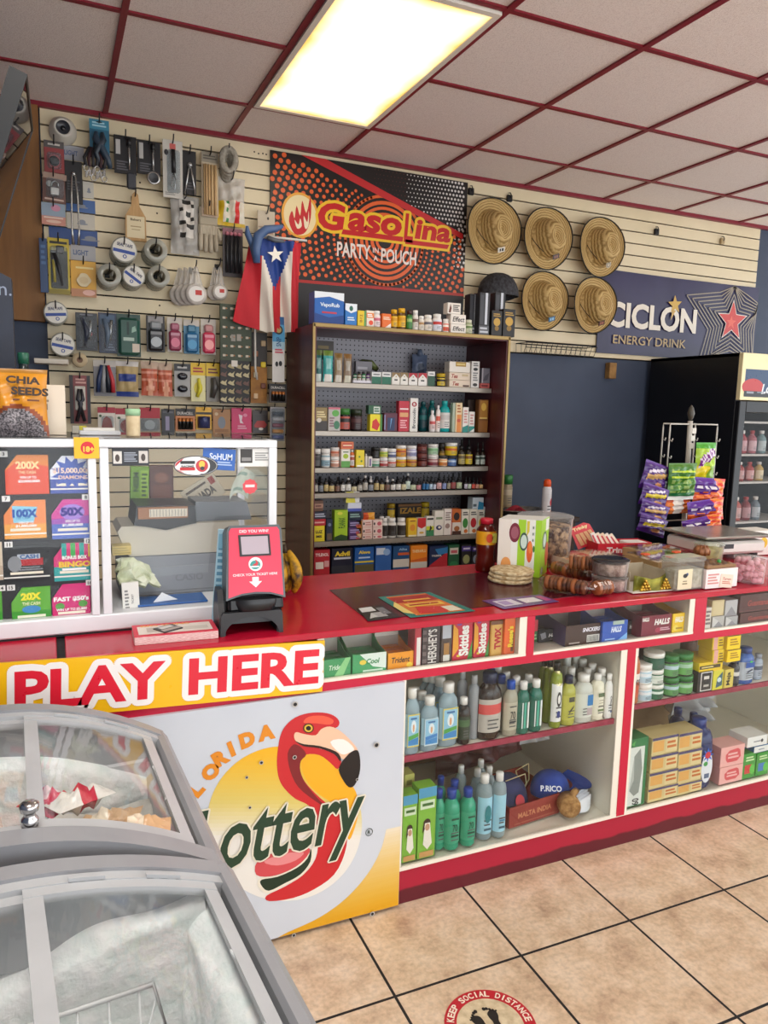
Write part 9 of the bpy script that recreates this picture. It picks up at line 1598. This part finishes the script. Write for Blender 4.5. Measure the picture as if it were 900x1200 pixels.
cx, w, z0, z1 = b_.geo((585, 280, 692, 745), YH-.02); h = z1-z0; t = thing('novelty_board', 'orange-brown novelty card with mixed trinkets', P_S, 'display board', (cx, YH-.02, z0)); mb = MB(); mb.box(-w/2, w/2, 0, .01, 0, h*.52, noisy('orange_card', '#8a5a24', '#b07a34', 18, .6)); mb.box(-w/2, w/2, 0, .01, h*.52, h, K('#2a2420', .5)); mb.build('board', t)
for k in range(6): MB().box(w*(.1 if k % 2 else -.35), w*(.4 if k % 2 else -.08), -.01, -.0005, h*(.06+.15*k), h*(.14+.15*k), K(('#d0b08a', '#7a4a3a', '#c9bc9a', '#e0c42a', '#a56a4a', '#b9a07a')[k], .5), .003).build('trinket', t)
cx, w, z0, z1 = b_.geo((588, 65, 625, 590), YH-.06); mb = MB(); mb.tube([(0, 0, z1-z0), (.004, 0, .06), (.012, -.004, 0)], .006, K('#c9c6c0', .3), 6); mb.box(-.016, .014, -.012, .012, z1-z0-.022, z1-z0+.004, K('#26262a', .4), .003); tag(mb.build('display_strip', None, (cx, YH-.07, z0)), 'long white merchandising strip with black clip', P_S, 'strip')
b_.card('long_blue_card', 'tall narrow card fading from blue to white', 'card', (727, 175, 808, 608), '#dfdcd8', [('r', 0, .88, 1, 1, '#1f5a94'), ('r', 0, .62, 1, .88, '#4a9ac9'), ('r', 0, .5, 1, .62, '#a9c9da'), ('o', .5, .8, .34, .07, '#23282c'), ('o', .5, .8, .22, .045, '#b09a5a'), ('v', 'SNIP', .5, .62, .14, .4, '#2a5a8a', .02), ('l', .2, .44, .85, .52, 2, '#d05a6a'), ('o', .35, .28, .12, .04, '#1d1d1f'), ('o', .65, .29, .14, .04, '#1d1d1f')], None, 'tall blue and white card', Y=YH-.09)
BAT = [('r', 0, .68, 1, 1, '#1b1a1a'), ('t', 'DURACELL', .5, .8, .8, .13, '#c9c4bc', .03)]
def bats(n, c1='#1d1b1a', c2='#b5703a'):
 def f(t, w, h):
  for k in range(n): MB().lathe([(0, 0), (w*.36/n*1.1, 0), (w*.36/n*1.1, h*.36)], K(c1, .3), (-w*.38+w*.76*(k+.5)/n, -.008, h*.08), 10).lathe([(w*.36/n*1.1, h*.36), (w*.36/n*1.1, h*.5), (0, h*.52)], K(c2, .3, .5), (-w*.38+w*.76*(k+.5)/n, -.008, h*.08), 10).build('battery', t)
 return f
b_.card('battery_pack', 'small copper-topped battery pack beside the rack', 'batteries', (706, 618, 822, 742), '#3a2a22', BAT, bats(4), 'right battery pack', Y=YH-.09)
def colb(t, w, h):
 for k in range(5): MB().tube([(-w*.36, -.01, h*(.12+.17*k)), (w*.36, -.01, h*(.12+.17*k))], .011, K(('#4a5a94', '#d9943a', '#8a3a50', '#c9c4c4', '#3a4a5a')[k], .35), 8).build('battery', t)
b_.card('battery_pack', 'clear pack of five stacked coloured batteries', 'batteries', (712, 770, 808, 995), '#9a9696', [], colb, 'stacked coloured batteries', Y=YH-.09, bubble=(.04, .04, .96, .96))
a.card('red_card_pack', 'white card with red bowl, left of two', 'packet', (420, 772, 535, 915), '#d8d0c4', [('r', 0, .74, 1, 1, '#a5283a'), ('p', [(.2, .05), (.3, .45), (.5, .6), (.75, .45), (.85, .05)], '#b5402f'), ('o', .15, .6, .08, .06, '#3f5a3a')], None, 'left red bowl card', bubble=(.2, .04, .9, .6)); a.card('red_card_pack', 'white card with red bowl, right of two', 'packet', (537, 780, 690, 945), '#dcd4c8', [('r', 0, .76, 1, 1, '#a5283a'), ('o', .5, .3, .3, .26, '#b5402f'), ('o', .5, .3, .2, .18, '#8a2f24'), ('o', .15, .62, .07, .05, '#3f5a3a')], None, 'right red bowl card', bubble=(.15, .04, .9, .6))
a.card('red_mesh_pack', 'red-topped clear pack with white disc', 'packet', (696, 775, 830, 932), '#8f8a84', [('r', 0, .56, 1, 1, '#a81f30'), ('o', .5, .28, .26, .2, '#d4d0c8')], None, 'red-topped clear pack', bubble=(.05, .05, .95, .55))
b_.card('dark_pack', 'black pack with lilac stripe', 'packet', (-4, 785, 82, 940), '#1d1e22', [('r', .3, .1, .6, .7, '#8a84a0'), ('l', .1, .8, .9, .95, 1, '#5a5a60')], None, 'black lilac-striped pack')
b_.card('battery_pack', 'wide copper and black battery card', 'batteries', (88, 782, 218, 930), '#c47a44', BAT, bats(4), 'wide battery card'); b_.card('yellow_pack', 'yellow card with single battery', 'packet', (222, 772, 326, 920), '#dba61a', [('r', 0, .68, 1, .78, '#2a2418'), ('r', .1, .1, .9, .6, '#c9941a')], bats(1, '#3a3f66', '#3a3f66'), 'yellow battery card')
b_.card('brown_pack', 'tan card with grey figure', 'packet', (335, 785, 450, 945), '#a8743c', [('o', .5, .45, .22, .25, '#7a808a'), ('o', .2, .8, .1, .07, '#c9b08a'), ('r', .1, .05, .9, .18, '#8a5a2a')], None, 'tan card'); b_.card('pink_pack', 'bright pink card with white figure', 'packet', (458, 778, 590, 942), '#d01f62', [('p', [(.35, .75), (.55, .7), (.5, .5), (.6, .38), (.42, .4), (.4, .55)], '#f0d8e0'), ('o', .68, .72, .1, .07, '#e88aa8'), ('l', .3, .15, .75, .32, 2, '#f0b0c4')], None, 'bright pink card'); b_.card('car_pack', 'dark card with toy-like red car picture', 'packet', (596, 792, 697, 945), '#3a3434', [('p', [(.1, .35), (.3, .55), (.75, .55), (.95, .38), (.8, .25), (.15, .25)], '#a8322f'), ('o', .55, .2, .15, .06, '#d9d4cc'), ('r', .0, .8, 1, 1, '#4a4442')], None, 'dark car card')
def plr(t, w, h):
 MB().box(-w*.26, w*.26, -.012, -.001, h*.28, h*.78, K('#c9c2b8', .5), .004).build('backing', t)
 for sg in (-1, 1): MB().tube([(sg*.006, -.018, h*.72), (sg*.012, -.02, h*.5), (sg*-.004, -.02, h*.42), (sg*.018, -.018, h*.05)], [.006, .010, .009, .009], K('#35343a', .3, .4), 7).build('jaw', t)
a.card('carded_pliers', 'silver pliers on dark red card', 'tool', (235, 562, 372, 880), '#7a2f30', [('r', 0, 0, .18, 1, '#2a2224'), ('r', .84, 0, 1, 1, '#24242c'), ('l', .3, .82, .8, .95, 2, '#c99a90')], plr, 'silver pliers card')
cx, w, z0, z1 = a.geo((0, 440, 228, 482), YH-.1); mb = MB(); mb.box(-w/2, w/2, -.05, .09, 0, .010, K('#cfc6b8', .5), .002); mb.box(-w/2, w/2, -.05, -.046, .01, .022, K('#d8d0c2', .5)); tag(mb.build('shelf_board', None, (cx, YH-.02, z0)), 'narrow cream shelf board with lip', 'below the tape rolls', 'shelf')
# ================================================================== ON TOP OF THE TICKET CASE
ZC2 = CZ+.0008
def topfoot(x, y, z=ZC2): return pZ(x, y, z)
c = Vector((-.075, 2.19, ZC2)); w_ = pY(57, 475, 2.19).x-(-.165); h = pY(20, 432, 2.19).z-ZC2
def chia(u, v):
 if v > .93: return K('#a8742a', .4)
 d_ = (u-.52)**2/.30+(v-.0)**2/.26
 if d_ < .62: return noisy('chia_seed', '#3f3c40', '#9a9498', 220, .5, 3, 0, .4, .6)
 if d_ < .82: return K('#8a4526', .35)
 if u < .22 and v < .6: return K('#6f9a4a', .35) if int(u*30+v*20) % 3 else K('#cfa86a', .35)
 return K('#d08a1f', .32)
t = thing('chia_seed_bag', 'orange CHIA SEEDS bag with grey seed picture', 'on top of the ticket case', 'seed bag', (-.165+w_/2, 2.19, ZC2), 0, None, (-.06, 0, 0)); mb = MB(); pillow(mb, w_, h, .08, chia, 26, 30, .03, .06, 31); mb.build('bag', t); mb = MB(); F = FR((0, -.043, 0), (1, 0, -.04)); mb.text(F, 'CHIA', w_*.10, h*.82, w_*.5, h*.11, K('#33231a'), .04, .0); mb.text(F, 'SEEDS', w_*.2, h*.66, w_*.55, h*.12, K('#33231a'), .045, .0); mb.rect(F, -w_*.05, h*.52, w_*.34, h*.545, K('#6a3a1a'), .0); mb.build('lettering', t)
p = pY(62, 507, 2.26); carton('cream_carton', 'plain cream box standing behind the seed bag', 'on top of the ticket case', 'box', (pY(62, 480, 2.27).x, 2.27, ZC2), pY(76, 480, 2.27).x-pY(46, 480, 2.27).x, .06, pY(62, 451, 2.27).z-ZC2, '#ddd0bc', [('r', .1, .5, .3, .62, '#8a7a68'), ('l', .1, .64, .35, .72, 1, '#9a8a78')])
bottle('green_capped_bottle', 'dark bottle with green cap behind the seed bag', 'on top of the ticket case', 'bottle', (pY(28, 440, 2.36).x, 2.34, ZC2), .062, pY(28, 413, 2.36).z-ZC2, 'round', '#1d2a2a', '#1f5a44', None)
p = pY(157, 507, 2.20); t = thing('lidded_jar', 'small jar with mint green lid', 'on top of the ticket case', 'jar', (p.x, 2.22, ZC2)); r_ = .0195; h = pY(157, 479, 2.20).z-ZC2
MB().lathe([(0, 0), (r_*.92, 0), (r_*.98, .004), (r_*.98, h*.76)], noisy('pale_biscuit', '#cbb48c', '#e2d0aa', 40, .5), n=18).build('body', t); MB().lathe([(0, h*.75), (r_*1.05, h*.75), (r_*1.05, h*.98), (r_*.95, h), (0, h)], K('#9cc49a', .45), n=18).build('lid', t)
mb = MB(); mb.box(-.055, .055, 0, .06, 0, .012, K('#c9ccd0', .4), .002); mb.box(-.045, .04, .004, .05, .012, .02, K('#dcdad4', .5), .001); tag(mb.build('paper_pad', None, (pY(118, 505, 2.26).x, 2.28, ZC2)), 'low stack of white and blue-grey pads', 'on top of the ticket case', 'pad')
for x, col, d in ((89, '#bcb9ac', 'grey slip standing by the pliers'), (97, '#c9c23a', 'yellow slip standing by the pliers')):
 q_ = pY(x, 503, 2.40); carton('note_slip', d, 'on top of the ticket case', 'slip', (q_.x, 2.40, ZC2), .022, .01, .022, col)
t = thing('lottery_terminal', 'dark navy terminal back with pale letters at frame edge', 'left behind the ticket case', 'terminal', (-.145, 2.62, ZT), 0); nm = noisy('navy_plastic', '#151d30', '#1b2438', 10, .45)
zt_ = pY(8, 318, 2.62).z-ZT; mb = MB(); x1 = pY(15.5, 380, 2.62).x+.145; mb.slab(FR((0, 0, 0)), [(-.35, 0), (x1, 0), (x1, zt_-.02), (x1-.05, zt_+.005), (-.35, zt_+.05)], -.08, nm); mb.build('body', t); mb = MB(); q_ = pY(6, 341, 2.62); mb.text(FR((0, 0, 0)), 'n.', q_.x+.145, q_.z-ZT, .035, None, K('#8f9ab0', .5), .0, .0006); mb.build('lettering', t)
# ================================================================== floor sticker
c = Vector((.93, 1.33, .0)); c = pZ(575, 1202, 0); t = thing('floor_sticker', 'round red and cream KEEP SOCIAL DISTANCE floor sticker with footprints', 'stuck on the tiles', 'sticker', (c.x, c.y, .0)); F = FR((0, 0, .0), (1, .0, 0), (0, 1, 0)); R_ = .118
rs = thing
mb = MB(); mb.lathe([(0, .0012), (R_, .0012), (R_*1.003, 0)], K('#b81f2c', .4), n=48, smooth=False); mb.oval(F, 0, 0, R_*.735, R_*.735, noisy('worn_cream', '#b9a684', '#d9c8a6', 40, .5), .0016, 40); mb.build('disc', t)
mb = MB(); arc = 'PLEASE KEEP SOCIAL DISTANCE'
yw = 0.42
for i, ch in enumerate(arc):
 if ch == ' ': continue
 a_ = math.radians(205)-(i+.5)*math.radians(228)/len(arc)+yw*.3; mb.text(F, ch, R_*.865*math.cos(a_), R_*.865*math.sin(a_), None if ch == 'I' else R_*.115, R_*.16, K('#ecdcc8', .5), .03, .002, 0, a_-PI/2)
mb.build('lettering', t); mb = MB(); ft = K('#1a1614', .5)
def footp(cx, cy, sg, rot):
 def tr(x, y): return (cx+x*math.cos(rot)-y*math.sin(rot), cy+x*math.sin(rot)+y*math.cos(rot))
 mb.flat(F, [tr(x*R_, y*R_) for x, y in smooth([(-.10*sg, .16), (.0, .24), (.11*sg, .2), (.12*sg, .06), (.07*sg, -.08), (.08*sg, -.26), (0, -.33), (-.09*sg, -.26), (-.07*sg, -.08), (-.10*sg, .04)][::(1 if sg > 0 else -1)], 3)], ft, .002)
 for k in range(5): x, y = tr((-.12+.062*k)*sg*R_, (.315-.022*abs(k-.6)-.012*k)*R_); mb.oval(F, x, y, R_*(.042-.005*k), R_*(.05-.006*k), ft, .002, 10)
footp(-R_*.17, R_*.12, -1, .22); footp(R_*.17, R_*.12, 1, -.12); mb.build('footprints', t)
finish_labels()
